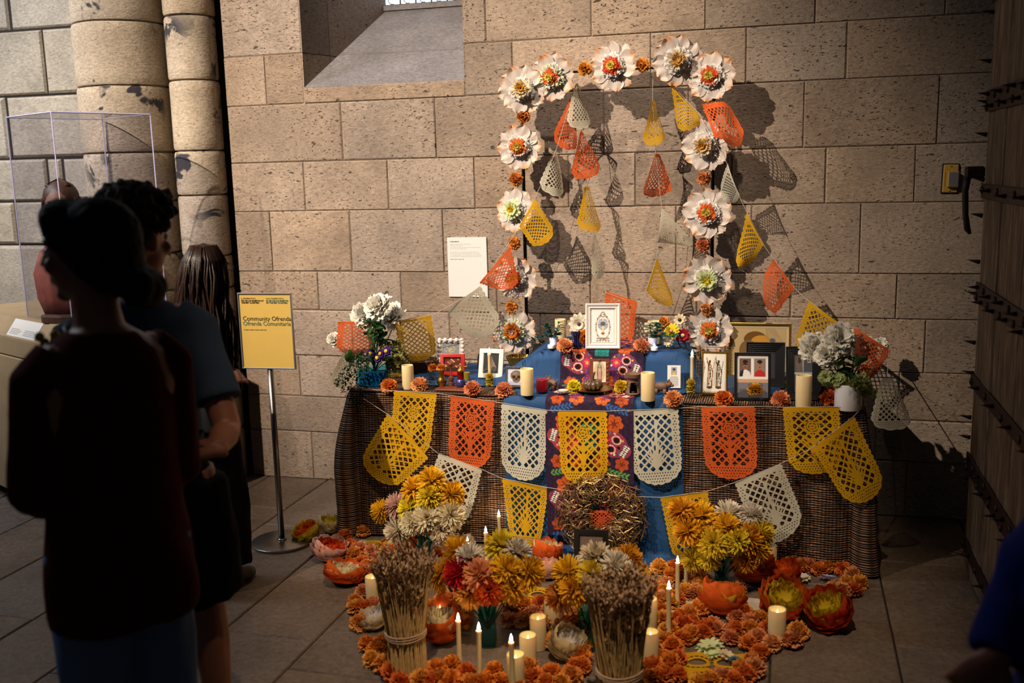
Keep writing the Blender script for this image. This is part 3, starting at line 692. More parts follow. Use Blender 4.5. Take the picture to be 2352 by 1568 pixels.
# strings through and beside the arch
ya = -.17
cord('cord of banners falling inside the arch on the left', [(1325, 190, ya), (1302, 260, ya - .02), (1277, 345, ya - .04), (1240, 430, ya - .05), (1205, 500, ya - .08), (1140, 600, ya - .12), (1100, 660, ya - .15), (1000, 720, ya - .3), (905, 740, -.5), (870, 745, -.55)], sag=.004)
cord('cord of banners hanging at the middle left of the arch', [(1327, 190, ya), (1335, 300, ya), (1348, 428, ya), (1365, 540, ya), (1392, 672, ya), (1460, 695, ya)], sag=.002)
cord('cord of banners hanging at the middle right of the arch', [(1500, 165, ya), (1499, 235, ya), (1506, 352, ya), (1520, 478, ya), (1512, 560, ya), (1508, 592, ya), (1484, 668, ya), (1455, 715, ya)], sag=.002)
cord('cord of banners running down from the arch top to the right end of the table', [(1503, 145, ya), (1540, 190, ya), (1605, 260, ya - .05), (1670, 375, ya - .10), (1698, 450, ya - .11), (1716, 487, ya - .12), (1754, 562, ya - .13), (1776, 592, ya - .14), (1826, 662, ya - .16), (1857, 690, ya - .2), (1928, 742, -.42), (1962, 752, -.62), (2042, 800, -.76), (2038, 865, -.86)], sag=.003)
A_ = ya
cord('loose end of the banner cord at the left end of the table', [(870, 745, -.55), (820, 736, -.59), (776, 738, -.62), (784, 778, -.42), (792, 800, -.30), (836, 815, -.25)], sag=.002)
banner('cream cut-paper banner at the upper left inside the arch', 'white', [(1322, 192, A_ - .03), (1328, 192, A_ + .05), (1292, 300, A_ - .03), (1362, 296, A_ + .05)], bulge=.03, group=GA, seed=14)
banner('orange cut-paper banner behind the cream one inside the arch', 'orange', [(1310, 225, A_ - .02), (1325, 300, A_), (1262, 325, A_ + .03), (1325, 350, A_ + .06)], bulge=.02, group=GA, seed=15)
banner('rolled orange cut-paper banner at the middle left inside the arch', 'orange', [(1332, 302, A_ - .06), (1340, 306, A_ + .03), (1306, 424, A_ - .04), (1386, 392, A_ + .06)], bulge=.03, group=GA, seed=16)
banner('cream cut-paper banner left of the rolled orange one inside the arch', 'white', [(1274, 345, A_ - .03), (1280, 350, A_ + .06), (1228, 440, A_ - .02), (1300, 458, A_ + .05)], bulge=.03, group=GA, seed=17)
banner('rolled yellow cut-paper banner at the centre of the arch', 'yellow', [(1344, 428, A_ - .05), (1352, 430, A_ + .04), (1318, 535, A_ - .05), (1386, 530, A_ + .05)], bulge=.035, group=GA, seed=18)
banner('yellow cut-paper banner hanging over the left flower column', 'yellow', [(1229, 456, A_ - .09), (1192, 520, A_ - .11), (1282, 540, A_ - .06), (1228, 575, A_ - .09)], bulge=.02, group=GA, seed=19)
banner('narrow cream cut-paper banner above the white picture frame', 'white', [(1363, 538, A_ - .05), (1368, 540, A_ + .04), (1354, 655, A_ - .06), (1392, 622, A_ + .04)], bulge=.02, group=GA, seed=20)
banner('orange cut-paper banner behind the white picture frame', 'orange', [(1392, 669, A_), (1464, 692, A_), (1376, 778, A_), (1452, 805, A_)], group=GA, seed=21)
banner('yellow cut-paper banner at the upper right inside the arch', 'yellow', [(1497, 232, A_ - .04), (1503, 232, A_ + .05), (1470, 345, A_ - .04), (1530, 318, A_ + .05)], bulge=.03, group=GA, seed=22)
banner('yellow cut-paper banner under the double flower at the arch top', 'yellow', [(1541, 193, A_ - .02), (1603, 262, A_ - .05), (1554, 300, A_ + .02), (1612, 292, A_ - .03)], bulge=.03, group=GA, seed=23)
banner('rolled orange cut-paper banner at the middle right inside the arch', 'orange', [(1507, 352, A_ - .06), (1514, 354, A_ + .04), (1470, 455, A_ - .05), (1556, 452, A_ + .06)], bulge=-.03, group=GA, seed=24)
banner('cream cut-paper banner hanging left of the right flower column', 'white', [(1520, 476, A_ - .02), (1511, 558, A_ - .02), (1600, 562, A_ + .05), (1552, 560, A_ + .06)], bulge=.02, group=GA, seed=25)
banner('yellow cut-paper banner low on the right inside the arch', 'yellow', [(1509, 590, A_ - .03), (1484, 668, A_ - .03), (1552, 700, A_ + .04), (1516, 700, A_ + .03)], bulge=.02, group=GA, seed=26)
banner('crumpled orange cut-paper banner over the right flower column', 'orange', [(1612, 235, A_ - .10), (1640, 318, A_ - .15), (1672, 240, A_ - .03), (1712, 345, A_ - .12)], bulge=.05, ripple=.015, group=GS, seed=27)
banner('cream cut-paper banner right of the right flower column', 'white', [(1671, 374, A_ - .10), (1700, 447, A_ - .11), (1650, 440, A_ - .02), (1690, 470, A_ - .03)], bulge=.02, group=GS, seed=28)
banner('yellow cut-paper banner on the cord right of the arch', 'yellow', [(1716, 487, A_ - .12), (1754, 562, A_ - .13), (1686, 600, A_ - .05), (1722, 612, A_ - .04)], bulge=.02, foot=.01, group=GS, seed=29)
banner('orange cut-paper banner on the cord right of the arch', 'orange', [(1776, 592, A_ - .14), (1826, 662, A_ - .16), (1750, 640, A_ - .06), (1772, 735, A_ - .04)], bulge=.02, group=GS, seed=30)
banner('yellow cut-paper banner above the gilt picture and white bouquet', 'yellow', [(1857, 690, A_ - .2), (1929, 742, -.42), (1818, 800, A_ - .16), (1880, 852, -.34)], group=GS, seed=31)
banner('crumpled orange cut-paper banner over the right end bouquet', 'orange', [(1960, 752, -.64), (2046, 805, -.76), (1972, 892, -.80), (2010, 872, -.74)], bulge=.05, ripple=.014, group=GS, seed=32)
banner('pale cut-paper banner dangling off the right end of the table', 'white', [(2026, 868, -.88), (2050, 868, -.84), (1988, 988, -.90), (2104, 985, -.82)], bulge=.02, group=GS, seed=33)
banner('orange cut-paper banner hanging over the edge of the wall label', 'orange', [(1172, 565, A_ - .12), (1100, 650, A_ - .16), (1195, 655, A_ - .10), (1152, 668, A_ - .12)], bulge=.015, group=GS, seed=34)
banner('translucent cream cut-paper banner below the wall label', 'white', [(1103, 656, A_ - .15), (1028, 712, A_ - .25), (1160, 745, A_ - .10), (1090, 790, A_ - .15)], group=GS, seed=35)
banner('yellow cut-paper banner hanging above the left pillar candle', 'yellow', [(907, 738, -.48), (990, 722, -.33), (920, 832, -.46), (1008, 826, -.32)], group=GS, seed=36)
banner('folded orange cut-paper banner over the left end bouquet', 'orange', [(776, 738, -.62), (868, 735, -.56), (770, 812, -.60), (862, 812, -.54)], bulge=.04, foot=-.03, group=GS, seed=37)
banner('grey cut-paper banner hanging beyond the left end of the table', 'grey', [(792, 800, -.30), (836, 815, -.25), (752, 880, -.32), (800, 900, -.28)], group=GS, seed=38)
# ================================================================== FLOWER MAKERS
def petal(mb, a, r0, z0, L, w, elev, curl=.0, ruf=.0, cup=.0, nu=3, nv=3, notch=.0, ph=0.0, tipw=.35, mi=0, uvs=None):
    """one petal leaving the axis at azimuth a, rising at angle elev, bending by curl"""
    ca, sa = math.cos(a), math.sin(a); row = []; r, z, e = r0, z0, elev; base = len(mb.v); vs = []
    for j in range(nv + 1):
        t = j / nv
        if j: e = elev + curl * t; r += math.cos(e) * L / nv; z += math.sin(e) * L / nv
        ww = w * (math.sin(pi * (.12 + .88 * (t * .62 + .06))) if tipw is None else (.25 + .75 * math.sin(min(1, t / .7) * pi / 2)) * (1 - (1 - tipw) * max(0, (t - .65) / .35) ** 2))
        for i in range(nu + 1):
            u = i / nu * 2 - 1; rr = r; zz = z + cup * u * u * w
            if ruf: zz += ruf * math.sin(u * 4.5 + ph + t * 3) * t; rr += ruf * .6 * math.sin(u * 6 + ph * 2) * t
            if notch and j == nv: rr += notch * (math.cos(u * 5 + ph) - .6 - .8 * u * u)
            x, y = rr, u * ww / 2; vs.append((x * ca - y * sa, x * sa + y * ca, zz))
            if uvs is not None: uvs.append((i / nu, t))
    mb.add(vs, [(j * (nu + 1) + i, j * (nu + 1) + i + 1, (j + 1) * (nu + 1) + i + 1, (j + 1) * (nu + 1) + i) for j in range(nv) for i in range(nu)], mi)
def carnation_mesh(name, r, seed, m, rings=8, flat=.86, per=11):
    """dense ruffled pompom flower, axis +Z, foot at z=0"""
    rs = random.Random(seed); mb = MB()
    for k in range(rings):
        t = k / (rings - 1); elev = -.55 + t * 2.0; n = max(4, int(per * math.cos(max(-.6, elev - .25)) + 3))
        for i in range(n):
            a = 2 * pi * (i + rs.uniform(-.3, .3)) / n + k * .7; L = r * rs.uniform(.82, 1.10)
            petal(mb, a, r * .04, r * .62, L * .95, r * rs.uniform(.50, .72), elev + rs.uniform(-.12, .12), curl=rs.uniform(-.35, .35), ruf=r * .11, nu=4, nv=3, notch=r * .09, ph=rs.uniform(0, 6), tipw=1.15)
    for v in range(len(mb.v)):
        x, y, z = mb.v[v]; mb.v[v] = (x, y, max(.0005, z * flat))
    return mb.mesh(name, m, True)
def mum_mesh(name, r, seed, m, rings=9, n0=30, dome=.85, wid=.145):
    """chrysanthemum head with many narrow incurved petals, axis +Z, centred on its base"""
    rs = random.Random(seed); mb = MB()
    for k in range(rings):
        t = k / (rings - 1); n = int(n0 * (1 - .5 * t))
        for i in range(n):
            a = 2 * pi * (i + rs.uniform(-.35, .35)) / n + k * .37
            petal(mb, a, r * .05, r * .05 + r * .12 * t, r * rs.uniform(.88, 1.08) * (1 - .12 * t), r * wid * rs.uniform(.9, 1.5), -.55 + 2.1 * t * dome + rs.uniform(-.12, .12), curl=rs.uniform(-.5, .45), cup=.25, nu=2, nv=4, tipw=.25, ph=rs.uniform(0, 6))
    return mb.mesh(name, m, True)
def daisy_mesh(name, r, m, n=12, layers=2, seed=0, wid=.42, elev=.12):
    rs = random.Random(seed); mb = MB()
    for k in range(layers):
        for i in range(n - 2 * k): petal(mb, 2 * pi * (i + .5 * k + rs.uniform(-.1, .1)) / (n - 2 * k), r * .1, r * .06 * k, r * .92 * (1 - .22 * k), r * wid, elev + .38 * k, curl=-.25, cup=.12, nu=2, nv=4, tipw=.25)
    return mb.mesh(name, m, True)
C_ = dict(orange='#faa648', coral='#f7a56c', deep='#f58c3a', gold='#f6b422', yellow='#f8d834', cream='#f0dcb8', white='#f4e7d2', pink='#eec2ae', red='#cf3a20', palegreen='#dfe8b0', blue='#4a7f9c', lilac='#c9bcd0', orangered='#ea6a2c', lemon='#f0dc6a')
PM = {k: thin_mat('petal_' + k, v, .65, .10, 45, .30, rand=.10) for k, v in C_.items()}
CARN = {k: [carnation_mesh('carnation_' + k, .043, 10 * i + hash(k) % 7 if False else 10 * i + len(k), PM[k]) for i in range(4)] for k in ('orange', 'coral', 'deep', 'yellow', 'white', 'gold')}
MUM = {k: [mum_mesh('mum_' + k, .070, 5 + i, PM[k]) for i in range(3)] for k in ('gold', 'yellow', 'cream', 'white', 'red', 'coral', 'orange', 'pink')}
GREEN = thin_mat('leaf_green', '#2f5a2c', .55, .25, 40, .2); STEM = mat('stem_green', '#39502a', .6, .2, 60, .1)
def carnation(label, col, p, r=.043, rot=None, group=None, i=None):
    me = CARN[col][random.randrange(4) if i is None else i]
    o = link('paper_carnation', me, None, None, p, rot if rot is not None else (rnd(-.35, .35), rnd(-.35, .35), rnd(0, 6.28))); k = r / .043; o.scale = (k, k, k)
    return tag(o, label, 'paper flower', group)

# ================================================================== FLOWER ARCH
ARCH_BLACK = mat('arch_black_paint', '#0e0c0c', .5, .1, 60, .05, metal=.3)
YA = -.155; XL_, XR_ = -1.325, -.365
arch = thing('flower_arch', 'thin black metal arch standing on the altar table', 'arch', (XL_, YA, TT))
H_ = 2.275 - TT
for nm, dx in (('post', 0), ('post', XR_ - XL_)): MB().tube([(dx, 0, 0), (dx, 0, H_ - .01)], .0095, 8).obj(nm, ARCH_BLACK, arch, True)
MB().tube([(-.005, 0, H_ - .01), (XR_ - XL_ + .005, 0, H_ - .01)], .006, 8).obj('crossbar', ARCH_BLACK, arch, True)
for dx in (0, XR_ - XL_): MB().lathe([(.05, 0), (.05, .006), (.012, .012), (.0095, .03)], 20).obj('foot_plate', ARCH_BLACK, arch, loc=(dx, 0, 0), auto=40)
OUTER = thin_mat('crepe_white_tinted_tip', '#e2d4c9', .75, .05, 30, .22, tip=.80, tipcol=lin('#f2ac72')); OUTERW = thin_mat('crepe_white', '#e6dfd8', .75, .04, 40, .18)
def outer_petal(seed):
    rs = random.Random(seed); mb = MB(); uvs = []
    petal(mb, 0, .022, 0, .096, .082, .08, curl=.12, ruf=.005, cup=.06, nu=8, nv=9, ph=rs.uniform(0, 6), tipw=.30, uvs=uvs); me = mb.mesh('outer_petal', OUTER, True); set_uv(me, uvs); return me
OPET = [outer_petal(i) for i in range(4)]
def frill(seed, r, n, layers, m, name, e0=.35, e1=1.15, ruf=.014, wid=.7):
    rs = random.Random(seed); mb = MB()
    for k in range(layers):
        t = k / max(1, layers - 1)
        for i in range(n): petal(mb, 2 * pi * (i + rs.uniform(-.3, .3)) / n + k * .4, r * .18, .004 + .006 * k, r * (1 - .35 * t) * rs.uniform(.8, 1.05), r * wid * rs.uniform(.8, 1.1), e0 + (e1 - e0) * t, curl=rs.uniform(-.7, .1), ruf=ruf, nu=4, nv=4, ph=rs.uniform(0, 6), tipw=.8)
    return mb.mesh(name, m, True)
FRILL = [frill(i, .062, 12, 5, OUTERW, 'crumpled_petals', .02, .40, .005, .62) for i in range(4)]
CEN = {
 'orange': [frill(3, .040, 24, 2, PM['orangered'], 'centre_ring', .15, .4, .003, .3), frill(4, .022, 12, 2, PM['lemon'], 'centre_tuft', .7, 1.2, .004, .5)],
 'amber': [frill(5, .043, 22, 2, thin_mat('petal_amber', '#d8761c', .65, .1, 40, .3), 'centre_ring', .5, .9, .003, .3), frill(6, .018, 10, 2, PM['pink'], 'centre_tuft', .7, 1.2, .004, .5)],
 'gold': [frill(7, .046, 16, 2, PM['cream'], 'centre_ring', .5, .9, .005, .35), frill(8, .030, 16, 2, PM['gold'], 'centre_tuft', .7, 1.2, .004, .3)],
 'lemon': [frill(9, .050, 16, 2, PM['palegreen'], 'centre_ring', .35, .8, .004, .35), frill(10, .022, 12, 2, PM['yellow'], 'centre_tuft', .7, 1.2, .004, .4)]}
GREENISH = frill(12, .060, 14, 2, PM['palegreen'], 'pale_green_petals', .45, .9, .006, .3)
def big_flower(label, px, py, r, cen, tilt=0.0, yaw=0.0, green=False, y=-.20):
    p = pyy(px, py, y); f = thing('paper_peony', label, 'paper flower', p, (pi / 2 - .05 + tilt, yaw, 0), 'large white paper flowers on the arch'); f.rotation_euler = (pi / 2 + tilt, 0, yaw)
    k = r / .115; f.scale = (k, k, k); n = 10; ph = rnd(0, 6)
    for i in range(n):
        o = link('outer_petal', random.choice(OPET), f, None, (0, 0, .002 * (i % 2)), (rnd(-.12, .12), rnd(-.10, .12), ph + 2 * pi * i / n))
    o = link('crumpled_petals', random.choice(FRILL), f, None, (0, 0, .006), (0, 0, rnd(0, 6)))
    if green: link('pale_green_petals', GREENISH, f, None, (0, 0, .02), (0, 0, rnd(0, 6)))
    ring = link('centre_ring', CEN[cen][0], f, None, (0, 0, .043), (0, 0, rnd(0, 6))); link('centre_tuft', CEN[cen][1], ring, None, (0, 0, .008), (0, 0, rnd(0, 6)))
BF = [('lowest white paper flower on the left side of the arch', 1180, 758, .118, 'amber', True), ('white paper flower second from the bottom on the left of the arch', 1187, 637, .115, 'orange', False), ('white paper flower with yellow centre midway up the left of the arch', 1186, 483, .112, 'lemon', False),
      ('red-dotted white paper flower second from the top on the left arch side', 1193, 337, .112, 'orange', False), ('white paper flower at the top left corner of the arch', 1200, 206, .118, 'gold', False), ('white paper flower on the arch top beside the left corner', 1272, 176, .115, 'orange', True), ('white paper flower at the middle of the arch top', 1411, 153, .118, 'orange', False),
      ('white paper flower with gold centre right of the middle of the arch top', 1556, 140, .118, 'gold', False), ('white paper flower at the top right corner of the arch', 1634, 177, .115, 'orange', False), ('white paper flower under the crumpled orange banner on the arch', 1624, 333, .122, 'gold', False),
      ('white paper flower with orange centre midway up the right of the arch', 1625, 490, .120, 'orange', False), ('white paper flower with lemon petals, second from the bottom on the right', 1624, 640, .120, 'lemon', False), ('lowest white paper flower on the right side of the arch', 1628, 757, .115, 'orange', False)]
for i, (lab, a, b, r, c, g) in enumerate(BF): big_flower(lab, a, b, r, c, tilt=rnd(-.2, .12), yaw=rnd(-.3, .15), green=g)
mb = MB().ball((0, 0, 0), .006, 10, 6); o = mb.obj('red_bead', mat('red_bead', '#b01818', .4), None, True, pyy(1193, 336, -.258)); tag(o, 'tiny red bead in a white paper flower on the arch', 'bead')
for lab, a, b in (('orange pompom between the top left flowers of the arch', 1343, 160), ('orange pompom right of the middle top flower of the arch', 1481, 150), ('orange pompom under the top left corner flower', 1203, 267), ('orange pompom second from the top on the left of the arch', 1188, 410), ('orange pompom touching the rolled orange banner by the label', 1186, 558), ('lowest orange pompom on the left of the arch', 1178, 708),
                  ('orange pompom behind the crumpled orange banner of the arch', 1633, 250), ('orange pompom below the crumpled orange banner', 1621, 408), ('orange pompom right of the cream banner on the arch', 1616, 563), ('lowest orange pompom on the right of the arch', 1625, 708)):
    p = pyy(a, b, -.185); o = link('orange_pompom', CARN['orange' if a < 1500 else 'coral'][random.randrange(4)], None, None, p, (pi / 2 + rnd(-.3, .3), 0, rnd(-.4, .2))); o.scale = (.86,) * 3; tag(o, lab, 'pompom', 'orange pompoms on the arch')

# ================================================================== SMALL-ITEM MAKERS
WAX = mat('ivory_wax', '#ecd6a4', .45, .04, 20, .05, sss=.6); WAXW = mat('white_plastic', '#e9e4dc', .4, .03, 20, .02); WICK = mat('wick_black', '#18130f', .8)
FLAME = mat('led_flame', (1, .75, .35), .3, .05, 20, 0, emit=(1.0, .70, .30), estr=8); FLAMEW = mat('led_flame_white', (1, .9, .7), .3, .05, 20, 0, emit=(1.0, .88, .68), estr=16)
def glass_mat(name, col, rough=.03):
    """thin glass wall: tinted see-through with a mirror sheen"""
    m, t, b = new_mat(name); c = lin(col) if isinstance(col, str) else col
    tr = t.new('ShaderNodeBsdfTransparent'); tr.inputs[0].default_value = tuple(c) + (1,); gl = t.new('ShaderNodeBsdfGlossy'); gl.inputs['Roughness'].default_value = rough
    fr = t.new('ShaderNodeFresnel'); fr.inputs[0].default_value = 1.45; n = t.noise(t.coord(), 30, 1); t.link(t.bump(n, .04, .002), fr.inputs['Normal'])
    ge = t.new('ShaderNodeNewGeometry'); mx = t.new('ShaderNodeMixShader'); t.link(t.math('ADD', t.math('MULTIPLY', fr.outputs[0], t.math('SUBTRACT', 1.0, ge.outputs['Backfacing'])), t.math('MULTIPLY', ge.outputs['Backfacing'], .03)), mx.inputs[0]); t.link(tr.outputs[0], mx.inputs[1]); t.link(gl.outputs[0], mx.inputs[2]); t.link(mx.outputs[0], t.n['Material Output'].inputs[0]); return m
GLASS = glass_mat('clear_glass', (.90, .91, .90)); TEAL = glass_mat('teal_glass', (.42, .78, .80)); BLUEG = glass_mat('turquoise_glass', (.35, .75, .90)); ACRYL = glass_mat('acrylic', (.95, .95, .97))
def glow(parent, loc, power, rad=.008, col=(1, .66, .30)):
    d = bpy.data.lights.new('candle_glow', 'POINT'); d.energy = power; d.color = col; d.shadow_soft_size = rad
    o = bpy.data.objects.new('candle_glow', d); COL.objects.link(o); o.parent = parent; o.location = loc; return o
def flame_mesh(): return MB().lathe([(.0008, 0), (.0036, .004), (.0046, .009), (.0036, .015), (.0018, .021), (.0003, .026)], 12).mesh('flame', FLAME, True)
FL_ME = flame_mesh(); FLW_ME = MB().lathe([(.0012, 0), (.0046, .005), (.0058, .011), (.0046, .018), (.0022, .026), (.0003, .032)], 12).mesh('flame', FLAMEW, True)
def pillar(label, p, r=.032, h=.125, lit=False, group='pillar candles', lean=0.0, hole=.032):
    t = thing('pillar_candle', label, 'candle', p, (lean, 0, rnd(0, 6)), group); ph = rnd(0, 6)
    def wob(a, z): return 1 + (.012 * math.sin(3 * a + ph) * (1 if z > h * .8 else .2))
    MB().lathe([(.001, 0), (r * .97, 0), (r, .003), (r, h - .004), (r * .96, h), (r * .88, h - .001), (r * .82, h - hole * .7), (r * .5, h - hole), (.001, h - hole)], 36, wob=wob, cap=False).obj('wax_body', WAX, t, auto=45)
    MB().tube([(0, 0, h - hole), (.001, 0, h - hole + .012)], .0012, 6).obj('wick', WICK, t)
    if lit:
        f = link('flame', FL_ME, t, None, (0, 0, h - hole + .004)); f.scale = (1.1, 1.1, 1.0); glow(t, (0, 0, h - hole + .018), lit)
    return t
def taper(label, p, h, r=.0085, lit=.12, lean=(0, 0)):
    t = thing('taper_candle', label, 'candle', p, (lean[0], lean[1], 0), 'taper candles')
    MB().lathe([(.001, 0), (r * 1.05, 0), (r, .004), (r * .93, h - .012), (r * 1.12, h - .006), (r * 1.05, h - .001), (r * .5, h + .001), (.001, h + .001)], 20, cap=False).obj('wax_body', WAX, t, auto=45)
    if lit: link('flame', FLW_ME, t, None, (0, 0, h - .002)); glow(t, (0, 0, h + .014), lit, .01)
    return t
def raster(nx, ny, fn):
    X, Y = np.meshgrid(np.linspace(0, 1, nx + 1), np.linspace(0, 1, ny + 1)); C = np.ones(X.shape + (3,)) * .8
    class G: pass
    g = G(); g.X, g.Y, g.C = X, Y, C
    def col(c): return lin(c) if isinstance(c, str) else c
    def ell(cx, cy, rx, ry, c, rot=0, ring=None):
        dx, dy = X - cx, Y - cy; a, b = math.cos(rot), math.sin(rot); d = np.sqrt(((dx * a + dy * b) / rx) ** 2 + ((-dx * b + dy * a) / ry) ** 2); m = (d < 1) if ring is None else (d < 1) & (d > ring); C[m] = col(c)
    def rect(x0, y0, x1, y1, c): C[(X >= x0) & (X <= x1) & (Y >= y0) & (Y <= y1)] = col(c)
    def line(x0, y0, x1, y1, w, c):
        dx, dy = x1 - x0, y1 - y0; L = dx * dx + dy * dy + 1e-9; t = np.clip(((X - x0) * dx + (Y - y0) * dy) / L, 0, 1); C[np.hypot(X - x0 - t * dx, Y - y0 - t * dy) < w] = col(c)
    def poly(pts, c):
        m = np.zeros(X.shape, bool); n = len(pts)
        for i in range(n):
            (xa, ya_), (xb, yb) = pts[i], pts[(i + 1) % n]; k = ((ya_ > Y) != (yb > Y)) & (X < (xb - xa) * (Y - ya_) / (yb - ya_ + 1e-12) + xa); m ^= k
        C[m] = col(c)
    g.ell, g.rect, g.line, g.poly = ell, rect, line, poly; fn(g); return C
def print_plane(name, w, h, fn, parent, res=.0022, mtl=None, loc=(0, 0, 0)):
    """printed sheet in the local XZ plane, centred on x, foot at z=0, facing -Y"""
    nx, ny = max(8, int(w / res)), max(8, int(h / res)); C = raster(nx, ny, fn)
    V = [((i / nx - .5) * w, 0, j / ny * h) for j in range(ny + 1) for i in range(nx + 1)]
    me = MB().add(V, [(j * (nx + 1) + i, j * (nx + 1) + i + 1, (j + 1) * (nx + 1) + i + 1, (j + 1) * (nx + 1) + i) for j in range(ny) for i in range(nx)]).mesh(name, mtl or ink_mat('photo_print', .35, .02, .4)); set_col(me, C.reshape(-1, 3)); return link(name, me, parent, None, loc)
def bars(w, h, b, d, prof='flat'):
    """mitred frame in the XZ plane, foot at z=0; prof rings from outer edge to sight edge"""
    pr = {'flat': [(0, 0), (0, -d), (b * .12, -d - .001), (b * .88, -d - .001), (b, -d + .003), (b, 0)], 'scoop': [(0, 0), (0, -d), (b * .2, -d - .004), (b * .45, -d), (b * .6, -d + .004), (b * .8, -d + .001), (b, -d + .006), (b, 0)],
          'step': [(0, 0), (0, -d - .008)] + sum([[(b * (k + .55) / 5, -d - .008 + k * .0035), (b * (k + .65) / 5, -d - .003 + k * .0035), (b * (k + 1) / 5, -d - .003 + k * .0035)] for k in range(5)], []) + [(b, 0)]}[prof]
    mb = MB(); n = len(pr)
    for (sx, sz) in ((-1, 0), (1, 0), (1, 1), (-1, 1)):
        for (o, y) in pr: mb.v.append((sx * (w / 2 - o), y, (o if sz == 0 else h - o)))
    for c in range(4):
        c2 = (c + 1) % 4
        for k in range(n - 1): mb.f.append((c * n + k, c2 * n + k, c2 * n + k + 1, c * n + k + 1)); mb.mi.append(0)
    return mb
def photo_frame(label, p, w, h, b, m, fn, d=.014, tilt=.2, rz=0.0, prof='flat', mat_w=0.0, matm=None, group='picture frames on the altar', extra=None, stand=True, cat='picture frame', name='photo_frame'):
    t = thing(name, label, cat, p, (-tilt, 0, rz), group)
    bars(w, h, b, d, prof).obj('frame_moulding', m, t, auto=30)
    MB().box((0, .002, h / 2), (w - .004, .004, h - .004)).obj('back_board', RISER, t)
    iw, ih = w - 2 * b, h - 2 * b
    if mat_w: MB().box((0, -.002, h / 2), (iw, .002, ih)).obj('mount', matm or mat('mount_card', '#e9e4da', .7, .03), t)
    print_plane('picture', iw - 2 * mat_w, ih - 2 * mat_w, fn, t, loc=(0, -.0045, b + mat_w))
    if stand: L = h * .72; MB().add([(-.02, .004, h * .78), (.02, .004, h * .78), (.03, .004 + L * math.sin(tilt + .28), h * .78 - L * math.cos(tilt + .28) + 0), (-.03, .004 + L * math.sin(tilt + .28), h * .78 - L * math.cos(tilt + .28)), (-.02, .007, h * .78), (.02, .007, h * .78), (.03, .007 + L * math.sin(tilt + .28), h * .78 - L * math.cos(tilt + .28)), (-.03, .007 + L * math.sin(tilt + .28), h * .78 - L * math.cos(tilt + .28))], [(0, 1, 2, 3), (7, 6, 5, 4), (0, 4, 5, 1), (1, 5, 6, 2), (2, 6, 7, 3), (3, 7, 4, 0)]).obj('easel_strut', RISER, t)
    if extra: extra(t)
    return t
def tumbler(label, p, r, h, m=None, square=False, cat='glass', name='glass_tumbler', group=None, rb=None):
    t = thing(name, label, cat, p, (0, 0, rnd(0, .3)), group); rb = rb or r * .86; n = 4 if square else 28; k = 1.41 if square else 1
    MB().lathe([(.001, 0), (rb * k, 0), (rb * k, .004), (r * k, h), ((r - .002) * k, h), ((rb - .003) * k, .009), (.001, .009)], n, cap=False).obj('glass_wall', m or GLASS, t, smooth=False, rot=(0, 0, pi / 4 if square else 0), auto=40)
    return t
# ================================================================== THINGS ON THE ALTAR
BR = mat('brass', '#a07a34', .32, .2, 30, .1, metal=.9); TERRA = mat('brown_clay', '#6e4f3c', .6, .2, 40, .25); TERRAD = mat('glazed_brown_clay', '#5a4432', .22, .25, 12, .1, coat=.4); WOODR = mat('red_brown_wood', '#6b3418', .5, .25, 25, .15)
WHITEF = mat('white_painted_frame', '#e8ddd6', .5, .04, 40, .1); BLACKF = mat('black_frame', '#101012', .35, .1, 40, .05); GOLDF = mat('gold_frame', '#b08a3c', .3, .15, 60, .1, metal=.85); REDF = mat('red_frame', '#b81f1c', .45, .12, 40, .1); SILVF = mat('silver_frame', '#8d8d90', .3, .15, 90, .2, metal=.9); CHARF = mat('charcoal_ribbed_frame', '#1d1e22', .4, .1, 40, .05)
CHERRY = mat('red_wax', '#9c0f25', .4, .06, 20, .05, sss=.15); SOIL = mat('potting_soil', '#2a1d14', .95, .3, 120, .5); CERW = mat('white_ceramic', '#eceaec', .3, .02, 20, .02, coat=.3)
def T(px, py): return pz(px, py, TT)
def TB(px, py): p = pz(px, py, TT + .012); return p          # on the blue cloth
TZB = TT + .012
def RZp(px, py): return pz(px, py, RZ0 + .012)

# picture subjects (flat prints)
def pic_ornate(g):
    g.C[:] = lin('#efeceb'); R = g.rect
    g.ell(.5, .47, .34, .40, '#b9a79a'); g.ell(.5, .46, .29, .34, '#efeceb'); g.ell(.5, .86, .12, .09, '#a89082'); g.ell(.5, .86, .07, .055, '#e7dfda')
    for k in range(26): a = 2 * pi * k / 26; g.ell(.5 + .33 * math.cos(a), .47 + .39 * math.sin(a), .035, .026, ['#8f6f62', '#c2a58c', '#7f8a82', '#d8cbbf'][k % 4])
    for k in range(20): a = 2 * pi * k / 20; g.line(.5 + .06 * math.cos(a), .56 + .05 * math.sin(a), .5 + .23 * math.cos(a), .56 + .17 * math.sin(a), .012, '#6f7684'); g.ell(.5 + .22 * math.cos(a), .56 + .165 * math.sin(a), .022, .018, '#4c5462')
    g.ell(.5, .57, .075, .06, '#55606c'); g.poly([(.42, .22), (.58, .22), (.54, .52), (.46, .52)], '#d9cfae'); g.ell(.5, .28, .09, .03, '#a8483c'); R(.2, .10, .8, .135, '#8c7466'); R(.24, .135, .76, .16, '#c9b8a4'); R(.2, .05, .8, .075, '#b09a88')
    for x in (.24, .37, .5, .63, .76): R(x - .02, .02, x + .02, .05, '#403a3a')
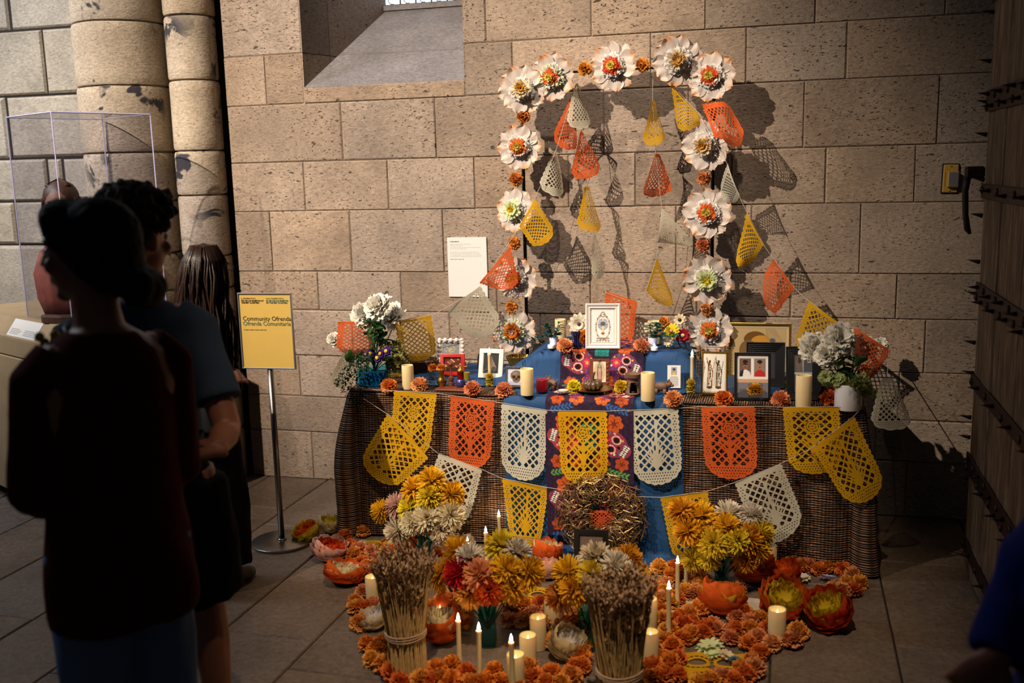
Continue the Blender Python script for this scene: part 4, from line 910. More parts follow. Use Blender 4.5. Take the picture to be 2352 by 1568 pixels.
def pic_guad(g):
    g.C[:] = lin('#e3d3c2'); g.ell(.5, .5, .46, .49, '#c9ab86')
    for k in range(28): a = 2 * pi * k / 28; g.line(.5, .5, .5 + .42 * math.cos(a), .5 + .46 * math.sin(a), .012, '#dbc08f')
    g.poly([(.5, .93), (.66, .8), (.72, .45), (.68, .12), (.32, .12), (.28, .45), (.34, .8)], '#5d7d78'); g.poly([(.5, .74), (.6, .66), (.62, .14), (.38, .14), (.4, .66)], '#c98f86'); g.ell(.5, .8, .07, .06, '#c69a78'); g.ell(.5, .09, .2, .05, '#8a4a3c'); g.ell(.5, .58, .06, .05, '#d8b092')
def pic_skullphoto(g):
    g.C[:] = lin('#c9cfe0'); g.rect(0, 0, 1, .22, '#aab4cc'); g.ell(.5, .58, .34, .32, '#7a6152'); g.ell(.5, .30, .20, .16, '#6b5446'); g.ell(.36, .5, .10, .085, '#2a1f1b'); g.ell(.64, .5, .10, .085, '#2a1f1b'); g.ell(.5, .37, .05, .07, '#31241e'); g.ell(.42, .72, .16, .1, '#8f7767'); 
    for k in range(7): g.rect(.36 + k * .042, .20, .36 + k * .042 + .03, .25, '#a18b78')
def pic_ship(g):
    g.C[:] = lin('#1a171a'); g.poly([(.15, .28), (.85, .28), (.75, .14), (.25, .14)], '#3a302a'); g.line(.5, .2, .5, .85, .012, '#8a7a68'); g.poly([(.5, .8), (.78, .32), (.5, .32)], '#6d6258'); g.poly([(.47, .72), (.25, .34), (.47, .34)], '#8b7f70'); g.line(.5, .82, .85, .25, .008, '#a08c70'); g.ell(.42, .3, .12, .05, '#b59a72')
def pic_bones(g):
    g.C[:] = lin('#8d8f93'); 
    for k in range(26): a = k * 2.4; r = .05 + .011 * k; g.ell(.5 + r * math.cos(a), .55 + .9 * r * math.sin(a), .035, .03, ['#c8b36a', '#dccf9a', '#9a7f3a'][k % 3])
def pic_warm(g):
    g.C[:] = lin('#5c2a1c'); g.rect(0, 0, 1, .3, '#3a1d16')
    for k in range(40): g.ell((k * .37) % 1, .3 + (k * .23) % .6, .05, .04, ['#a85c3c', '#c98a58', '#7b3a2a', '#d8b08a'][k % 4])
def pic_card(g):
    g.C[:] = lin('#e4e1de'); g.rect(.28, .58, .72, .93, '#8f9fb8'); g.ell(.5, .78, .1, .085, '#b98c70'); g.poly([(.34, .58), (.66, .58), (.6, .69), (.4, .69)], '#d8b65a'); g.ell(.5, .83, .1, .05, '#3c2c24')
    for k in range(11): w = .36 - (.1 if k in (0, 10) else .02 * (k % 3)); g.rect(.5 - w, .50 - k * .042, .5 + w, .515 - k * .042, '#8e8a88')
def pic_skeletons(g):
    g.C[:] = lin('#e6e1d6'); g.poly([(.45, .15), (.72, .15), (.6, .98), (.5, .9)], '#cfc7b4')
    for cx, tree in ((.28, '#9c6038'), (.70, '#5a4a3e')):
        g.line(cx - .1, .12, cx - .06, .75, .03, tree); g.line(cx - .06, .72, cx - .16, .9, .015, tree); g.line(cx + .1, .12, cx + .15, .6, .022, tree); g.line(cx + .15, .6, cx + .22, .8, .013, tree)
        g.ell(cx, .80, .05, .045, '#4a3a2e'); g.line(cx, .76, cx + .02, .48, .022, '#3c3028'); g.ell(cx + .01, .64, .075, .085, '#54443a'); g.ell(cx + .01, .64, .05, .06, '#d9d0c0', ring=.5); g.ell(cx + .02, .47, .05, .025, '#3c3028')
        g.line(cx + .01, .47, cx - .04, .14, .015, '#3c3028'); g.line(cx + .03, .47, cx + .09, .14, .015, '#3c3028'); g.line(cx - .05, .7, cx - .14, .8, .013, '#3c3028'); g.line(cx + .06, .7, cx + .12, .52, .013, '#3c3028'); g.ell(cx, .11, .14, .035, '#5b3d28')
def pic_portraits(g):
    g.C[:] = lin('#e9e2dc'); g.rect(0, 0, 1, .40, '#77747c'); g.rect(0, .36, 1, .44, '#c89f78'); g.rect(.08, .02, .9, .2, '#5f5d66'); g.poly([(0, .1), (.6, .3), (1, .12), (1, 0), (0, 0)], '#4e4d56')
    for x0, bgc, shirt, skin in ((.08, '#6f5a50', '#e4e0dc', '#8a6450'), (.55, '#8a7d74', '#b83028', '#a5715c')):
        g.rect(x0, .5, x0 + .37, .93, bgc); g.poly([(x0, .5), (x0 + .37, .5), (x0 + .34, .60), (x0 + .22, .66), (x0 + .14, .66), (x0 + .03, .60)], shirt); g.ell(x0 + .185, .765, .085, .105, skin); g.ell(x0 + .185, .845, .085, .045, '#2a2220'); g.rect(x0 + .14, .775, x0 + .17, .785, '#1c1614'); g.rect(x0 + .20, .775, x0 + .23, .785, '#1c1614'); g.ell(x0 + .185, .715, .03, .012, '#5b342c')
        if x0 < .3: g.poly([(x0, .5), (x0 + .1, .5), (x0 + .14, .66), (x0 + .03, .62)], '#22242c'); g.line(x0 + .11, .78, x0 + .26, .78, .012, '#1a1614')
def pic_window(g):
    g.C[:] = lin('#5d6068'); g.ell(.3, .75, .2, .22, '#7b6a5e'); g.ell(.3, .85, .1, .08, '#4a3c36'); g.ell(.75, .3, .2, .25, '#84878e'); g.rect(.48, 0, .52, 1, '#b9bcc2'); g.rect(0, .48, 1, .52, '#b9bcc2')
def pic_dim(g):
    g.C[:] = lin('#3a3a40'); g.ell(.5, .55, .2, .25, '#5a5552')
def pic_parch(g):
    g.C[:] = lin('#c9b48c'); g.rect(.04, .05, .96, .95, '#b79d70'); g.ell(.42, .72, .2, .16, '#6b4a20'); g.ell(.52, .66, .18, .14, '#c08a34'); g.ell(.3, .5, .16, .2, '#7a5a34'); g.ell(.72, .7, .05, .05, '#5f6468')
def pic_moonportrait(g):
    g.C[:] = lin('#6a5850'); g.rect(0, 0, 1, .1, '#4c3e3a'); g.ell(.55, .50, .2, .17, '#c8b4a4'); g.ell(.55, .34, .26, .2, '#3c302c'); g.ell(.6, .53, .16, .13, '#d8c6b6')

# --- frames
P = RZp(1385, 801); photo_frame('white beaded picture frame holding an ornate altar print on the riser', P, .170, .222, .026, WHITEF, pic_ornate, .012, .16, .12, 'scoop', .006)
photo_frame('ornate white scalloped frame with a grey floral print at the left', pyy(1036, 812, -.30), .13, .118, .02, WHITEF, pic_bones, .012, .15, .1, 'scoop', extra=lambda t: [MB().ball((sx * (.065 - .002) if k < 5 else -.06 + (k - 5) * .03, -.014, .012 + (k % 5) * .023 if k < 5 else (.004 if sx < 0 else .114)), (.012, .008, .012), 10, 6).obj('scallop', WHITEF, t, True) for sx in (-1, 1) for k in range(10)]).location.z = .80
photo_frame('red painted frame with a warm-toned picture behind the brass pots', pyy(1040, 862, -.42), .128, .112, .02, REDF, pic_warm, .012, .18, .12); 
photo_frame('white frame with a dark ship picture behind the lit taper', TB(1127, 868), .128, .148, .024, WHITEF, pic_ship, .012, .28, -.05)
photo_frame('small silver frame with a skull photograph on the blue cloth', TB(1186, 889), .108, .100, .011, SILVF, pic_skullphoto, .008, .2, .05, extra=lambda t: [MB().ball((-.048 + k * .0096, -.008, .0955), .0036, 8, 5).obj('bead', SILVF, t, True) for k in range(11)])
photo_frame('black frame with two portrait photographs right of the skeleton picture', T(1728, 919), .160, .215, .012, BLACKF, pic_portraits, .012, .26, .08)
photo_frame('gold wire grid frame holding a drawing of two skeletons', TB(1640, 905), .118, .196, .008, GOLDF, pic_skeletons, .006, .16, .02, mat_w=.004, extra=lambda t: ([MB().tube([(sx * (.059 + k * .011), -.004, -.004), (sx * (.059 + k * .011), -.004, .205)], .0012, 5).obj('grid_wire', GOLDF, t) for sx in (-1, 1) for k in (0, 1, 2)] + [MB().tube([(-.082, -.004, -.012 + k * .0108), (.082, -.004, -.012 + k * .0108)], .0012, 5).obj('grid_wire', GOLDF, t) for k in (0, 1, 20, 21)] + [MB().tube([(sx * .059, -.004, -.012 + k * .0152), (sx * .082, -.004, -.012 + k * .0152)], .0012, 5).obj('grid_wire', GOLDF, t) for sx in (-1, 1) for k in range(1, 15)]))
photo_frame('large ribbed black frame standing behind the portraits', pyy(1757, 895, -.42), .178, .215, .045, CHARF, pic_dim, .016, .16, .05, 'step').location.z = TT
photo_frame('tall ribbed charcoal frame with a window photograph behind the pillar candle', T(1845, 918), .150, .238, .036, CHARF, pic_window, .016, .24, .12, 'step')
photo_frame('wide gilt-edged parchment picture leaning against the wall at the right', (pyy(1745, 800, -.20).x, -.20, TT), .30, .272, .012, GOLDF, pic_parch, .012, .14, .03, stand=False)
def card(label, p, w, h, fn, name, rz=0, tilt=.22, cat='card', m=None, th=.003):
    t = thing(name, label, cat, p, (-tilt, 0, rz)); MB().box((0, th / 2, h / 2), (w, th, h)).obj('card_sheet' if m is None else 'board', m or mat('card_white', '#e8e4e0', .6, .03), t); print_plane('print', w - (.002 if m is None else .034), h - (.002 if m is None else .034), fn, t, loc=(0, -.001, .001 if m is None else .02)); return t
card('white memorial card with a small photo and lines of text', TB(1548, 891), .062, .108, pic_card, 'memorial_card', .1)
g_ = card('carved wooden plaque with a robed saint in a sunburst', pz(1377, 887, TZB + .008), .094, .132, pic_guad, 'wooden_plaque', .12, .2, 'plaque', WOODR, .012)
MB().lathe([(.005, 0), (.0075, .0015), (.005, .003)], 14, cap=False).obj('hanging_eyelet', SILVF, g_, True, (0, -.001, .122), (pi / 2, 0, 0))
for k in range(6): MB().ball((.038, -.001, .015 + k * .019), (.005, .002, .007), 8, 5).obj('carved_relief', WOODR, g_, True); 

# --- candles on the altar
pillar('plain ivory pillar candle near the left end of the altar', T(938, 892), .029, .118); pillar('plain ivory pillar candle beside the skull photograph', TB(1211, 906), .031, .124); pillar('plain ivory pillar candle right of the incense burner', TB(1488, 919), .0315, .128); pillar('ivory pillar candle near the right end in front of the charcoal frame', T(1845, 933), .0345, .14)
pillar('ivory pillar candle at the left of the riser beside the white flower', RZp(1288, 777), .029, .102); pillar('ivory pillar candle at the right of the riser behind the potted plant', RZp(1505, 788), .033, .112)
t = thing('red_candle', 'short crimson candle on the blue cloth', 'candle', TB(1245, 898)); MB().lathe([(.001, 0), (.027, 0), (.028, .003), (.028, .054), (.025, .058), (.02, .054), (.001, .052)], 30, cap=False).obj('wax_body', CHERRY, t, auto=40); MB().tube([(0, 0, .05), (.001, 0, .062)], .001, 5).obj('wick', WICK, t)
tumbler('square glass holding yellow petals and a lit taper, left of the riser', TB(1125, 890), .027, .085, square=True, group='glasses with yellow petals'); tumbler('square glass of yellow petals with a lit taper, right of the riser', TB(1587, 908), .030, .092, square=True, group='glasses with yellow petals'); tumbler('round glass stuffed with a yellow flower in front of the portraits', T(1734, 931), .033, .098, group='glasses with yellow petals')
for lab, px, py, s, n in (('yellow paper flower filling the left candle glass', 1125, 890, .026, 2), ('yellow paper flower filling the right candle glass', 1587, 908, .028, 2)):
    p = TB(px, py); t = thing('glass_flower', lab, 'paper flower', (p.x, p.y, p.z + .012))
    for k in range(n): o = link('ruffled_bloom', CARN['yellow'][k], t, None, (0, 0, .028 * k), (0, 0, k)); o.scale = (s / .043 * .8, s / .043 * .8, s / .043)
p = T(1734, 931); carnation('golden paper flower stuffed into the round glass', 'gold', (p.x, p.y, p.z + .05), .036, (0, 0, 0))
p = TB(1126, 890); taper('lit white taper in the left petal-filled glass', (p.x, p.y, p.z + .02), .148, .0082, .05); p = TB(1590, 908); taper('lit white taper in the right petal-filled glass', (p.x - .002, p.y + .004, p.z + .02), .162, .0082, .05)
def tealight(label, p):
    t = thing('led_tealight', label, 'tealight', p, group='LED tealights on the riser'); MB().lathe([(.001, 0), (.018, 0), (.0185, .002), (.018, .015), (.016, .017), (.001, .0155)], 24, cap=False).obj('cup', WAXW, t, auto=40)
    MB().lathe([(.001, 0), (.005, .001), (.0058, .007), (.003, .014), (.0004, .02)], 12).obj('bulb', mat('cool_bulb', (.8, .85, 1), .3, .02, emit=(.62, .70, 1.0), estr=6), t, True, (0, 0, .015)); glow(t, (0, -.03, .03), .05, .01, (.5, .6, 1.0))
tealight('glowing LED tealight by the left potted plant', RZp(1266, 799)); tealight('glowing LED tealight by the right potted plant', RZp(1503, 804))

# --- marigold-like flowers laid along the altar
for lab, px, py, c in (('orange paper flower beside the turquoise vase', 897, 897, 'deep'), ('orange paper flower right of the leftmost altar candle', 967, 893, 'coral'), ('orange paper flower in front of the red grinder', 1089, 903, 'coral'), ('peach paper flower left of the skull-photo candle', 1161, 906, 'coral'), ('orange paper flower in front of the memorial card', 1548, 926, 'coral'), ('orange paper flower below the skeleton picture', 1665, 927, 'deep'), ('orange paper flower left of the rightmost altar candle', 1791, 928, 'coral'), ('orange paper flower leaning on the white cylinder vase', 1905, 926, 'deep')):
    p = T(px, py); carnation(lab, c, (p.x, p.y, TT + .002), .044, (rnd(.3, .7), rnd(-.2, .2), rnd(-.4, .4)), 'paper flowers along the altar edge')
carnation('orange paper flower on the riser left of the frog vase', 'coral', RZp(1297, 803), .042, (.5, .1, .2)); carnation('orange paper flower on the riser right of the white frame', 'coral', RZp(1470, 803), .042, (.5, -.1, 1.2))
carnation('yellow paper flower left of the clay pumpkin', 'yellow', pz(1319, 893, TZB + .01), .036, (.8, .1, 0)); carnation('yellow paper flower right of the clay pumpkin', 'yellow', pz(1427, 893, TZB + .01), .036, (.8, -.2, .3))

# --- dishes, pumpkin, burner, figures
p = pz(1362, 897, TZB + .004); t = thing('brass_plate', 'shallow brass plate under the clay pumpkin', 'plate', p); MB().lathe([(.001, 0), (.05, 0), (.072, .006), (.092, .012), (.093, .014), (.072, .009), (.05, .004), (.001, .004)], 40, cap=False).obj('dish', BR, t, auto=50)
t = thing('clay_pumpkin', 'glossy brown clay pumpkin with a tall stalk on the brass plate', 'pumpkin', (p.x, p.y, p.z + .005))
for k in range(10): a = 2 * pi * k / 10; MB().ball((.024 * math.cos(a), .024 * math.sin(a), .024), (.024, .017, .024), 14, 10, rot=Euler((0, 0, a)).to_matrix()).obj('lobe', TERRAD, t, True)
MB().tube([(0, 0, .036), (0, 0, .052), (.003, -.001, .068), (.008, -.002, .082), (.012, -.002, .084)], [.012, .007, .005, .0055, .0045], 12).obj('stalk', TERRAD, t, True)
for lab, px, py, r in (('small round glass dish of white wax left of the pumpkin', 1294, 903, .031), ('empty ribbed glass dish right of the brass plate', 1405, 913, .036)):
    t = tumbler(lab, pz(px, py, TZB + .004), r, .022, cat='dish', name='glass_dish', rb=r * .9)
    if px < 1300: MB().lathe([(.001, .010), (.024, .010), (.0245, .016), (.001, .018)], 24, cap=False).obj('wax_fill', WAXW, t, auto=40)
p = TB(1454, 905); t = thing('incense_burner', 'brown clay incense burner with an arched opening', 'incense burner', p, (0, 0, .25))
def burner():
    mb = MB(); n = 40; prof = [(.036, 0), (.036, .012), (.032, .018), (.029, .04), (.028, .06), (.024, .066), (.026, .074), (.036, .082), (.038, .098), (.034, .098), (.02, .086), (.001, .084)]
    vs = [(r * math.cos(2 * pi * i / n), r * math.sin(2 * pi * i / n), z) for r, z in prof for i in range(n)]; fs = []
    for j in range(len(prof) - 1):
        for i in range(n):
            a = 2 * pi * (i + .5) / n; d = abs((a - 1.5 * pi + pi) % (2 * pi) - pi); 
            if 1 <= j <= 3 and d < (.62 if j < 3 else .45): continue
            i2 = (i + 1) % n; fs.append((j * n + i, j * n + i2, (j + 1) * n + i2, (j + 1) * n + i))
    return mb.add(vs, fs)
bo = burner().obj('burner_body', TERRA, t, auto=40); so = bo.modifiers.new('wall', 'SOLIDIFY'); so.thickness = .004
MB().lathe([(.001, 0), (.018, 0), (.018, .012), (.001, .013)], 20, cap=False).obj('inner_cup', BLACKF, t, True, (0, 0, .004))
for k in range(8): MB().ball((.0275 * math.cos(k * .785 + .3), .0275 * math.sin(k * .785 + .3), .052), (.004, .004, .006), 8, 5).obj('pierced_ornament', BLACKF, t, True)
def creature(label, p, rz, name, m=TERRA, s=1.0):
    t = thing(name, label, 'figurine', p, (0, 0, rz)); mb = MB(); mb.ball((0, 0, .030), (.034, .020, .021), 16, 10); mb.ball((.036, 0, .043), (.017, .015, .016), 12, 8); mb.ball((.052, 0, .039), (.009, .008, .007), 10, 6); mb.obj('body', m, t, True)
    for sx in (-1, 1):
        for x in (-.02, .02): MB().lathe([(.007, 0), (.0085, .004), (.0085, .022)], 10, c=(x, sx * .012, 0)).obj('leg', m, t, True)
        MB().ball((.034, sx * .010, .058), (.005, .003, .009), 8, 5).obj('ear', m, t, True)
    MB().tube([(-.032, 0, .036), (-.044, 0, .046), (-.046, 0, .056)], [.005, .004, .003], 8).obj('tail', m, t, True); t.scale = (s, s, s); return t
creature('small reddish clay dog figurine behind the crimson candle', TB(1269, 893), 2.4, 'clay_dog', TERRA, .95); creature('brown clay animal figurine right of the incense-burner candle', TB(1519, 902), -.2, 'clay_animal', TERRA, 1.0)

# --- brass and grinders on a wooden tray
p = T(1033, 899); t = thing('wooden_tray', 'small dark wooden tray under the brass pots', 'tray', (p.x, p.y + .03, TT)); MB().bbox((0, 0, .006), (.15, .075, .012), .004).obj('board', WOODR, t)
zt = TT + .013; px_ = T(1012, 893); t = thing('brass_vase', 'bulbous brass vase topped by an orange flower', 'vase', (px_.x, px_.y + .02, zt)); MB().lathe([(.001, 0), (.017, 0), (.018, .003), (.024, .014), (.025, .024), (.019, .036), (.013, .05), (.014, .066), (.020, .078), (.018, .078), (.001, .070)], 28, cap=False).obj('vase_body', BR, t, auto=50); MB().lathe([(.0255, .020), (.0262, .022), (.0255, .024)], 28, cap=False).obj('engraved_band', mat('dark_brass', '#4c3818', .4, .3, 90, .2, metal=.9), t)
carnation('orange paper flower on top of the bulbous brass vase', 'orange', (px_.x, px_.y + .02, zt + .072), .026, (0, 0, 0))
px_ = T(1034, 893); t = thing('wooden_whisk', 'slim wooden chocolate whisk with a round knob', 'whisk', (px_.x, px_.y + .02, zt)); MB().lathe([(.001, 0), (.014, 0), (.0145, .016), (.012, .018), (.012, .026), (.015, .028), (.0145, .042), (.006, .046), (.0035, .05), (.0035, .098), (.001, .1)], 20, cap=False).obj('handle', WOODR, t, auto=50); MB().ball((0, 0, .106), .011, 14, 9).obj('knob', WOODR, t, True)
px_ = T(1056, 895); t = thing('pepper_grinder', 'red and brass coffee grinder with a crank handle', 'grinder', (px_.x, px_.y + .02, zt)); REDE = mat('red_enamel', '#8c1420', .25, .3, 20, .05, metal=.4)
MB().lathe([(.001, 0), (.020, 0), (.021, .003), (.026, .012), (.024, .024), (.016, .036)], 26, cap=False).obj('bulb_base', mat('blue_red_enamel', '#3d3a6e', .25, .6, 60, .05, metal=.3), t, True); MB().lathe([(.016, .036), (.0165, .04), (.0165, .070), (.018, .073)], 26, cap=False).obj('barrel', REDE, t, True); MB().lathe([(.018, .073), (.019, .076), (.012, .088), (.005, .092), (.004, .1), (.001, .1)], 26, cap=False).obj('cap', BR, t, True); MB().tube([(0, 0, .098), (.03, 0, .100), (.036, 0, .1), (.036, 0, .112)], .0022, 6).obj('crank', BR, t, True); MB().ball((.036, 0, .114), .0055, 10, 6).obj('crank_knob', BR, t, True)
t = tumbler('small clear glass bottle near the left altar candle', T(990, 893), .022, .058, name='glass_bottle', cat='bottle', rb=.022); MB().lathe([(.022, .058), (.012, .066), (.012, .078), (.015, .08)], 24, cap=False).obj('neck', GLASS, t, True)
p = pyy(996, 880, -.52); t = tumbler('tall clear glass jar with an orange bloom inside', (p.x, -.52, TT), .034, .105, name='glass_jar', cat='jar'); carnation('orange paper bloom inside the tall glass jar', 'deep', (p.x, -.52, TT + .05), .028, (0, 0, 0))
p = pyy(1072, 880, -.50); t = thing('yellow_votive', 'small olive yellow votive candle by the red frame', 'candle', (p.x, -.50, TT)); MB().lathe([(.001, 0), (.018, 0), (.0185, .003), (.018, .045), (.012, .045), (.001, .04)], 24, cap=False).obj('wax_body', mat('olive_wax', '#8a7a1c', .4, .1, 20, .05), t, auto=40)
# wicker basket behind
WICK_ = mat('wicker', '#6a4a2c', .7, .3, 60, .3); p = pyy(960, 868, -.32); t = thing('wicker_basket', 'flat brown wicker basket behind the left altar candle', 'basket', (p.x, -.32, TT), (0, 0, .1))
for k in range(7): MB().tube([((.085 + .006 * k) * math.cos(a), (.055 + .004 * k) * math.sin(a), .006 + .010 * k) for a in np.linspace(0, 2 * pi, 40)], .0055, 6, cap=False).obj('wicker_coil', WICK_, t, True)
for k in range(22): a = 2 * pi * k / 22; MB().tube([(.08 * math.cos(a), .05 * math.sin(a), .0), (.128 * math.cos(a), .083 * math.sin(a), .075)], .003, 5).obj('stake', WICK_, t)
MB().lathe([(.001, 0), (1, 0), (1, .005), (.001, .005)], 30, cap=False).obj('basket_floor', WICK_, t).scale = (.085, .055, 1)
p = pyy(912, 866, -.45); t = thing('woven_tray', 'small yellow woven tray by the turquoise vase', 'tray', (p.x, -.45, TT + .001), (0, 0, .2)); YW = mat('yellow_cane', '#a07a1c', .6, .2, 60, .2)
for k in range(11): MB().box((-.05 + k * .01, 0, .004), (.003, .08, .003), (0, 0, .5)).obj('cane_strip', YW, t); MB().box((-.05 + k * .01, 0, .007), (.003, .08, .003), (0, 0, -.5)).obj('cane_strip', YW, t)
p = pyy(1117, 800, -.22); t = thing('black_jar', 'black domed jar behind the ship picture', 'jar', (p.x, -.22, TT)); MB().lathe([(.001, 0), (.045, 0), (.05, .01), (.05, .07), (.046, .078)], 30, cap=False).obj('jar_body', BLACKF, t, auto=40); MB().lathe([(.047, .078), (.047, .083), (.036, .098), (.016, .106), (.012, .114), (.001, .115)], 30, cap=False).obj('lid', BLACKF, t, auto=40)

# --- urns at the feet of the arch
p = (XL_ - .03, -.235, TT); t = thing('gold_urn', 'ribbed gold bowl under the left side of the arch', 'bowl', p)
MB().lathe([(.001, 0), (.035, 0), (.03, .01), (.04, .03), (.058, .07), (.062, .085), (.058, .085), (.03, .03), (.001, .028)], 60, cap=False, wob=lambda a, z: 1 + .045 * math.sin(24 * a) * (z > .015)).obj('bowl', GOLDF, t, auto=60)

# --- potted plants on the riser
def leaf_mesh(L, w, m, name='leaf', bend=.3):
    mb = MB(); petal(mb, 0, 0, 0, L, w, .3, curl=-bend * 2, cup=.15, nu=4, nv=6, tipw=.05); return mb.mesh(name, m, True)
LEAFB = thin_mat('blue_green_leaf', '#2c5650', .5, .3, 60, .2); LF1 = leaf_mesh(.040, .021, LEAFB); LF2 = leaf_mesh(.05, .028, GREEN)
def sprig(parent, n, hgt, spread, lf, base=(0, 0, 0), droop=0.0, az=None, stemr=.0016, stem_mat=None):
    for k in range(n):
        a = rnd(0, 6.28) if az is None else az + rnd(-.5, .5); q = Vector(base); pts = [q.copy()]
        for j in range(5): q = q + Vector((math.cos(a) * spread / 5, math.sin(a) * spread / 5, hgt / 5 - droop * j / 10)); pts.append(q.copy())
        st = MB().tube(pts, stemr, 5).obj('stem', stem_mat or STEM, parent, True)
        for j in range(1, 6):
            for sg in (-1, 1): o = link('leaf', lf, st, None, pts[j], (rnd(-.3, .3), rnd(-.5, .2), a + sg * rnd(.5, 1.3))); o.scale = (rnd(.6, 1.0),) * 3
def potted(label, p, r, h):
    t = thing('potted_plant', label, 'potted plant', p, group='small potted plants on the riser'); MB().lathe([(.001, 0), (r * .8, 0), (r * .82, .003), (r, h - .003), (r * 1.02, h), (r * .9, h), (r * .85, h - .008), (.001, h - .008)], 28, cap=False).obj('pot', CERW, t, auto=40); MB().lathe([(.001, h - .006), (r * .86, h - .007)], 20, cap=False).obj('soil', SOIL, t); sprig(t, 5, .07, .035, LF1, (0, 0, h - .01)); return t
t = potted('small white potted plant at the left of the riser', RZp(1272, 797), .023, .052); sprig(t, 2, .0, .13, LF1, (0, 0, .055), .018, pi + .2)
t = potted('small white potted plant at the right of the riser', RZp(1499, 799), .024, .054); sprig(t, 2, .03, .13, LF1, (0, 0, .05), .02, -.1)
# frog vase
p = RZp(1323, 798); t = thing('frog_vase', 'dark cobalt glass frog vase on the riser', 'vase', p, (0, 0, .2)); COB = mat('cobalt_glass', '#10173c', .08, .3, 12, .02, coat=.6)
MB().lathe([(.001, 0), (.022, 0), (.026, .008), (.020, .022), (.018, .045), (.021, .065), (.024, .076), (.020, .078), (.016, .06), (.001, .05)], 28, cap=False).obj('vase_body', COB, t, auto=50)
for sx in (-1, 1): MB().ball((sx * .017, -.008, .078), .008, 12, 8).obj('eye', COB, t, True); MB().ball((sx * .024, -.008, .014), (.009, .012, .013), 12, 8).obj('haunch', COB, t, True); MB().ball((sx * .014, -.022, .005), (.007, .010, .005), 10, 6).obj('foot', COB, t, True)
# white and red flowers behind the frog
WHP = thin_mat('silk_white_petal', '#f1e8d2', .6, .05, 30, .3); DAIS = daisy_mesh('silk_dahlia', .062, WHP, 12, 3, 3, .42, .2)
def bloom(label, me, p, rot, core=None, stem_to=None, sc=1.0, group=None, name='silk_flower', cat='flower', stem_r=.002):
    t = thing(name, label, cat, p, rot, group); o = link('bloom', me, t); o.scale = (sc,) * 3
    if core: MB().ball((0, 0, .012 * sc), (.010 * sc, .010 * sc, .006 * sc), 12, 7).obj('flower_heart', core, t, True)
    if stem_to is not None:
        R = Euler(rot).to_matrix().inverted(); e = R @ (Vector(stem_to) - Vector(p)); MB().tube([(0, 0, .004), (0, 0, -.02), tuple(Vector((0, 0, -.02)).lerp(e, .5)), tuple(e)], stem_r, 6).obj('stem', STEM, t, True)
    return t
PURP = mat('plum_heart', '#4a1238', .6); 
p = pyy(1332, 745, -.20); bloom('large white silk dahlia behind the riser candle', DAIS, p, (pi / 2 - .2, 0, -.1), PURP, (p.x + .02, -.16, RZ0 + .01))
p = pyy(1342, 772, -.24); bloom('red-orange silk flower tucked behind the white frame', CARN['deep'][1], p, (pi / 2, 0, .4), None, (p.x, -.2, RZ0 + .01))
# talavera vase with mixed bouquet at the right of the riser
def tal(g):
    pass
def talavera_mat():
    m, t, b = new_mat('painted_majolica'); co = t.coord('Object', (1, 1, 1)); v = t.new('ShaderNodeTexVoronoi'); v.inputs['Scale'].default_value = 36; t.link(co, v.inputs['Vector']); n = t.noise(co, 40, 2)
    k = t.math('SUBTRACT', v.outputs['Distance'], t.math('MULTIPLY', n, .35)); c = t.ramp(k, [(.0, lin('#14100e')), (.16, lin('#1c1512')), (.17, lin('#d8b060')), (.25, lin('#e9e0cc')), (.5, lin('#efe6d2'))], 'CONSTANT'); t.link(c, b.inputs['Base Color']); b.inputs['Roughness'].default_value = .3; b.inputs['Coat Weight'].default_value = .3; return m
TAL = talavera_mat(); vp = Vector((-.455, -.30, TT + .012)); t = thing('painted_vase', 'patterned black and cream vase at the right of the riser', 'vase', vp); MB().lathe([(.001, 0), (.03, 0), (.034, .004), (.05, .04), (.052, .07), (.04, .105), (.032, .12), (.04, .135), (.036, .135), (.028, .12), (.001, .11)], 34, cap=False).obj('vase_body', TAL, t, auto=50)
vt = (vp.x, vp.y, vp.z + .06); YD = daisy_mesh('yellow_daisy', .045, PM['yellow'], 14, 2, 4, .34, .15); RD = daisy_mesh('red_silk_flower', .036, thin_mat('crimson_petal', '#9c1226', .6, .1, 30, .25), 9, 2, 5, .6, .2); OC = CARN['orange'][2]; WH = daisy_mesh('cream_daisy', .036, PM['cream'], 10, 2, 6, .5, .2)
for lab, me, px, py, yy, sc, core in (('orange silk marigold at the top of the painted vase bouquet', OC, 1530, 741, -.33, .72, None), ('yellow and orange silk daisy in the painted vase bouquet', YD, 1543, 760, -.37, .9, PM['coral']), ('crimson silk flower in the painted vase bouquet', RD, 1569, 771, -.36, 1.0, PM['cream']), ('cream silk flower at the left of the painted vase bouquet', WH, 1494, 752, -.30, 1.0, None), ('cream and black silk flower at the back of the painted vase bouquet', WH, 1562, 735, -.26, .9, mat('black_heart', '#15110f', .6)), ('small cream silk flower low in the painted vase bouquet', WH, 1535, 785, -.38, .7, None)):
    p = pyy(px, py, yy); bloom(lab, me, p, (pi / 2 - .3, 0, rnd(-.4, .3)), core, vt, sc, 'flowers in the painted vase')
t = thing('leafy_sprig', 'blue-green leafy sprig drooping from the painted vase', 'foliage', vt); sprig(t, 4, .06, .10, LF1, (0, 0, .04), .03, -1.6)

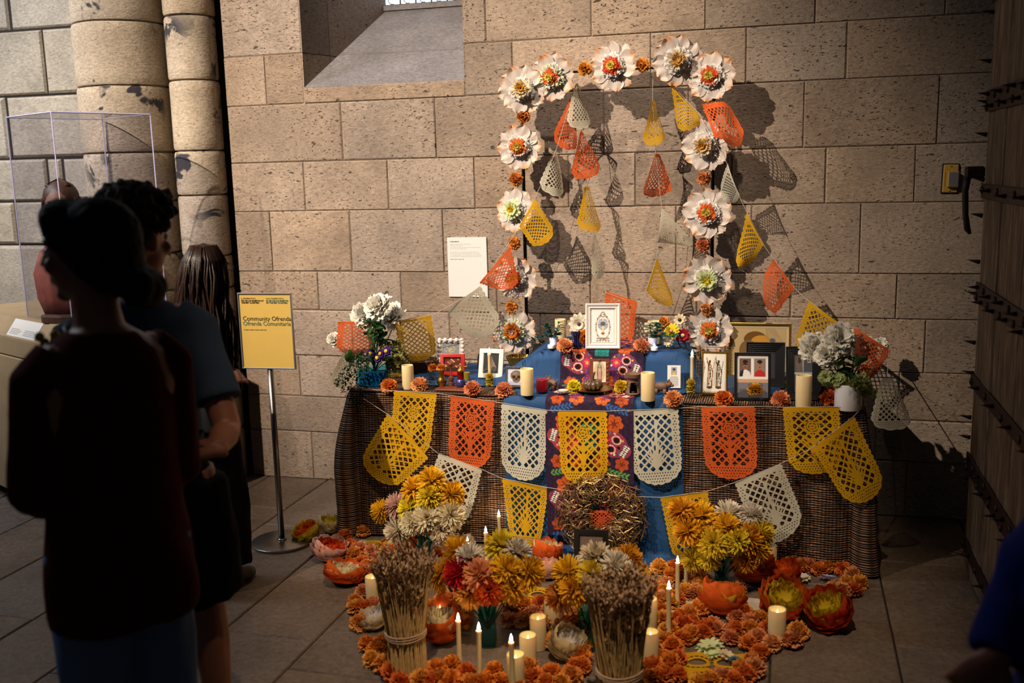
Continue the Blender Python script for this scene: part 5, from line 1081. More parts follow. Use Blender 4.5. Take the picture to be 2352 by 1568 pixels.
# --- right end: white cylinder vase with peonies
p = T(1947, 938); wv = Vector((p.x, p.y, TT)); t = thing('white_vase', 'white cylinder vase at the right end of the table', 'vase', wv); MB().lathe([(.001, 0), (.055, 0), (.057, .003), (.057, .110), (.055, .112), (.052, .110), (.052, .09), (.001, .09)], 44, cap=False).obj('vase_body', CERW, t, auto=40)
PEO = [frill(30 + i, .085, 9, 5, thin_mat('silk_peony', '#fff6e6', .6, .04, 30, .22), 'peony_bloom', .15, 1.35, .010, .85) for i in range(3)]
HYD = frill(50, .030, 8, 2, thin_mat('hydrangea_green', '#aeb878', .6, .15, 30, .3), 'hydrangea_floret', .1, .7, .006, .9)
vt = (wv.x, wv.y, wv.z + .09)
for lab, px, py, yy, me, sc in (('full white silk peony at the left of the white vase', 1868, 800, -.72, PEO[0], .78), ('tall white silk peony at the top of the white vase', 1928, 780, -.76, PEO[1], .80), ('white silk peony low on the left of the white vase', 1900, 818, -.78, PEO[2], .6), ('white silk peony behind the orange banner of the white vase', 1985, 800, -.66, PEO[0], .6), ('white silk peony at the far right against the stone', 2022, 795, -.16, PEO[1], .45)):
    q = pyy(px, py, yy); bloom(lab, me, q, (pi / 2 - .5, 0, rnd(-.5, .4)), None, vt, sc, 'white peonies in the white vase', cat='flower', stem_r=.003)
for lab, px, py, yy in (('pale green hydrangea sprig hanging over the front of the white vase', 1968, 882, -.84), ('pale green hydrangea sprig left of the white vase rim', 1918, 868, -.80), ('pale green hydrangea sprig right of the white vase', 1992, 890, -.78)):
    q = pyy(px, py, yy); t = thing('hydrangea_sprig', lab, 'flower', q)
    for k in range(9): o = link('floret', HYD, t, None, (rnd(-.04, .04), rnd(-.03, .02), rnd(-.03, .03)), (pi / 2 + rnd(-.6, .6), 0, rnd(-.8, .8))); o.scale = (rnd(.6, .95),) * 3
    MB().tube([(0, .01, 0), tuple((Vector(vt) - q) * .5), tuple(Vector(vt) - q)], .002, 5).obj('stem', STEM, t)
t = thing('leafy_spray', 'dark green leafy spray in the white vase', 'foliage', vt)
for k in range(34): o = link('leaf', LF2, t, None, (rnd(-.06, .06), rnd(-.05, .05), rnd(.02, .13)), (rnd(-.6, .6), rnd(-.9, .4), rnd(0, 6.28))); o.scale = (rnd(.9, 1.7),) * 3
for k in range(5): MB().tube([(0, 0, 0), (rnd(-.04, .04), rnd(-.04, .04), .15)], .002, 5).obj('stem', STEM, t)
o = link('crimson_box', MB().bbox((0, 0, .045), (.08, .02, .09), .003).mesh('crimson_box', mat('crimson_card', '#6e1016', .6)), None, None, (pyy(1893, 895, -.58).x, -.58, TT)); tag(o, 'dark red box standing behind the white vase', 'box')

# --- left end: turquoise glass trough with mixed plants
p = T(852, 889); gv = Vector((p.x, p.y + .05, TT)); t = thing('turquoise_vase', 'turquoise glass trough vase at the left end of the table', 'vase', gv, (0, 0, .12))
w0, d0, hh = .075, .045, .10
MB().add([(-w0, -d0, 0), (w0 * .9, -d0, 0), (w0 * .9, d0, 0), (-w0, d0, 0), (-w0, -d0, hh * .92), (w0, -d0 * 1.1, hh * 1.1), (w0, d0, hh * 1.1), (-w0, d0, hh * .92)], [(0, 3, 2, 1), (0, 1, 5, 4), (1, 2, 6, 5), (2, 3, 7, 6), (3, 0, 4, 7)]).obj('glass_wall', BLUEG, t)
MB().box((-.005, 0, .036), (.13, .076, .07)).obj('blue_filler', mat('blue_tissue_fill', '#0c5f86', .5, .5, 26, .4), t)
vt = (gv.x, gv.y, gv.z + .07)
for lab, px, py, yy, me, sc in (('white silk peony at the top of the left end bouquet', 872, 708, -.58, PEO[0], .85), ('white silk peony at the left of the left end bouquet', 838, 728, -.55, PEO[2], .8), ('white silk peony behind the left end bouquet', 905, 727, -.42, PEO[1], .8), ('small white silk flower left of the folded orange banner', 768, 780, -.50, PEO[1], .42)):
    q = pyy(px, py, yy); bloom(lab, me, q, (pi / 2 - .7, 0, rnd(-.5, .4)), None, vt, sc, 'white peonies in the turquoise vase', stem_r=.003)
VIO = daisy_mesh('violet_bloom', .026, thin_mat('violet_petal', '#4b2a86', .6, .15, 30, .25), 7, 2, 8, .8, .1)
for i, (px, py) in enumerate(((868, 822), (876, 812), (852, 812), (890, 806))): bloom(['violet silk flower at the lower middle of the left bouquet', 'violet silk flower right of the lowest violet bloom', 'violet silk flower under the folded orange banner', 'violet silk flower near the olive hydrangea'][i], VIO, pyy(px, py, -.72), (pi / 2 - .2, 0, rnd(-.4, .4)), MATS['petal_yellow'], vt, 1.0, 'violet flowers in the turquoise vase')
t = thing('green_apple', 'light green pear ornament in the left bouquet', 'ornament', pyy(803, 818, -.66)); MB().lathe([(.001, -.03), (.014, -.028), (.026, -.012), (.026, .004), (.018, .02), (.010, .032), (.001, .036)], 22, cap=False).obj('pear_body', mat('pear_green', '#5c8c2c', .35, .15, 20, .05), t, True); MB().tube([(0, 0, .034), (.004, 0, .046)], .0015, 5).obj('stalk', WOODR, t); MB().tube([(0, 0, -.028), (.03, -.0, -.05), (vt[0] - pyy(803, 818, -.66).x, vt[1] - pyy(803, 818, -.66).y, vt[2] - pyy(803, 818, -.66).z)], .0015, 5).obj('wire_stem', STEM, t)
HYO = frill(51, .03, 8, 2, thin_mat('hydrangea_olive', '#8c8850', .6, .2, 30, .3), 'olive_floret', .1, .7, .006, .9); q = pyy(905, 818, -.62); t = thing('olive_hydrangea', 'faded olive hydrangea head at the right of the left bouquet', 'flower', q)
for k in range(18): o = link('floret', HYO, t, None, (rnd(-.05, .05), rnd(-.04, .03), rnd(-.055, .06)), (pi / 2 + rnd(-.7, .7), 0, rnd(-.9, .9))); o.scale = (rnd(.6, 1.0),) * 3
MB().tube([(0, .01, 0), tuple((Vector(vt) - q) * .6), tuple(Vector(vt) - q)], .002, 5).obj('stem', STEM, t)
t = thing('leafy_spray', 'broad green leaves behind the left end bouquet', 'foliage', vt)
for k in range(30): o = link('leaf', LF2, t, None, (rnd(-.02, .07), rnd(-.03, .05), rnd(.03, .22)), (rnd(-.6, .6), rnd(-.9, .4), rnd(0, 6.28))); o.scale = (rnd(.9, 1.8),) * 3
for k in range(6): MB().tube([(0, 0, 0), (rnd(-.03, .05), rnd(-.03, .04), .24)], .002, 5).obj('stem', STEM, t)
# trailing string-of-pearls vine
DG = thin_mat('vine_leaf', '#1f3a22', .5, .3, 60, .15); LV = leaf_mesh(.013, .009, DG); vine = thing('trailing_vine', 'dark green trailing vine spilling over the left end of the table', 'vine', pyy(838, 812, -.74))
o0 = vine.location.copy()
for k in range(9):
    pts = []; n = 16
    for j in range(n + 1):
        u = j / n; px = 838 + rnd(-4, 4) + (k - 4) * 4 - 42 * u ** 1.2 + (k - 4) * 2.5 * u; py = 806 + 128 * u * (.55 + .06 * k); q = pyy(px, py, -.74 - .07 * min(1, u * 2)); pts.append(q - o0)
    st = MB().tube(pts, .001, 4).obj('runner_stem', DG, vine)
    for j in range(1, n + 1):
        for m_ in range(3): l = link('leaf', LV, st, None, pts[j] + Vector((rnd(-.006, .006), rnd(-.008, .004), rnd(-.006, .006))), (rnd(0, 6), rnd(0, 6), rnd(0, 6))); l.scale = (rnd(.7, 1.2),) * 3
# ================================================================== OFFERINGS ON THE FLOOR
# --- twig wreath and the framed photograph leaning on it
wc = pyy(1378, 1203, -.905); wreath = thing('twig_wreath', 'round wreath of gilded twigs leaning against the table front', 'wreath', (wc.x, wc.y, .0), (-.14, 0, 0))
def wreath_parts():
    rs = random.Random(4); zc = .218; R0, r0 = .132, .084; tw = MB(); gold = MB(); ber = MB()
    for k in range(2800):
        a = rs.uniform(0, 2 * pi); b = rs.uniform(0, 2 * pi); q = rs.uniform(.35, 1.0) * r0
        def pos(a, b, q): return Vector(((R0 + q * math.cos(b)) * math.cos(a), q * math.sin(b) * .62, zc + (R0 + q * math.cos(b)) * math.sin(a)))
        p = pos(a, b, q); L = rs.uniform(.02, .06); da = rs.uniform(-.35, .35); p2 = pos(a + da, b + rs.uniform(-1, 1), q * rs.uniform(.8, 1.25)); m = p.lerp(p2, .5) + Vector((rs.uniform(-.012, .012), rs.uniform(-.012, .012), rs.uniform(-.012, .012)))
        if p.z < .012 or p2.z < .012: continue
        (gold if k % 2 == 0 else tw).tube([p, m, p2], [.0019, .0017, .0009], 3)
        if k % 9 == 0: ber.ball(p2, .0048, 6, 4)
    tw.obj('twig_tangle', mat('dark_twig', '#4a3320', .75, .3, 80, .2), wreath)['kind'] = 'stuff'; gold.obj('gilded_twigs', mat('gilt_twig', '#a8814a', .4, .3, 80, .2, metal=.45), wreath)['kind'] = 'stuff'; ber.obj('dried_berries', mat('brown_berry', '#4a2a1a', .5, .3, 60, .2), wreath, True)['kind'] = 'stuff'
    lf = leaf_mesh(.030, .014, mat('gilt_leaf', '#c9a45a', .35, .2, 60, .1, metal=.5))
    for k in range(16): a = rs.uniform(0, 2 * pi); q = R0 + rs.uniform(-.04, .05); link('gilded_leaf', lf, wreath, None, (q * math.cos(a), -.045, max(.03, zc + q * math.sin(a))), (rs.uniform(0, 6), rs.uniform(-.6, .6), rs.uniform(0, 6)))
wreath_parts()
banner('orange cut-paper sheet showing through the middle of the twig wreath', 'orange', [(1352, 1172, -.872), (1412, 1172, -.872), (1352, 1242, -.872), (1414, 1242, -.872)], seed=40)
photo_frame('plain black frame with a faded portrait in front of the twig wreath', pz(1358, 1312, .0), .155, .19, .026, BLACKF, pic_moonportrait, .012, .16, .1, group=None)

def fl(px, py, z=0.0): return pz(px, py, z)
GC = 'orange paper flowers strewn on the floor'
ORD = ['first', 'second', 'third', 'fourth', 'fifth', 'sixth', 'seventh', 'eighth']
def strew(region, cols, pts, r=(.036, .046), z=.0):
    """a patch of paper flowers; each is labelled by colour, row (nearest first) and place from the left"""
    order = sorted(range(len(pts)), key=lambda i: -pts[i][1]); nrow = max(1, round(len(pts) / 6)); per = math.ceil(len(pts) / nrow); info = {}
    for rw in range(nrow):
        ids = sorted(order[rw * per:(rw + 1) * per], key=lambda i: pts[i][0]); rn = ['nearest row', 'next row', 'third row', 'back row'][rw] if nrow > 1 else ''
        for n, i in enumerate(ids): info[i] = (ORD[n] + ' from left' if len(ids) > 1 else '') + (', ' + rn if rn else '')
    for i, q in enumerate(pts):
        c = cols[i % len(cols)]; p = fl(q[0], q[1], .03); rr = rnd(*r)
        nm = {'deep': 'deep orange', 'orange': 'orange', 'coral': 'coral'}[c] + ' paper flower'; lab = nm + (', ' + info[i].strip() + ',' if info[i].strip() else '') + ' ' + region
        carnation(lab, c, (p.x, p.y, .003 + z), rr, (rnd(-.25, .45), rnd(-.3, .3), rnd(0, 6.28)), GC)
OC_ = ['deep', 'orange', 'coral', 'deep']
strew('by the sign base', OC_, [(794, 1228), (836, 1218), (824, 1260), (801, 1252), (831, 1288), (812, 1272), (850, 1262)])
strew('behind the left wheat sheaf', ['coral', 'coral', 'deep'], [(863, 1281), (868, 1300), (846, 1296), (884, 1284), (842, 1312), (895, 1300)])
strew('beside the leftmost floor candle', ['orange', 'coral', 'deep'], [(814, 1378), (833, 1353), (836, 1397), (821, 1429), (863, 1390), (870, 1412), (822, 1392)])
strew('left of the wheat sheaf', ['deep', 'deep', 'orange', 'orange'], [(843, 1477), (876, 1472), (858, 1511), (886, 1525), (862, 1490), (900, 1540)])
strew('between the wheat sheaves', ['deep', 'orange', 'deep'], [(912, 1562), (965, 1560), (999, 1536), (990, 1560), (1012, 1556), (1041, 1522), (1069, 1540), (1080, 1562), (1137, 1540), (1146, 1563), (1217, 1531), (1229, 1554), (1252, 1566), (1293, 1562), (1112, 1566), (1040, 1560), (1185, 1566)])
strew('behind the left bouquet', ['coral', 'deep'], [(1008, 1262), (1006, 1278), (1020, 1290), (1135, 1243), (1165, 1246)])
strew('between the front vases', ['coral', 'deep', 'coral'], [(1165, 1392), (1200, 1390), (1170, 1420), (1200, 1420), (1238, 1384), (1287, 1432), (1072, 1410), (1053, 1398), (1222, 1404), (1262, 1404), (1302, 1428), (1320, 1412), (1240, 1425), (1030, 1380)])
strew('in the gap behind the domed tissue flower', ['deep', 'coral'], [(1602, 1398), (1620, 1388), (1700, 1392), (1690, 1412), (1712, 1402), (1640, 1432)])
strew('before the cream tissue flower on the right', ['deep', 'orange'], [(1268, 1540), (1312, 1548), (1332, 1525), (1270, 1470), (1340, 1480)])
strew('beside the cupped tissue flower', ['coral', 'deep', 'orange'], [(1040, 1395), (1068, 1392), (1018, 1365), (1045, 1372), (1062, 1425), (996, 1385)])
strew('alone on the blue cloth right of the wreath', ['orange'], [(1512, 1300)], (.045, .046))
strew('right of the wreath', ['coral', 'orange', 'coral', 'deep'], [(1469, 1304), (1473, 1328), (1500, 1346), (1504, 1362), (1531, 1340), (1528, 1359), (1517, 1376), (1553, 1302), (1591, 1326), (1575, 1357), (1596, 1355), (1545, 1318), (1604, 1315), (1606, 1342), (1578, 1360), (1556, 1372), (1693, 1346), (1540, 1382), (1486, 1340), (1615, 1326), (1630, 1345)])
strew('around the right tapers', ['deep', 'orange', 'deep'], [(1515, 1400), (1524, 1422), (1568, 1433), (1568, 1411), (1522, 1466), (1546, 1484), (1564, 1462), (1582, 1406), (1573, 1433), (1571, 1462), (1540, 1440), (1552, 1420), (1590, 1425), (1530, 1445), (1600, 1440), (1505, 1385), (1590, 1452), (1612, 1452)])
strew('at the right sheaf foot', ['deep'], [(1540, 1519), (1502, 1530), (1493, 1550), (1533, 1552), (1335, 1506), (1556, 1505), (1515, 1508), (1560, 1545), (1318, 1530)])
strew('in the front right cluster', ['coral', 'deep', 'orange'], [(1678, 1462), (1715, 1475), (1724, 1446), (1773, 1475), (1744, 1495), (1726, 1513), (1737, 1533), (1715, 1544), (1698, 1533), (1658, 1550), (1684, 1559), (1604, 1563), (1720, 1422), (1627, 1442), (1749, 1417), (1650, 1440), (1690, 1440), (1632, 1562), (1742, 1458), (1758, 1440)])
strew('right of the front right pillar candle', ['coral'], [(1826, 1470)], (.047, .048)); strew('behind the front right pillar candle', ['orange'], [(1836, 1446)])
strew('by the right table corner', ['orange', 'deep', 'coral'], [(1815, 1296), (1802, 1307), (1860, 1296), (1900, 1300), (1933, 1305), (1955, 1314), (1973, 1333), (1960, 1353), (1936, 1356), (1838, 1300), (1880, 1304), (1918, 1345), (1946, 1338)])
for lab, c, px, py, r in (('small yellow paper flower beneath the left bouquet', 'yellow', 886, 1240, .030), ('white paper flower behind the low tapers', 'white', 1074, 1247, .050), ('small grey-white flower in the shade by the table cloth', 'white', 832, 1242, .022)): p = fl(px, py, .03); carnation(lab, c, (p.x, p.y, .003), r)
DZ = {'palegreen': daisy_mesh('pale_daisy', .055, PM['palegreen'], 11, 2, 1, .36, .1), 'cream': daisy_mesh('cream_daisy2', .034, PM['cream'], 10, 2, 2, .4, .2), 'blue': daisy_mesh('blue_daisy', .032, PM['blue'], 12, 3, 3, .3, .3), 'lilac': daisy_mesh('lilac_daisy', .04, PM['lilac'], 10, 2, 4, .5, .2), 'white': daisy_mesh('white_daisy', .036, PM['white'], 10, 2, 5, .5, .2)}
for lab, c, px, py in (('pale green-white daisy on the floor by the skull paper', 'palegreen', 1630, 1480), ('small pale daisy touching the larger green-white one', 'palegreen', 1640, 1498), ('cream daisy between the pale daisy and the blue flower', 'cream', 1669, 1501), ('dusty blue flower at the edge of the front right cluster', 'blue', 1690, 1515), ('white daisy in the curve by the right table corner', 'white', 1844, 1324), ('lilac-white daisy in the curve by the right table corner', 'lilac', 1902, 1325)):
    p = fl(px, py, .02); o = link('silk_daisy', DZ[c], None, None, (p.x, p.y, .012), (rnd(.1, .4), 0, rnd(0, 6))); tag(o, lab, 'flower', 'silk daisies on the floor')
    if px == 1640: o.scale = (.55,) * 3
# --- large tissue-paper flowers
def tissue(label, p, r, outer, inner, rot=(0, 0, 0), sq=.75, seed=0, lay=4):
    t = thing('tissue_flower', label, 'paper flower', p, rot, 'large tissue paper flowers on the floor'); rs = random.Random(seed)
    def sheet(rr, fm, m, nm, amp, z0):
        mb = MB(); nu, nv = 64, 10; ph = [rs.uniform(0, 6) for _ in range(6)]; cut = [rs.uniform(.75, 1.08) for _ in range(9)]
        def fn(u, v):
            a = u * 2 * pi; q = u * 9; i0 = int(q) % 9; f = q - int(q); c = cut[i0] * (1 - f) + cut[(i0 + 1) % 9] * f
            phi = fm * v * c; R = rr * (1 + .05 * math.sin(3 * a + ph[0]) + .03 * math.sin(8 * a + ph[1] + 4 * v)); rf = amp * v * v * (math.sin(11 * a + ph[2]) + .7 * math.sin(19 * a + ph[3] + 3 * v))
            s_ = (R * math.sin(phi) + rf * .6); z = R * (1 - math.cos(phi)) + rf * .7
            return (s_ * math.cos(a), s_ * math.sin(a), max(.002, (z0 + z)) * sq)
        mb.grid(fn, nu, nv); mb.obj(nm, m, t, True)
    for k in range(6): sheet(r * (1 - .045 * k), 1.15 + .17 * k, outer, 'outer_sheet', r * .05, .002 + r * .07 * k)
    for k in range(5): sheet(r * (.80 - .11 * k), 1.75 + .10 * k, inner, 'inner_sheet', r * .08, r * (.24 + .12 * k))
    return t
TS = {k: thin_mat('tissue_' + k, v, .7, .08, 18, .45) for k, v in dict(orange='#f0702a', red='#e2501c', yellow='#e8c82e', cream='#f3dcae', white='#f0e6dc', pink='#f0bca6').items()}
for lab, px, py, r, a, b, rot, sq in (
    ('yellow-edged orange tissue flower touching the sign base', 712, 1236, .085, 'yellow', 'orange', (.4, -.2, 0), .7), ('yellow and peach tissue flower beside the table cloth', 756, 1222, .085, 'cream', 'yellow', (.1, .2, 1), .7), ('white tissue flower with a red-orange heart left of the pile', 752, 1284, .105, 'pink', 'red', (.25, -.1, 2), .7), ('flattened cream tissue flower with an orange underside at the left edge', 788, 1336, .115, 'orange', 'cream', (.15, -.15, 3), .55),
    ('orange tissue flower with yellow tips behind the left wheat sheaf', 925, 1278, .10, 'orange', 'yellow', (.2, .2, 4), .8), ('cream tissue flower left of the wheat sheaf', 866, 1440, .072, 'cream', 'white', (.3, .1, 5), .8), ('cupped orange and cream tissue flower beside the left wheat sheaf', 1012, 1468, .10, 'orange', 'cream', (.2, .1, 6), 1.1), ('cream tissue flower left of the right wheat sheaf', 1294, 1505, .085, 'cream', 'white', (.4, 0, 1), .95),
    ('orange and yellow tissue flower behind the middle front bouquet', 1252, 1290, .085, 'orange', 'cream', (.2, 0, 2), .9), ('pale orange tissue flower right of the front middle bouquet', 1250, 1330, .075, 'pink', 'orange', (.3, .1, 2.5), .9), ('domed orange and yellow tissue flower right of the tapers', 1646, 1412, .115, 'orange', 'yellow', (.45, -.2, 3), .85), ('orange and yellow tissue flower under the right bouquet', 1735, 1336, .11, 'orange', 'yellow', (.2, 0, 4), .85), ('red-orange tissue flower left of the right curve', 1808, 1340, .08, 'red', 'orange', (.2, 0, 5), .9),
    ('orange tissue flower with yellow heart behind the front right candle', 1795, 1405, .115, 'orange', 'yellow', (.5, 0, .2), .95), ('red and yellow tissue flower at the right edge', 1912, 1432, .11, 'red', 'yellow', (.5, -.1, -.3), 1.05)):
    p = fl(px, py, .0); tissue(lab, (p.x, p.y, .0), r * .93, TS[a], TS[b], rot, sq, px)
# --- skull cut-outs lying on the floor
def skull_sheet(label, px, py, w, h, rz):
    xs = np.linspace(-.5, .5, 60); ys = np.linspace(.5, -.5, 50); X, Y = np.meshgrid(xs, ys); sol = np.minimum(.49 - np.abs(X), .49 - np.abs(Y)); ho = np.full(X.shape, -1.0)
    for sx in (-1, 1):
        d = np.hypot((X - sx * .2) / .13, (Y - .12) / .12); ho = np.maximum(ho, np.minimum(1 - d, 1) * .1); rg = .02 - np.abs(np.hypot(X - sx * .2, (Y - .12)) - .21); rg = np.minimum(rg, np.abs(np.sin(np.arctan2(Y - .12, X - sx * .2) * 9)) * .06 - .02); ho = np.maximum(ho, rg)
    ho = np.maximum(ho, .05 - np.hypot(X, (Y + .08) / 1.3))
    for k in range(7): ho = np.maximum(ho, np.minimum(.028 - np.abs(X + .24 - k * .08), .05 - np.abs(Y + .3)))
    V, Fc = march(xs, ys, np.minimum(sol, -ho)); p = fl(px, py); me = bpy.data.meshes.new('skull_cutout'); me.from_pydata([(x * w, y * h, .003 + .004 * math.sin(x * 9) ** 2) for x, y in V], [], Fc); me.materials.append(PAPER['yellow']); me.polygons.foreach_set('use_smooth', [True] * len(me.polygons)); me.update(); o = link('skull_cutout', me, None, None, (p.x, p.y, .001), (0, 0, rz)); tag(o, label, 'paper cutout', 'yellow skull cut-outs')
skull_sheet('yellow skull cut-out on the floor in the front right cluster', 1636, 1532, .26, .20, .15); skull_sheet('yellow skull cut-out on the floor between the front bouquets', 1208, 1372, .24, .20, .05); skull_sheet('yellow skull cut-out in the shade below the left bouquet', 870, 1258, .22, .16, .1)
# a loose pale sheet under the domed flower
p = fl(1600, 1390); o = MB().grid(lambda u, v: ((u - .5) * .42, (v - .5) * .12, .004 + .006 * math.sin(u * 9) ** 2), 20, 6).obj('paper_sheet', PM['white'], None, True, (p.x + .06, p.y, .0), (0, 0, .25)); tag(o, 'loose white paper sheet under the domed tissue flower', 'paper')

# --- bouquets in teal vases
def teal_vase(label, p, r, h, rz=.3):
    t = thing('teal_vase', label, 'vase', p, (0, 0, rz), 'teal glass vases on the floor'); k = 1.30
    MB().lathe([(.001, 0), (r * .85 * k, 0), (r * .88 * k, .004), (r * .86 * k, h * .35), (r * .92 * k, h * .6), (r * 1.05 * k, h * .9), (r * 1.1 * k, h), (r * 1.04 * k, h), (r * .9 * k, h * .85), (r * .82 * k, h * .5), (r * .8 * k, .012), (.001, .012)], 4, cap=False).obj('glass_wall', TEAL, t, rot=(0, 0, pi / 4))
    return t
def bouquet(base, h, blooms, where, Y0):
    """blooms: (px, py, dy, colour, radius, label)"""
    for px, py, dy, c, r, lab in blooms:
        p = pyy(px, py, Y0 + dy); d = Vector((p.x - base[0], (p.y - base[1]) - .06, (p.z - h) * .8 + .02)); d.normalize(); q = d.to_track_quat('Z', 'Y').to_euler()
        t = bloom(lab, random.choice(MUM[c]), p, q, None, (base[0] + rnd(-.01, .01), base[1] + rnd(-.01, .01), h * .35), r / .062, where, 'chrysanthemum', 'flower', .0028)
        for k in range(2): o = link('leaf', LF2, t, None, (rnd(-.01, .01), rnd(-.01, .01), -.03), (rnd(-.4, .4), rnd(.2, .9), rnd(0, 6))); o.scale = (1.2,) * 3
W_A, W_B, W_C, W_D = 'blooms of the bouquet at the left of the table front', 'blooms of the front middle bouquet', 'blooms of the bouquet behind the right wheat sheaf', 'blooms of the yellow bouquet at the right'
pa = fl(978, 1296); teal_vase('dark teal glass vase at the left of the table front', pa, .032, .15); pb = fl(1122, 1478); teal_vase('teal glass vase in front between the tapers', pb, .037, .185, .2); pc = fl(1348, 1490); teal_vase('teal glass vase behind the right wheat sheaf', pc, .034, .17); pd_ = fl(1657, 1352); teal_vase('teal glass vase right of the strewn path', pd_, .031, .145)
bouquet(pa, .15, [(991, 1108, 0, 'gold', .066, 'topmost golden chrysanthemum of the left bouquet'), (954, 1128, 0, 'gold', .06, 'golden chrysanthemum left of the topmost one in the left bouquet'), (1034, 1138, 0, 'gold', .062, 'golden chrysanthemum at the upper right of the left bouquet'), (986, 1142, -.05, 'yellow', .056, 'yellow chrysanthemum in the upper middle of the left bouquet'), (880, 1174, 0, 'gold', .054, 'golden chrysanthemum sticking out left of the left bouquet'), (916, 1164, .0, 'pink', .058, 'pinkish chrysanthemum at the left of the left bouquet'), (942, 1170, -.04, 'yellow', .052, 'yellow chrysanthemum among cream ones in the left bouquet'),
    (981, 1192, -.08, 'cream', .066, 'big cream chrysanthemum at the middle of the left bouquet'), (1032, 1184, -.05, 'cream', .066, 'cream chrysanthemum at the right of the left bouquet'), (1012, 1214, -.07, 'cream', .06, 'low cream chrysanthemum right of the middle of the left bouquet'), (918, 1218, -.05, 'cream', .062, 'low cream chrysanthemum at the left of the left bouquet'), (950, 1200, -.08, 'cream', .058, 'cream chrysanthemum left of the middle of the left bouquet')], W_A, pa.y)
bouquet(pb, .185, [(1016, 1322, 0, 'gold', .06, 'golden chrysanthemum at the far left of the front bouquet'), (1057, 1268, .05, 'gold', .06, 'golden chrysanthemum at the upper left of the front bouquet'), (998, 1308, .06, 'cream', .05, 'pale pointed bloom peeking out left of the front bouquet'), (1081, 1284, .0, 'white', .055, 'white bloom at the top left of the front bouquet'), (1149, 1258, .05, 'yellow', .06, 'yellow chrysanthemum at the top of the front bouquet'), (1183, 1272, .03, 'white', .056, 'white chrysanthemum at the top right of the front bouquet'), (1058, 1318, -.05, 'red', .058, 'red chrysanthemum at the left of the front bouquet'), (1102, 1322, -.07, 'coral', .06, 'coral chrysanthemum in the middle of the front bouquet'),
    (1162, 1312, -.03, 'gold', .064, 'golden chrysanthemum right of the coral one in the front bouquet'), (1210, 1314, 0, 'gold', .062, 'golden chrysanthemum at the far right of the front bouquet'), (1082, 1364, -.05, 'orange', .054, 'orange chrysanthemum low on the left of the front bouquet'), (1124, 1354, -.08, 'red', .055, 'red-orange chrysanthemum low in the middle of the front bouquet'), (1174, 1350, -.05, 'gold', .056, 'golden chrysanthemum low on the right of the front bouquet')], W_B, pb.y)
bouquet(pc, .17, [(1309, 1318, 0, 'gold', .062, 'golden chrysanthemum at the left of the bouquet behind the wheat'), (1320, 1355, -.05, 'gold', .058, 'lower golden chrysanthemum left of the right wheat sheaf'), (1367, 1284, 0, 'cream', .060, 'cream chrysanthemum in front of the black framed portrait'), (1411, 1304, -.03, 'white', .060, 'white chrysanthemum above the right wheat sheaf'), (1437, 1288, .03, 'gold', .058, 'golden chrysanthemum right of the white one above the wheat'), (1452, 1322, 0, 'gold', .056, 'golden chrysanthemum lowest at the right above the wheat'), (1288, 1372, 0, 'orange', .056, 'orange chrysanthemum low left of the bouquet behind the wheat'), (1360, 1320, -.05, 'yellow', .055, 'yellow chrysanthemum just above the wheat heads')], W_C, pc.y)
bouquet(pd_, .145, [(1570, 1176, 0, 'gold', .062, 'golden chrysanthemum at the upper left of the yellow bouquet'), (1614, 1190, 0, 'gold', .062, 'golden chrysanthemum at the top of the yellow bouquet'), (1584, 1220, -.05, 'gold', .062, 'golden chrysanthemum at the left of the yellow bouquet'), (1672, 1186, .03, 'white', .062, 'white chrysanthemum at the top of the yellow bouquet'), (1722, 1184, .04, 'white', .050, 'smaller white chrysanthemum at the right of the top one'), (1640, 1248, -.08, 'yellow', .064, 'large yellow bloom at the middle front of the yellow bouquet'), (1668, 1212, -.03, 'gold', .06, 'golden chrysanthemum under the white one of the yellow bouquet'), (1716, 1238, -.03, 'gold', .064, 'golden chrysanthemum at the right of the yellow bouquet'), (1745, 1226, 0, 'yellow', .056, 'yellow chrysanthemum at the far right of the yellow bouquet'), (1736, 1262, -.02, 'gold', .056, 'golden chrysanthemum low on the right of the yellow bouquet'),
    (1690, 1242, -.06, 'yellow', .058, 'yellow chrysanthemum right of the large bloom in the yellow bouquet'), (1594, 1284, -.04, 'yellow', .05, 'yellow chrysanthemum hanging low at the left of the yellow bouquet'), (1630, 1282, -.06, 'yellow', .05, 'yellow chrysanthemum hanging over the front of the teal vase'), (1712, 1288, -.03, 'gold', .048, 'golden chrysanthemum hanging lowest at the right of the yellow bouquet'), (1618, 1228, -.04, 'gold', .058, 'golden chrysanthemum left of the large bloom in the yellow bouquet')], W_D, pd_.y)

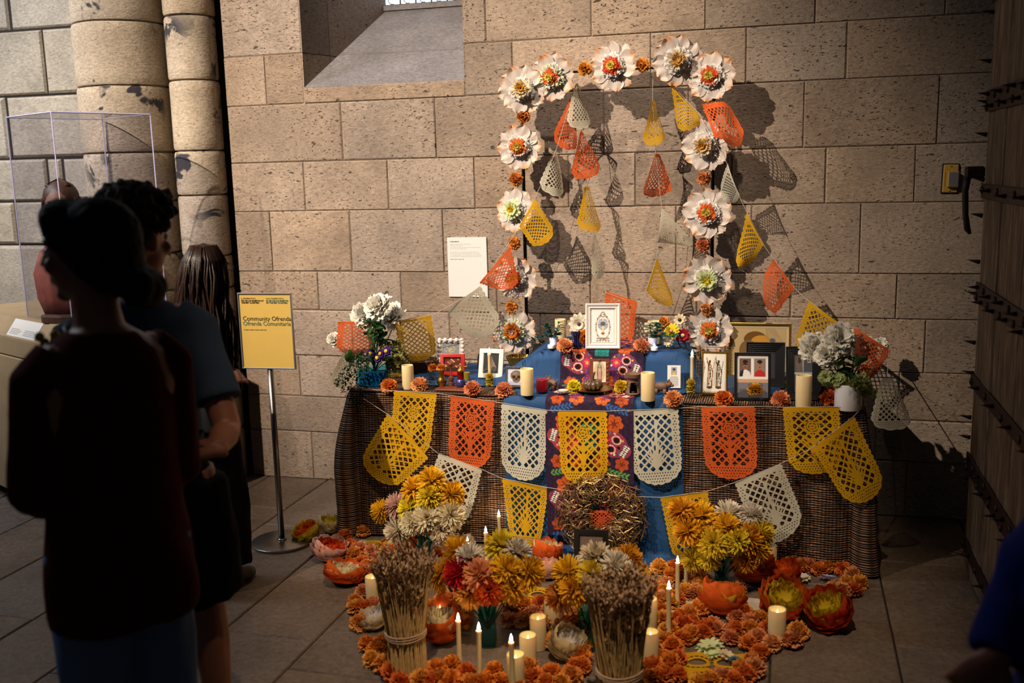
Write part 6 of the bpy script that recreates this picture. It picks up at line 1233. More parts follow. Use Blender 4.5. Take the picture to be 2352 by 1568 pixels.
# --- wheat sheaves
STRAW = mat('straw', '#d2aa6c', .7, .2, 60, .15); EAR = mat('wheat_ear', '#c49c74', .75, .25, 80, .2); TWINE = mat('raffia', '#b08e72', .8, .15, 120, .3)
def sheaf(label, p, h, r0, rw, r1, zw, seed):
    t = thing('wheat_sheaf', label, 'wheat sheaf', p); rs = random.Random(seed); st = MB(); er = MB()
    for k in range(520):
        a = rs.uniform(0, 2 * pi); q = math.sqrt(rs.uniform(.25, 1)); b = Vector((r0 * q * math.cos(a), r0 * q * math.sin(a), 0)); w = Vector((rw * q * math.cos(a), rw * q * math.sin(a), zw)); hh = h * rs.uniform(.62, 1.0); a2 = a + rs.uniform(-.3, .3); e = Vector((r1 * q * math.cos(a2) * hh / h, r1 * q * math.sin(a2) * hh / h, hh - .05))
        st.tube([b, w, w.lerp(e, .5), e], .0016, 3)
        d = (e - w).normalized() + Vector((rs.uniform(-.25, .25), rs.uniform(-.25, .25), 0)); L = rs.uniform(.05, .085)
        for j in range(7):
            c = e + d * (L * j / 7); s_ = .0085 * (1.1 - abs(j - 2.5) / 6)
            for m in range(2): ang = rs.uniform(0, 6.28); er.add([c + Vector((math.cos(ang) * s_ * .4, math.sin(ang) * s_ * .4, -.002)), c + Vector((math.cos(ang + 1) * s_, math.sin(ang + 1) * s_, .004)), c + d * .011 + Vector((math.cos(ang) * s_ * 1.6, math.sin(ang) * s_ * 1.6, .004)), c + Vector((math.cos(ang - 1) * s_, math.sin(ang - 1) * s_, .004))], [(0, 1, 2, 3)])
    st.obj('stalks', STRAW, t)['kind'] = 'stuff'; er.obj('seed_heads', EAR, t)['kind'] = 'stuff'
    for z, rr in ((zw - .008, rw), (zw, rw), (zw + .008, rw), (.022, r0 * 1.02), (.030, r0 * 1.02)): MB().tube([(rr * 1.05 * math.cos(a), rr * 1.05 * math.sin(a), z + .003 * math.sin(2 * a + z * 90)) for a in np.linspace(0, 2 * pi, 30)], .0035, 6, cap=False).obj('raffia_tie', TWINE, t, True)
sheaf('wheat sheaf tied with raffia at the left front of the offerings', fl(936, 1548), .455, .072, .070, .106, .165, 1); sheaf('wheat sheaf tied with raffia at the front right of the middle', fl(1424, 1640), .485, .076, .074, .116, .16, 2)

# --- floor candles
GP = 'pillar candles on the floor'
for lab, px, py, r, h, lit in (('ivory pillar candle left of the left wheat sheaf', 858, 1385, .031, .122, .009), ('ivory pillar candle behind the cupped orange tissue flower', 1013, 1458, .032, .128, .009), ('ivory pillar candle at the back right of the front group', 1237, 1488, .0315, .130, .009), ('ivory pillar candle in the middle of the front group', 1214, 1533, .0315, .130, .009), ('ivory pillar candle nearest the viewer in the front group', 1186, 1580, .0315, .130, .009), ('ivory pillar candle behind the right wheat sheaf', 1492, 1448, .0305, .135, .009), ('ivory pillar candle right beside the right wheat sheaf', 1494, 1528, .0305, .135, .009), ('glowing ivory pillar candle at the front right', 1784, 1476, .0335, .138, .009), ('ivory pillar candle behind the yellow bouquet', 1768, 1310, .030, .12, False), ('ivory pillar candle between the two front bouquets', 1268, 1430, .031, .095, False)):
    pillar(lab, fl(px, py), r, h, lit, GP)
for lab, px, py, top, lit in (('tallest lit taper near the brown cloth left of the wreath', 1149, 1262, 1184, .42), ('lit taper left of the tallest one near the cloth', 1119, 1300, 1222, .32), ('lit taper in front of the white flower on the floor', 1076, 1305, 1246, .28), ('leftmost lit taper of the front group', 1056, 1532, 1424, .42), ('lit taper in front of the teal vase', 1101, 1575, 1448, .42), ('lit taper in front of the nearest pillar candle', 1178, 1600, 1473, .42), ('lit taper right of the strewn path, farther one', 1556, 1400, 1291, .42), ('lit taper right of the strewn path, nearer one', 1536, 1466, 1349, .42), ('unlit taper left of the yellow bouquet', 1576, 1346, 1258, 0)):
    p = fl(px, py); z = pyy(px, top, p.y).z; taper(lab, p, max(.06, z), .0092, lit, (rnd(-.02, .02), rnd(-.02, .02)))
# ================================================================== SIGN, LABEL, SENSOR, DOOR, SHOWCASE
def text_mesh(txt, size, name, m, align='LEFT', bold=0.0, ext=.0003):
    cu = bpy.data.curves.new(name, 'FONT'); cu.body = txt; cu.size = size; cu.align_x = align; cu.extrude = ext; cu.offset = bold; cu.space_line = .95; cu.resolution_u = 3
    o = bpy.data.objects.new(name, cu); COL.objects.link(o); dg = bpy.context.evaluated_depsgraph_get(); dg.update(); me = bpy.data.meshes.new_from_object(o.evaluated_get(dg)); bpy.data.objects.remove(o); bpy.data.curves.remove(cu)
    me.name = name; me.materials.clear(); me.materials.append(m); return me
STEEL = mat('brushed_steel', '#8e8984', .3, .08, 120, .05, metal=.95); ALU = mat('aluminium_frame', '#b9b8bd', .35, .05, 80, .03, metal=.8); YEL = mat('yellow_poster', '#d9b45a', .55, .02, 20, .01); INKK = mat('black_ink', '#15130f', .6); INKT = mat('teal_ink', '#1d5a52', .6)
sb = pz(648, 1246); t = thing('sign_stand', 'yellow exhibition sign on a steel post with a round base', 'sign', (sb.x, sb.y, 0), (0, 0, .06))
MB().lathe([(.001, 0), (.148, 0), (.15, .003), (.15, .012), (.146, .015), (.03, .017), (.001, .017)], 56, cap=False).obj('base_plate', STEEL, t, auto=40)
MB().lathe([(.0145, .016), (.0145, .90)], 20).obj('post', STEEL, t, True); MB().lathe([(.022, .015), (.022, .022), (.0145, .026)], 24, cap=False).obj('post_collar', STEEL, t, True)
SZ0, SW, SH = .885, .268, .360; px0 = .002
pn = MB().box((px0, -.012, SZ0 + SH / 2), (SW, .008, SH)).obj('poster_panel', YEL, t)
for nm, c, d in (('frame_rail', (px0, -.014, SZ0 + SH), (SW + .008, .014, .007)), ('frame_rail', (px0, -.014, SZ0), (SW + .008, .014, .007)), ('frame_rail', (px0 - SW / 2, -.014, SZ0 + SH / 2), (.007, .014, SH)), ('frame_rail', (px0 + SW / 2, -.014, SZ0 + SH / 2), (.007, .014, SH))): MB().bbox(c, d, .0015).obj(nm, ALU, t)
def put_text(txt, size, m, x, z, bold=0.0): link('lettering', text_mesh(txt, size, 'lettering', m, 'LEFT', bold), pn, None, (px0 - SW / 2 + x, -.0166, z), (pi / 2, 0, 0))
put_text('Community Ofrenda', .0292, INKK, .016, SZ0 + SH * .640, .0001); put_text('Ofrenda Comunitaria', .0280, INKT, .016, SZ0 + SH * .575, .0001)
put_text('A CELEBRATION:', .0098, INKK, .014, SZ0 + SH * .925); put_text('DÍA DE LOS MUERTOS AT\nTHE MET CLOISTERS', .0100, INKK, .014, SZ0 + SH * .895, .0004)
put_text('UNA CELEBRACIÓN:', .0098, INKT, .142, SZ0 + SH * .925); put_text('EL DÍA DE LOS MUERTOS\nEN THE MET CLOISTERS', .0100, INKT, .142, SZ0 + SH * .895, .0004)
for k in range(14): MB().box((px0 - SW / 2 + .020 + k * .0085, -.0166, SZ0 + SH * .515), (.0058 if k % 3 else .004, .0004, .0035)).obj('small_print', INKK, pn)

# --- wall label
c0, c1 = pyy(1027, 545, -.006), pyy(1121, 682, -.006); w_, h_ = c1.x - c0.x, c0.z - c1.z
def pic_label(g):
    g.C[:] = lin('#e6e3e0')
    def ln(y, x1, h=.006, c='#6d6a68'): 
        x = .07
        rs = random.Random(int(y * 997))
        while x < x1: w = rs.uniform(.02, .07); g.rect(x, y, min(x + w, x1), y + h, c); x += w + .014
    ln(.925, .30, .012, '#3a3836'); ln(.885, .62); ln(.86, .40); ln(.83, .86); ln(.805, .5); ln(.75, .80); ln(.725, .84); ln(.70, .88); ln(.675, .86); ln(.63, .42)
t = thing('wall_label', 'white printed wall label left of the flower arch', 'label', ((c0.x + c1.x) / 2, 0, c1.z)); MB().box((0, -.005, h_ / 2), (w_, .008, h_)).obj('label_board', mat('label_board', '#e6e3e0', .6, .02), t); print_plane('printed_text', w_ - .002, h_ - .002, pic_label, t, .0016, loc=(0, -.0096, .001))
# --- wall sensor
s0 = pyy(2182, 410, 0); t = thing('wall_sensor', 'beige wall sensor with a grey window near the old door', 'sensor', s0, (0, .02, 0)); BEI = mat('beige_plastic', '#b8913f', .5, .03, 30, .02); BLK = mat('black_gasket', '#0a0a0a', .6)
MB().bbox((0, -.004, 0), (.078, .008, .142), .018 if False else .003).obj('gasket', BLK, t); MB().bbox((.001, -.011, 0), (.068, .010, .132), .004).obj('face_plate', BEI, t); b = MB().bbox((.010, -.028, -.003), (.05, .026, .074), .003).obj('sensor_box', BEI, t); MB().box((.011, -.0415, -.002), (.040, .002, .066)).obj('grey_window', mat('grey_window', '#6c6a70', .4, .05), b)
for k in range(9): MB().ball((-.024, -.0165, -.032 + k * .0075), .0018, 6, 4).obj('vent_hole', BLK, t)
for z in (.057, -.058): MB().ball((.001, -.0165, z), .003, 8, 5).obj('screw', BLK, t)
# --- old iron-bound door leaf standing open at the right
def plank_mat():
    m, t_, b = new_mat('weathered_oak'); co = t_.coord('Object', (6, 6, .5)); n = t_.noise(co, 9, 5, .7, .4); n2 = t_.noise(t_.coord('Object', (1, 1, .25)), 6, 3); oi = t_.new('ShaderNodeObjectInfo')
    c = t_.ramp(n, [(.25, lin('#1c120a')), (.5, lin('#5c4630')), (.75, lin('#9a8262'))]); c = t_.mix(.5, c, t_.ramp(n2, [(.3, (.2, .2, .2)), (.7, (.75, .75, .75))]), 'OVERLAY'); t_.link(c, b.inputs['Base Color']); b.inputs['Roughness'].default_value = .85; t_.link(t_.bump(n, .9, .006), b.inputs['Normal']); return m
OAK = plank_mat(); IRON = mat('rusty_iron', '#2c1b15', .6, .45, 25, .5, .004, metal=.5)
door_1 = struct(empty('door_1', (.775, -.66, 0))); tag(door_1, 'old oak door leaf bound with spiked iron straps', 'door')
y = 0.0
while y > -1.75:
    w = rnd(.16, .24); MB().bbox((.03, y - w / 2, 1.52), (.06 + rnd(-.006, .006), w - .005, 2.98), .006).obj('plank', OAK, door_1); y -= w
spike_me = MB().lathe([(.009, 0), (.007, .012), (.0035, .03), (.0004, .046)], 6).mesh('spike', IRON, True)
bolt_me = MB().lathe([(.016, 0), (.014, .006), (.006, .010), (.001, .011)], 8).mesh('stud', IRON, True)
for z in (.14, .50, .86, 1.24, 1.66, 2.02, 2.44):
    hgt = .085 if z in (.50, 1.24, 2.02) else .06
    st = MB().bbox((-.005, -.875, z), (.010, 1.76, hgt), .002).obj('iron_strap', IRON, door_1)
    n = 14 if hgt > .06 else 11
    for k in range(n):
        for r_ in ((-.022, .022) if hgt > .06 else (0,)): link('spike' if (k + (r_ > 0)) % 2 else 'stud', spike_me if (k + (r_ > 0)) % 2 else bolt_me, st, None, (-.010, -.03 - k * (1.72 / n) - (.03 if r_ > 0 else 0), z + r_ + rnd(-.006, .006)), (0, -pi / 2 + rnd(-.12, .12), rnd(-.1, .1)))
for k in range(16): link('edge_spike', spike_me, door_1, None, (.0, -.004, .25 + k * .16 + rnd(-.04, .04)), (0, -pi / 2 + .2, 0)).scale = (1.1,) * 3
h0 = Vector((-.012, -.02, 1.72)); MB().bbox((-.035, .02, 1.735), (.075, .05, .05), .008).obj('hinge_bracket', IRON, door_1); MB().tube([(-.060, .03, 1.72), (-.066, .03, 1.66), (-.060, .03, 1.56), (-.050, .03, 1.50), (-.038, .03, 1.48)], [.016, .013, .012, .013, .006], 8).obj('hanging_latch', IRON, door_1, True)
# --- showcase: stone-coloured pedestal, acrylic cover, carved bust
PED = mat('pedestal_plaster', '#9d8664', .8, .10, 7, .15); th = math.radians(64)
t = thing('pedestal', 'tan plaster display pedestal behind the visitors', 'pedestal', (-3.47, -1.0, 0), (0, 0, th)); s = .52
bx, by, cx_, cy_ = .66, 1.36, .23, .60
MB().bbox((cx_, cy_, .475), (bx, by, .79), .006).obj('body', PED, t); MB().box((cx_ + .02, cy_, .04), (bx - .16, by - .14, .08)).obj('plinth', PED, t); MB().bbox((cx_, cy_, .925), (bx, by, .10), .004).obj('cap', PED, t)
x0_, y0_, y1_ = cx_ - bx / 2, cy_ - by / 2, cy_ + by / 2
MB().add([(x0_, y0_, .976), (x0_, y1_, .976), (-.03, y1_, 1.07), (-.03, y0_, 1.07), (cx_ + bx / 2, y0_, .976), (cx_ + bx / 2, y1_, .976), (cx_ + bx / 2, y1_, 1.07), (cx_ + bx / 2, y0_, 1.07)], [(0, 3, 2, 1), (3, 7, 6, 2), (0, 4, 7, 3), (1, 2, 6, 5), (4, 5, 6, 7), (0, 1, 5, 4)]).obj('label_ledge', PED, t)
def pic_lab2(g):
    g.C[:] = lin('#dcd8d2')
    for k in range(9): g.rect(.06, .86 - k * .09, .45 - .04 * (k % 3), .875 - k * .09, '#77736e'); g.rect(.54, .86 - k * .09, .93 - .05 * (k % 2), .875 - k * .09, '#77736e')
lp = thing('object_label', 'white object label on the sloping pedestal ledge', 'label', (-3.47, -1.0, 0), (0, 0, th)); q = print_plane('printed_text', .34, .10, pic_lab2, lp, .003, mtl=ink_mat('label_print', .6, .02)); q.location = (-.094, .42, .985); q.rotation_euler = (math.radians(-36), 0, -pi / 2)
t = thing('acrylic_cover', 'clear acrylic showcase cover on the pedestal', 'showcase', (-3.47, -1.0, 1.072), (0, 0, th)); hC = 2.123 - 1.072
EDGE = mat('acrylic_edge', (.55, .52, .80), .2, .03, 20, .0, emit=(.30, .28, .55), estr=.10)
for c, d in (((0, s / 2, hC / 2), (.005, s, hC)), ((s, s / 2, hC / 2), (.005, s, hC)), ((s / 2, 0, hC / 2), (s, .005, hC)), ((s / 2, s, hC / 2), (s, .005, hC)), ((s / 2, s / 2, hC), (s, s, .005))): MB().box(c, d).obj('acrylic_pane', ACRYL, t)
for a, b in (((0, 0), (s, 0)), ((0, 0), (0, s)), ((s, 0), (s, s)), ((0, s), (s, s))): MB().tube([(a[0], a[1], hC), (b[0], b[1], hC)], .0035, 4).obj('edge_seam', EDGE, t)
for a in ((0, 0), (s, 0), (0, s), (s, s)): MB().tube([(a[0], a[1], 0), (a[0], a[1], hC)], .0035, 4).obj('edge_seam', EDGE, t)
CARV = mat('carved_flesh_paint', '#7c5a4c', .6, .12, 30, .15); CARH = mat('carved_brown_hair', '#4a3226', .5, .2, 40, .2); CARR = mat('carved_rose_robe', '#7a4038', .6, .2, 30, .15)
bp = pyy(140, 470, -.80); t = thing('carved_bust', 'painted wooden bust with bobbed brown hair inside the showcase', 'bust', (bp.x, bp.y, 1.072), (0, 0, -2.75))
MB().lathe([(.001, 0), (.15, 0), (.15, .03), (.12, .04), (.001, .04)], 28, cap=False).obj('socle', CARH, t, auto=40)
mb = MB(); mb.tube([(0, 0, .03), (0, 0, .12), (0, 0, .25), (0, 0, .36), (0, 0, .42)], [(.13, .10), (.16, .11), (.17, .10), (.13, .085), (.06, .06)], 24, side=(1, 0, 0)); mb.obj('robe', CARR, t, True)
mb = MB(); mb.tube([(0, 0, .38), (0, .0, .50)], .05, 16); mb.ball((0, .01, .60), (.070, .085, .105), 24, 16); mb.ball((0, .095, .595), (.012, .02, .02), 10, 7); mb.ball((0, .07, .535), (.03, .025, .02), 12, 8); mb.obj('head', CARV, t, True)
for sx in (-1, 1): MB().ball((sx * .028, .083, .615), (.013, .008, .006), 10, 6).obj('eye', mat('carved_eye', '#2a1e1a', .4), t, True)
mb = MB(); mb.ball((0, -.015, .635), (.088, .095, .090), 26, 16); hair = mb.obj('hair', CARH, t, True)
for k in range(22): a = -pi * .15 + (pi * 1.3) * k / 21; MB().tube([(.0, -.01, .728), (.06 * math.cos(a + pi), .07 * math.sin(a + pi) - .01 if False else -.07 * math.sin(a), .70), (-.088 * math.cos(a) * -1, -.09 * math.sin(a) - .015, .63), (.090 * math.cos(a), -.09 * math.sin(a) - .012, .575)], .009, 6).obj('carved_lock', CARH, hair, True)
# ================================================================== VISITORS
def fuse(mb, voxel, name, m, smooth=3, fac=.5, disp=None, parent=None):
    """join overlapping closed pieces into one continuous skin"""
    o = bpy.data.objects.new('tmp', mb.mesh('tmp')); COL.objects.link(o)
    r = o.modifiers.new('r', 'REMESH'); r.mode = 'VOXEL'; r.voxel_size = voxel
    if smooth: s = o.modifiers.new('s', 'SMOOTH'); s.iterations = smooth; s.factor = fac
    dg = bpy.context.evaluated_depsgraph_get(); dg.update(); me = bpy.data.meshes.new_from_object(o.evaluated_get(dg)); bpy.data.objects.remove(o)
    me.name = name; me.materials.clear()
    for x in (m if isinstance(m, (list, tuple)) else [m]): me.materials.append(x)
    if disp:
        n = len(me.vertices); co = np.zeros(n * 3); no = np.zeros(n * 3); me.vertices.foreach_get('co', co); me.vertex_normals.foreach_get('vector', no) if False else None
        me.update(); no = np.array([v.normal[:] for v in me.vertices]).ravel(); co = co.reshape(-1, 3); no = no.reshape(-1, 3)
        d = np.array([disp(Vector(c)) for c in co]); co = co + no * d[:, None]; me.vertices.foreach_set('co', co.ravel())
    me.polygons.foreach_set('use_smooth', [True] * len(me.polygons)); me.update(); return link(name, me, parent)
def hand(mb, w, d, n, curl=.5, side=1, spread=.0205):
    """palm plus five jointed fingers; d along the hand, n palm normal, side gives the thumb side"""
    d = Vector(d).normalized(); n = Vector(n); n = (n - d * n.dot(d)).normalized(); s = d.cross(n) * side
    w = Vector(w); mb.tube([w - d * .03, w + d * .01, w + d * .05, w + d * .088], [(.026, .019), (.030, .017), (.042, .015), (.040, .012)], 12, side=s)
    for i, (L, o) in enumerate(((.072, 1.5), (.080, .5), (.075, -.5), (.058, -1.5))):
        p = w + d * .082 + s * (o * spread); pts = [p - d * .01, p]; e = 0
        for k, f in enumerate((.45, .32, .23)): e += curl * (.7 + .15 * i); dd = d * math.cos(e) + n * math.sin(e) + s * (o * .02); p = p + dd * (L * f); pts.append(p.copy())
        mb.tube(pts, [.0098, .0095, .0088, .0080, .0066], 8)
    p = w + d * .022 + s * .034; pts = [w + d * .012 + s * .018, p]; 
    for k, (f, a) in enumerate(((.034, .75), (.028, .45))): p = p + (d * math.cos(a) + s * math.sin(a) + n * (.35 + curl * .5)).normalized() * f; pts.append(p.copy())
    mb.tube(pts, [.015, .0125, .0108, .0085], 8)
def rotz(p, a): c, s = math.cos(a), math.sin(a); return Vector((p[0] * c - p[1] * s, p[0] * s + p[1] * c, p[2]))
SKIN = mat('skin', '#8c5a44', .5, .06, 30, .05); SKINL = mat('skin_warm', '#9c6248', .5, .06, 30, .05)
def head_shapes(mb, hc, yaw, k=1.0, fem=0):
    """skull, jaw, nose, lips, brow and ears round the head centre hc, face toward yaw"""
    def A(x, y, z): return Vector(hc) + rotz((x * k, y * k, z * k), yaw)
    R = Euler((0, 0, yaw)).to_matrix()
    mb.ball(A(0, -.012, .022), (.074 * k, .094 * k, .094 * k), 28, 18, rot=R); mb.ball(A(0, .020, -.045), (.056 * k, .066 * k, .070 * k), 22, 14, rot=R); mb.ball(A(0, .062, -.098), (.024 * k, .020 * k, .018 * k), 14, 9, rot=R)
    mb.tube([A(0, .082, .018), A(0, .100, -.012), A(0, .106, -.024), A(0, .088, -.034)], [.008 * k, .011 * k, .013 * k, .009 * k], 10)
    for sx in (-1, 1):
        mb.ball(A(sx * .075, -.006, -.008), (.009 * k, .018 * k, .031 * k), 12, 8, rot=R); mb.ball(A(sx * .030, .074, .022), (.022 * k, .012 * k, .008 * k), 10, 6, rot=R); mb.ball(A(sx * .034, .070, -.028), (.024 * k, .018 * k, .022 * k), 10, 7, rot=R)
    mb.ball(A(0, .084, -.058), (.022 * k, .010 * k, .006 * k), 12, 6, rot=R); mb.ball(A(0, .081, -.070), (.019 * k, .010 * k, .007 * k), 12, 6, rot=R)
    return A
def face_details(body, A, yaw, k=1.0):
    EYE = mat('eye_white', '#d8d2c8', .2, .02); IR = mat('iris_dark', '#1c1410', .2)
    for sx in (-1, 1):
        e = MB().ball(A(sx * .031, .076, .004), .0115 * k, 14, 9).obj('eye', EYE, body, True); MB().ball(A(sx * .031, .0855, .004), .0048 * k, 10, 6).obj('iris', IR, e, True)
        MB().tube([A(sx * .014, .087, .024), A(sx * .032, .086, .030), A(sx * .050, .074, .024)], [.003, .004, .002], 6).obj('eyebrow', IR, body, True)
def fold(sc, amp, seed):
    def f(c): return amp * (mnoise.noise(Vector((c.x * sc + seed, c.y * sc, c.z * sc * .55))) + .5 * mnoise.noise(Vector((c.x * sc * 2.3, c.y * sc * 2.3 + seed, c.z * sc * 1.2))))
    return f
def figure(label, loc, H, yaw, hyaw, skin, arms, legs, fem=0, hc_off=(0, .02, 0), shw=.185):
    """arms: two lists [shoulder, elbow, wrist, hand dir, palm normal, curl] in body space (scaled to 1.75 m)"""
    k = H / 1.75; mb = MB()
    mb.tube([(0, 0, .82), (0, .0, .92), (0, .005, 1.04), (0, .0, 1.18), (0, -.005, 1.32), (0, -.01, 1.40), (0, -.005, 1.455)], [(.13, .09), (.165, .115), (.138, .10), (.155, .112), (.175, .115), (.15, .095), (.065, .06)], 24, side=(1, 0, 0))
    mb.tube([(0, -.008, 1.42), (0, .006, 1.50), (0, .014, 1.58)], [.062, .053, .052], 16)
    hc = Vector((hc_off[0], hc_off[1], 1.635 + hc_off[2])); A = head_shapes(mb, hc, hyaw - yaw, 1.0, fem)
    for i, (sh, el, wr, hd, pn_, cu) in enumerate(arms):
        sh, el, wr = Vector(sh), Vector(el), Vector(wr); sg = -1 if i == 0 else 1
        mb.tube([Vector((sg * .09, -.01, 1.385)), sh, sh.lerp(el, .35), el, el.lerp(wr, .3), el.lerp(wr, .75), wr], [.058, .055, .049, .041, .043, .033, .027], 14); hand(mb, wr, hd, pn_, cu, -sg)
    for i, (hip, kn, an, toe) in enumerate(legs):
        hip, kn, an, toe = map(Vector, (hip, kn, an, toe)); mb.tube([hip + Vector((0, 0, .05)), hip, hip.lerp(kn, .5), kn, kn.lerp(an, .3), kn.lerp(an, .7), an], [.088, .090, .076, .056, .058, .043, .034], 16); mb.tube([an + Vector((0, 0, .02)), an - (toe - an) * .25 + Vector((0, 0, -.04)), an.lerp(toe, .5) + Vector((0, 0, -.012)), toe], [(.034, .034), (.034, .03), (.042, .028), (.034, .018)], 12, side=(1, 0, 0))
    body = fuse(mb, .0065, 'person', skin, 2, .45); body.location = loc; body.rotation_euler = (0, 0, yaw); body.scale = (k, k, k); tag(body, label, 'person'); face_details(body, A, hyaw - yaw); return body, A
def cloth_piece(mb, name, m, body, vox=.009, amp=.006, sc=9, seed=0, smooth=5): return fuse(mb, vox, name, m, smooth, .5, fold(sc, amp, seed), body)
def fabric(name, col, sc=300): return mat(name, col, .9, .14, sc, .25, .001, spec=.08)
def local(loc, yaw, H, px, py, d): return rotz(pd(px, py, d) - Vector(loc), -yaw) / (H / 1.75)
def shoe(mb, an, toe, r=.0):
    an, toe = Vector(an), Vector(toe); d = (toe - an); d.z = 0; d.normalize(); b = Vector((an.x, an.y, .035)) - d * .07; e = Vector((an.x, an.y, .032)) + d * .185
    mb.tube([b - d * .01, b, b.lerp(e, .35) + Vector((0, 0, .02)), b.lerp(e, .65) + Vector((0, 0, .006)), b.lerp(e, .92), e], [(.030, .030), (.040, .036), (.042, .052), (.047, .038), (.042, .030), (.020, .020)], 14, side=(d.y, -d.x, 0)); mb.tube([Vector((an.x, an.y, .05)), Vector((an.x, an.y, .10))], [.046, .044], 14)
STAND = [[(-.09, 0, .88), (-.10, .01, .49), (-.10, -.02, .08), (-.12, .14, .03)], [(.09, 0, .88), (.10, .01, .49), (.10, -.02, .08), (.12, .14, .03)]]
HAIRB = mat('black_hair', '#0c0908', .7, .3, 60, .5, .004, spec=.15); HAIRC = mat('dark_curly_hair', '#17100c', .75, .35, 90, .6, .004, spec=.15); HAIRL = mat('long_brown_hair', '#2a1810', .42, .35, 50, .5, .003)

# --- woman in the dark red cardigan, nearest the camera at the left
yW = math.radians(56); hW = math.radians(102); WL = (-1.555, -3.235, 0)
Warms = [[(-.150, -.01, 1.350), (-.175, .03, 1.09), (-.10, .22, 1.00), (.5, .75, .1), (0, .2, -1), .5], [(.150, -.01, 1.350), (.165, .02, 1.08), (.08, .20, .98), (-.5, .8, .1), (0, .2, -1), .5]]
WLEGS = [[(-.075, 0, .88), (-.08, .01, .49), (-.085, -.02, .08), (-.10, .14, .03)], [(.075, 0, .88), (.08, .01, .49), (.085, -.02, .08), (.10, .14, .03)]]
w, AW = figure('woman in a dark red cardigan with a low dark bun, facing left', WL, 1.755, yW, hW, SKIN, Warms, WLEGS, 1, (0, .03, -.005))
mb = MB(); mb.tube([(0, .0, .755), (0, 0, .82), (0, 0, .92), (0, .0, 1.06), (0, -.0, 1.20), (0, -.005, 1.33), (0, -.01, 1.405), (0, -.008, 1.45)], [(.182, .162), (.180, .158), (.168, .145), (.155, .132), (.155, .130), (.155, .126), (.135, .108), (.078, .075)], 28, side=(1, 0, 0))
for sg, a in zip((-1, 1), Warms):
    sh, el, wr = map(Vector, a[:3]); mb.tube([Vector((sg * .10, -.01, 1.39)), sh, sh.lerp(el, .5), el, el.lerp(wr, .5), el.lerp(wr, .92)], [.062, .064, .060, .058, .054, .048], 16)
REDK = fabric('dark_red_knit', '#48090d', 160); cardigan = cloth_piece(mb, 'cardigan', REDK, w, .009, .009, 8, 3)
mb = MB()
for hip, kn, an, toe in WLEGS: hip, kn, an = map(Vector, (hip, kn, an)); mb.tube([hip + Vector((0, 0, .06)), hip, kn, an + Vector((0, 0, .03))], [.098, .098, .080, .075], 18)
cloth_piece(mb, 'jeans', fabric('blue_denim', '#6a82a6', 400), w, .009, .006, 12, 5)
mb = MB(); [shoe(mb, l[2], l[3]) for l in WLEGS]; cloth_piece(mb, 'shoes', BLACKF, w, .007, .0, 9, 1, 2)
ry = hW - yW; mb = MB(); R = Euler((0, 0, ry)).to_matrix()
mb.ball(AW(0, -.030, .036), (.087, .100, .092), 30, 20, rot=R); mb.ball(AW(0, -.055, -.01), (.082, .078, .085), 24, 16, rot=R); mb.ball(AW(0, .045, .085), (.066, .056, .040), 20, 12, rot=R); mb.ball(AW(.0, -.075, -.060), (.055, .05, .05), 18, 12, rot=R)
for sx in (-1, 1): mb.tube([AW(sx * .055, .070, .085), AW(sx * .084, .03, .03), AW(sx * .084, -.03, -.03), AW(sx * .05, -.08, -.075)], [.016, .020, .026, .03], 10)
mb.ball(AW(.01, -.125, -.088), (.062, .05, .05), 20, 14, rot=R); mb.ball(AW(-.03, -.130, -.080), (.04, .04, .042), 16, 10, rot=R)
hr = fuse(mb, .008, 'hair_in_a_bun', HAIRB, 2, .5, fold(60, .004, 2), w)
MB().tube([AW(sx * .055, -.09 - .02 * abs(math.sin(sx)), -.07) for sx in np.linspace(-1, 1, 9)], .006, 6).obj('hair_tie', mat('olive_hair_tie', '#6a5a1c', .6), w, True)
MB().tube([(.07 * math.cos(a), .015 + .068 * math.sin(a), 1.452 + .02 * math.sin(a)) for a in np.linspace(0, 2 * pi, 30)], .003, 6, cap=False).obj('necklace_cord', BLACKF, w, True)
for k in range(5): MB().ball((-.105 + .012 * k, .10 + .006 * (k % 2), 1.435 - .016 * (k % 3)), (.012, .010, .012), 10, 7).obj('necklace_bead', mat('lime_bead', '#b5b838', .5, .2, 40), w, True)

# --- man in the blue-grey t-shirt behind her
yM = math.radians(30); hM = math.radians(-12); ML = (-1.845, -2.70, 0)
Mlegs = [[(-.10, 0, .88), (-.11, .03, .49), (-.11, .02, .08), (-.13, .18, .03)], [(.10, 0, .88), (.13, .02, .49), (.15, -.05, .08), (.18, .11, .03)]]
Marms = [[(-.175, -.01, 1.350), (-.215, -.0, 1.07), (-.18, .18, .90), (.1, .8, -.5), (1, 0, 0), .4], [(.168, -.01, 1.350), local(ML, yM, 1.75, 522, 985, 2.92), local(ML, yM, 1.75, 497, 1032, 2.80), (-.55, -.15, .10), (-.1, .4, -1), .75]]
m_, AM = figure('man in a blue-grey t-shirt with dark curly hair, seen from behind', ML, 1.75, yM, hM, SKINL, Marms, Mlegs, 0, (.02, .03, -.012))
mb = MB(); mb.tube([(0, .0, .86), (0, 0, .98), (0, 0, 1.10), (0, .0, 1.22), (0, -.005, 1.33), (0, -.012, 1.405), (0, -.010, 1.45)], [(.170, .140), (.164, .134), (.164, .132), (.170, .134), (.172, .130), (.150, .106), (.078, .074)], 28, side=(1, 0, 0))
for sg, a in zip((-1, 1), Marms):
    sh, el = map(Vector, a[:2]); mb.tube([Vector((sg * .11, -.01, 1.385)), sh, sh.lerp(el, .35), sh.lerp(el, .72)], [.064, .066, .066, .068], 16)
cloth_piece(mb, 't_shirt', fabric('blue_grey_jersey', '#3c4a5e', 300), m_, .009, .010, 8, 9)
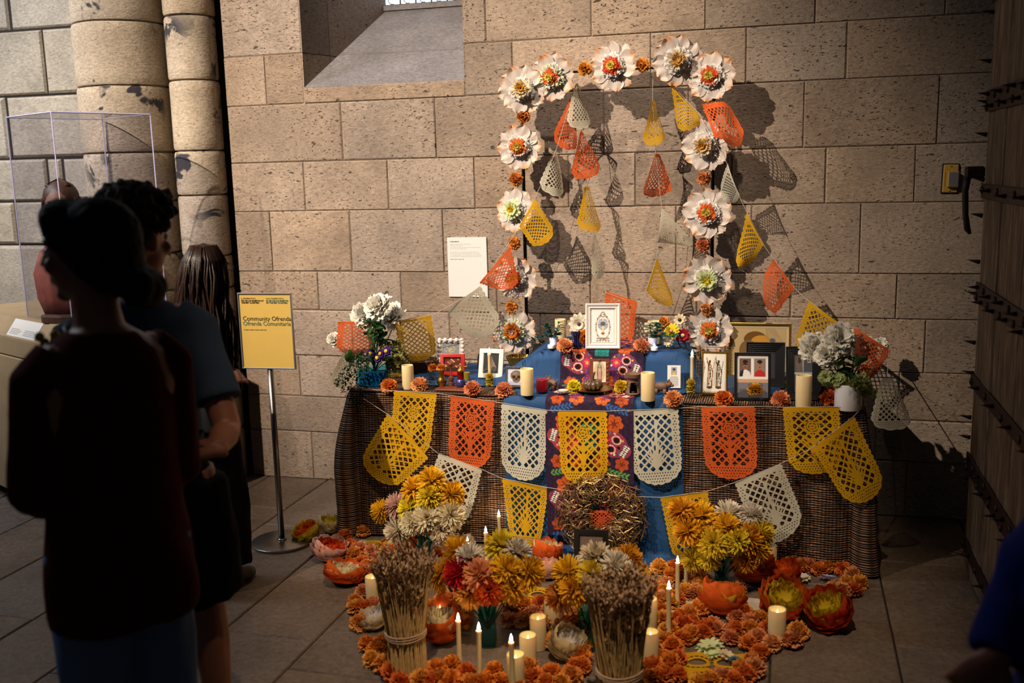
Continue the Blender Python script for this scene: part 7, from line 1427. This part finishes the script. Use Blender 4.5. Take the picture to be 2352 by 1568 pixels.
mb = MB(); mb.tube([(0, 0, .78), (0, 0, .90), (0, 0, 1.0)], [(.185, .15), (.185, .145), (.165, .125)], 22, side=(1, 0, 0))
for hip, kn, an, toe in Mlegs: hip, kn = map(Vector, (hip, kn)); mb.tube([hip + Vector((0, 0, .02)), hip, kn + Vector((0, 0, .03))], [.118, .125, .125], 18)
cloth_piece(mb, 'shorts', fabric('black_cotton', '#0d0d10', 300), m_, .009, .010, 9, 4)
mb = MB(); [shoe(mb, l[2], l[3]) for l in Mlegs]; cloth_piece(mb, 'shoes', BLACKF, m_, .007, .0, 9, 1, 2)
rs = random.Random(5); mb = MB(); R = Euler((0, 0, hM - yM)).to_matrix(); mb.ball(AM(0, -.022, .045), (.084, .100, .090), 24, 16, rot=R); mb.ball(AM(0, -.055, -.005), (.076, .062, .075), 20, 14, rot=R)
for k in range(230):
    a = rs.uniform(0, 2 * pi); el = rs.uniform(-.1, 1.5); x, y_, z = math.cos(el) * math.sin(a), math.cos(el) * math.cos(a), math.sin(el)
    if y_ > .55 and z < .55: continue
    rr_ = rs.uniform(.96, 1.16); mb.ball(AM(x * .088 * rr_, -.018 + y_ * .104 * rr_, .045 + z * .098 * rr_), rs.uniform(.013, .026), 8, 6)
for k in range(40): mb.ball(AM(rs.uniform(-.07, .07), rs.uniform(.055, .095), rs.uniform(.075, .125)), rs.uniform(.014, .022), 8, 6)
for k in range(60): a = rs.uniform(.55 * pi, 1.45 * pi); mb.ball(AM(.080 * math.sin(a), -.02 + .088 * math.cos(a), rs.uniform(-.06, .04)), rs.uniform(.010, .016), 8, 5)
fuse(mb, .0055, 'curly_hair', HAIRC, 1, .3, fold(75, .008, 4), m_)
# phone and paper in his right hand
wr = Vector(Marms[1][2]); hd = Vector(Marms[1][3]).normalized(); pc_ = Vector(ML) + rotz((wr + hd * .085 + Vector((-.01, -.01, .02))) * (1.75 / 1.75), yM)
t = thing('smartphone', "smartphone held in the man's right hand", 'phone', pc_, (.5, .5, yM + .4)); MB().bbox((0, 0, 0), (.070, .009, .135), .003).obj('case', mat('blue_phone_case', '#20305e', .4), t); MB().box((0, .005, 0), (.062, .0008, .125)).obj('screen', mat('dark_screen', '#16161c', .1), t)

# --- girl with long brown hair and glasses, by the sign
yG = math.radians(-8); hG = math.radians(-22); kG = 1.52 / 1.75
GLc = (-2.44, -1.52, 0)
Glegs = [[(-.085, 0, .88), (-.09, .03, .49), (-.09, -.05, .08), (-.10, .11, .03)], [(.085, 0, .88), (.09, .05, .50), (.09, .0, .08), (.11, .16, .03)]]
Garms = [[(-.165, -.01, 1.350), (-.20, -.0, 1.09), (-.13, .18, 1.02), (.3, .8, .2), (1, 0, 0), .5], [(.165, -.01, 1.350), (.195, -.02, 1.08), local(GLc, yG, 1.52, 508, 872, 4.12), (.25, .45, .05), (-.6, .2, -.5), .6]]
g, AG = figure('girl with long brown hair and glasses beside the yellow sign', GLc, 1.52, yG, hG, SKIN, Garms, Glegs, 1, (.09, .05, -.01))
mb = MB(); mb.tube([(0, .0, .84), (0, 0, .96), (0, 0, 1.08), (0, .0, 1.20), (0, -.005, 1.32), (0, -.01, 1.395), (0, -.01, 1.44)], [(.185, .15), (.17, .14), (.165, .132), (.172, .135), (.18, .13), (.155, .105), (.078, .072)], 26, side=(1, 0, 0))
for sg, a in zip((-1, 1), Garms): sh, el = map(Vector, a[:2]); mb.tube([Vector((sg * .10, -.01, 1.38)), sh, sh.lerp(el, .4), sh.lerp(el, .85)], [.068, .068, .066, .068], 14)
cloth_piece(mb, 'grey_top', fabric('dark_grey_jersey', '#33373c', 300), g, .009, .009, 9, 7)
mb = MB(); mb.tube([(0, 0, .78), (0, 0, .9), (0, 0, .98)], [(.165, .13), (.165, .13), (.145, .115)], 20, side=(1, 0, 0))
for hip, kn, an, toe in Glegs: hip, kn, an = map(Vector, (hip, kn, an)); mb.tube([hip, hip.lerp(kn, .5), kn, an + Vector((0, 0, .06))], [.11, .105, .115, .14], 18)
cloth_piece(mb, 'wide_trousers', fabric('black_crepe', '#08080a', 300), g, .009, .012, 7, 6)
mb = MB(); [shoe(mb, l[2], l[3]) for l in Glegs]; cloth_piece(mb, 'grey_trainers', mat('grey_trainer', '#4a463c', .7, .1), g, .007, .0, 9, 1, 2)
rs = random.Random(8); R = Euler((0, 0, hG - yG)).to_matrix(); mb = MB(); mb.ball(AG(0, -.022, .036), (.084, .099, .090), 26, 18, rot=R); mb.ball(AG(0, -.060, -.07), (.085, .06, .12), 22, 14, rot=R); mb.ball(AG(0, -.075, -.22), (.11, .06, .16), 20, 14, rot=R); cap = fuse(mb, .008, 'hair_crown', HAIRL, 3, .5, fold(45, .004, 1), g)
for k in range(120):
    a = rs.uniform(.30 * pi, 1.70 * pi); x, y_ = math.sin(a), math.cos(a); L = rs.uniform(.40, .62); pts = [AG(x * .045, -.02 + y_ * .06, .115), AG(x * .085, -.022 + y_ * .098, .045)]; ph = rs.uniform(0, 6); ou = rs.uniform(1.0, 1.5)
    for j in range(1, 8): u = j / 7; pts.append(AG(x * (.088 + .075 * u * ou) + .012 * math.sin(ph + u * 7), -.03 + y_ * (.095 + .03 * u) - .035 * u + .012 * math.cos(ph + u * 6), .03 - L * u))
    MB().tube(pts, [(.012, .004), (.015, .005)] + [(.016 * (1 - .085 * j), .006 * (1 - .08 * j)) for j in range(7)], 6).obj('hair_strand', HAIRL, cap, True)
GLS = mat('thin_spectacle_frame', '#2a2622', .4)
for sx in (-1, 1):
    MB().tube([AG(sx * .034 + .024 * math.cos(a), .102, .004 + .020 * math.sin(a)) for a in np.linspace(0, 2 * pi, 24)], .0018, 6, cap=False).obj('spectacle_rim', GLS, g, True); MB().tube([AG(sx * .058, .100, .008), AG(sx * .080, .05, .010), AG(sx * .082, -.01, .004)], .0016, 6).obj('temple_arm', GLS, g, True)
MB().tube([AG(-.010, .104, .008), AG(0, .108, .012), AG(.010, .104, .008)], .0016, 6).obj('spectacle_bridge', GLS, g, True)

# --- passer-by in a blue coat at the right edge
yB = math.radians(80)
bpos = Vector((.60, -3.24, 0))
Barms = [[(-.19, -.01, 1.350), local(bpos, yB, 1.72, 2372, 1290, 1.95), local(bpos, yB, 1.72, 2290, 1505, 1.88), (.1, .45, -.7), (1, 0, 0), .4], [(.19, -.01, 1.350), (.23, -.06, 1.09), (.21, .06, .84), (0, .3, -.9), (-1, 0, 0), .5]]
pb_, AB = figure('person in a dark blue coat at the right edge, mostly out of view', bpos, 1.72, yB, yB, SKIN, Barms, STAND, 0)
mb = MB(); mb.tube([(0, .0, .70), (0, 0, .85), (0, 0, 1.05), (0, .0, 1.20), (0, -.005, 1.33), (0, -.01, 1.405), (0, -.01, 1.46)], [(.21, .17), (.20, .16), (.185, .145), (.195, .145), (.205, .14), (.17, .115), (.085, .08)], 28, side=(1, 0, 0))
for sg, a in zip((-1, 1), Barms): sh, el, wr = map(Vector, a[:3]); mb.tube([Vector((sg * .10, -.01, 1.39)), sh, sh.lerp(el, .5), el, el.lerp(wr, .5), wr], [.075, .078, .072, .066, .060, .055], 16)
cloth_piece(mb, 'blue_coat', fabric('navy_blue_wool', '#14205e', 200), pb_, .009, .008, 8, 2)
mb = MB()
for hip, kn, an, toe in STAND: hip, kn, an = map(Vector, (hip, kn, an)); mb.tube([hip, kn, an + Vector((0, 0, .03))], [.105, .08, .07], 16)
cloth_piece(mb, 'trousers', fabric('black_trousers', '#101014', 300), pb_, .009, .006, 10, 2)
mb = MB(); [shoe(mb, l[2], l[3]) for l in STAND]; cloth_piece(mb, 'shoes', BLACKF, pb_, .007, .0, 9, 1, 2)
mb = MB(); mb.ball(AB(0, -.024, .038), (.085, .100, .090), 26, 18); mb.ball(AB(0, -.06, -.01), (.076, .06, .08), 20, 14); fuse(mb, .008, 'short_hair', HAIRB, 2, .5, fold(50, .004, 3), pb_)
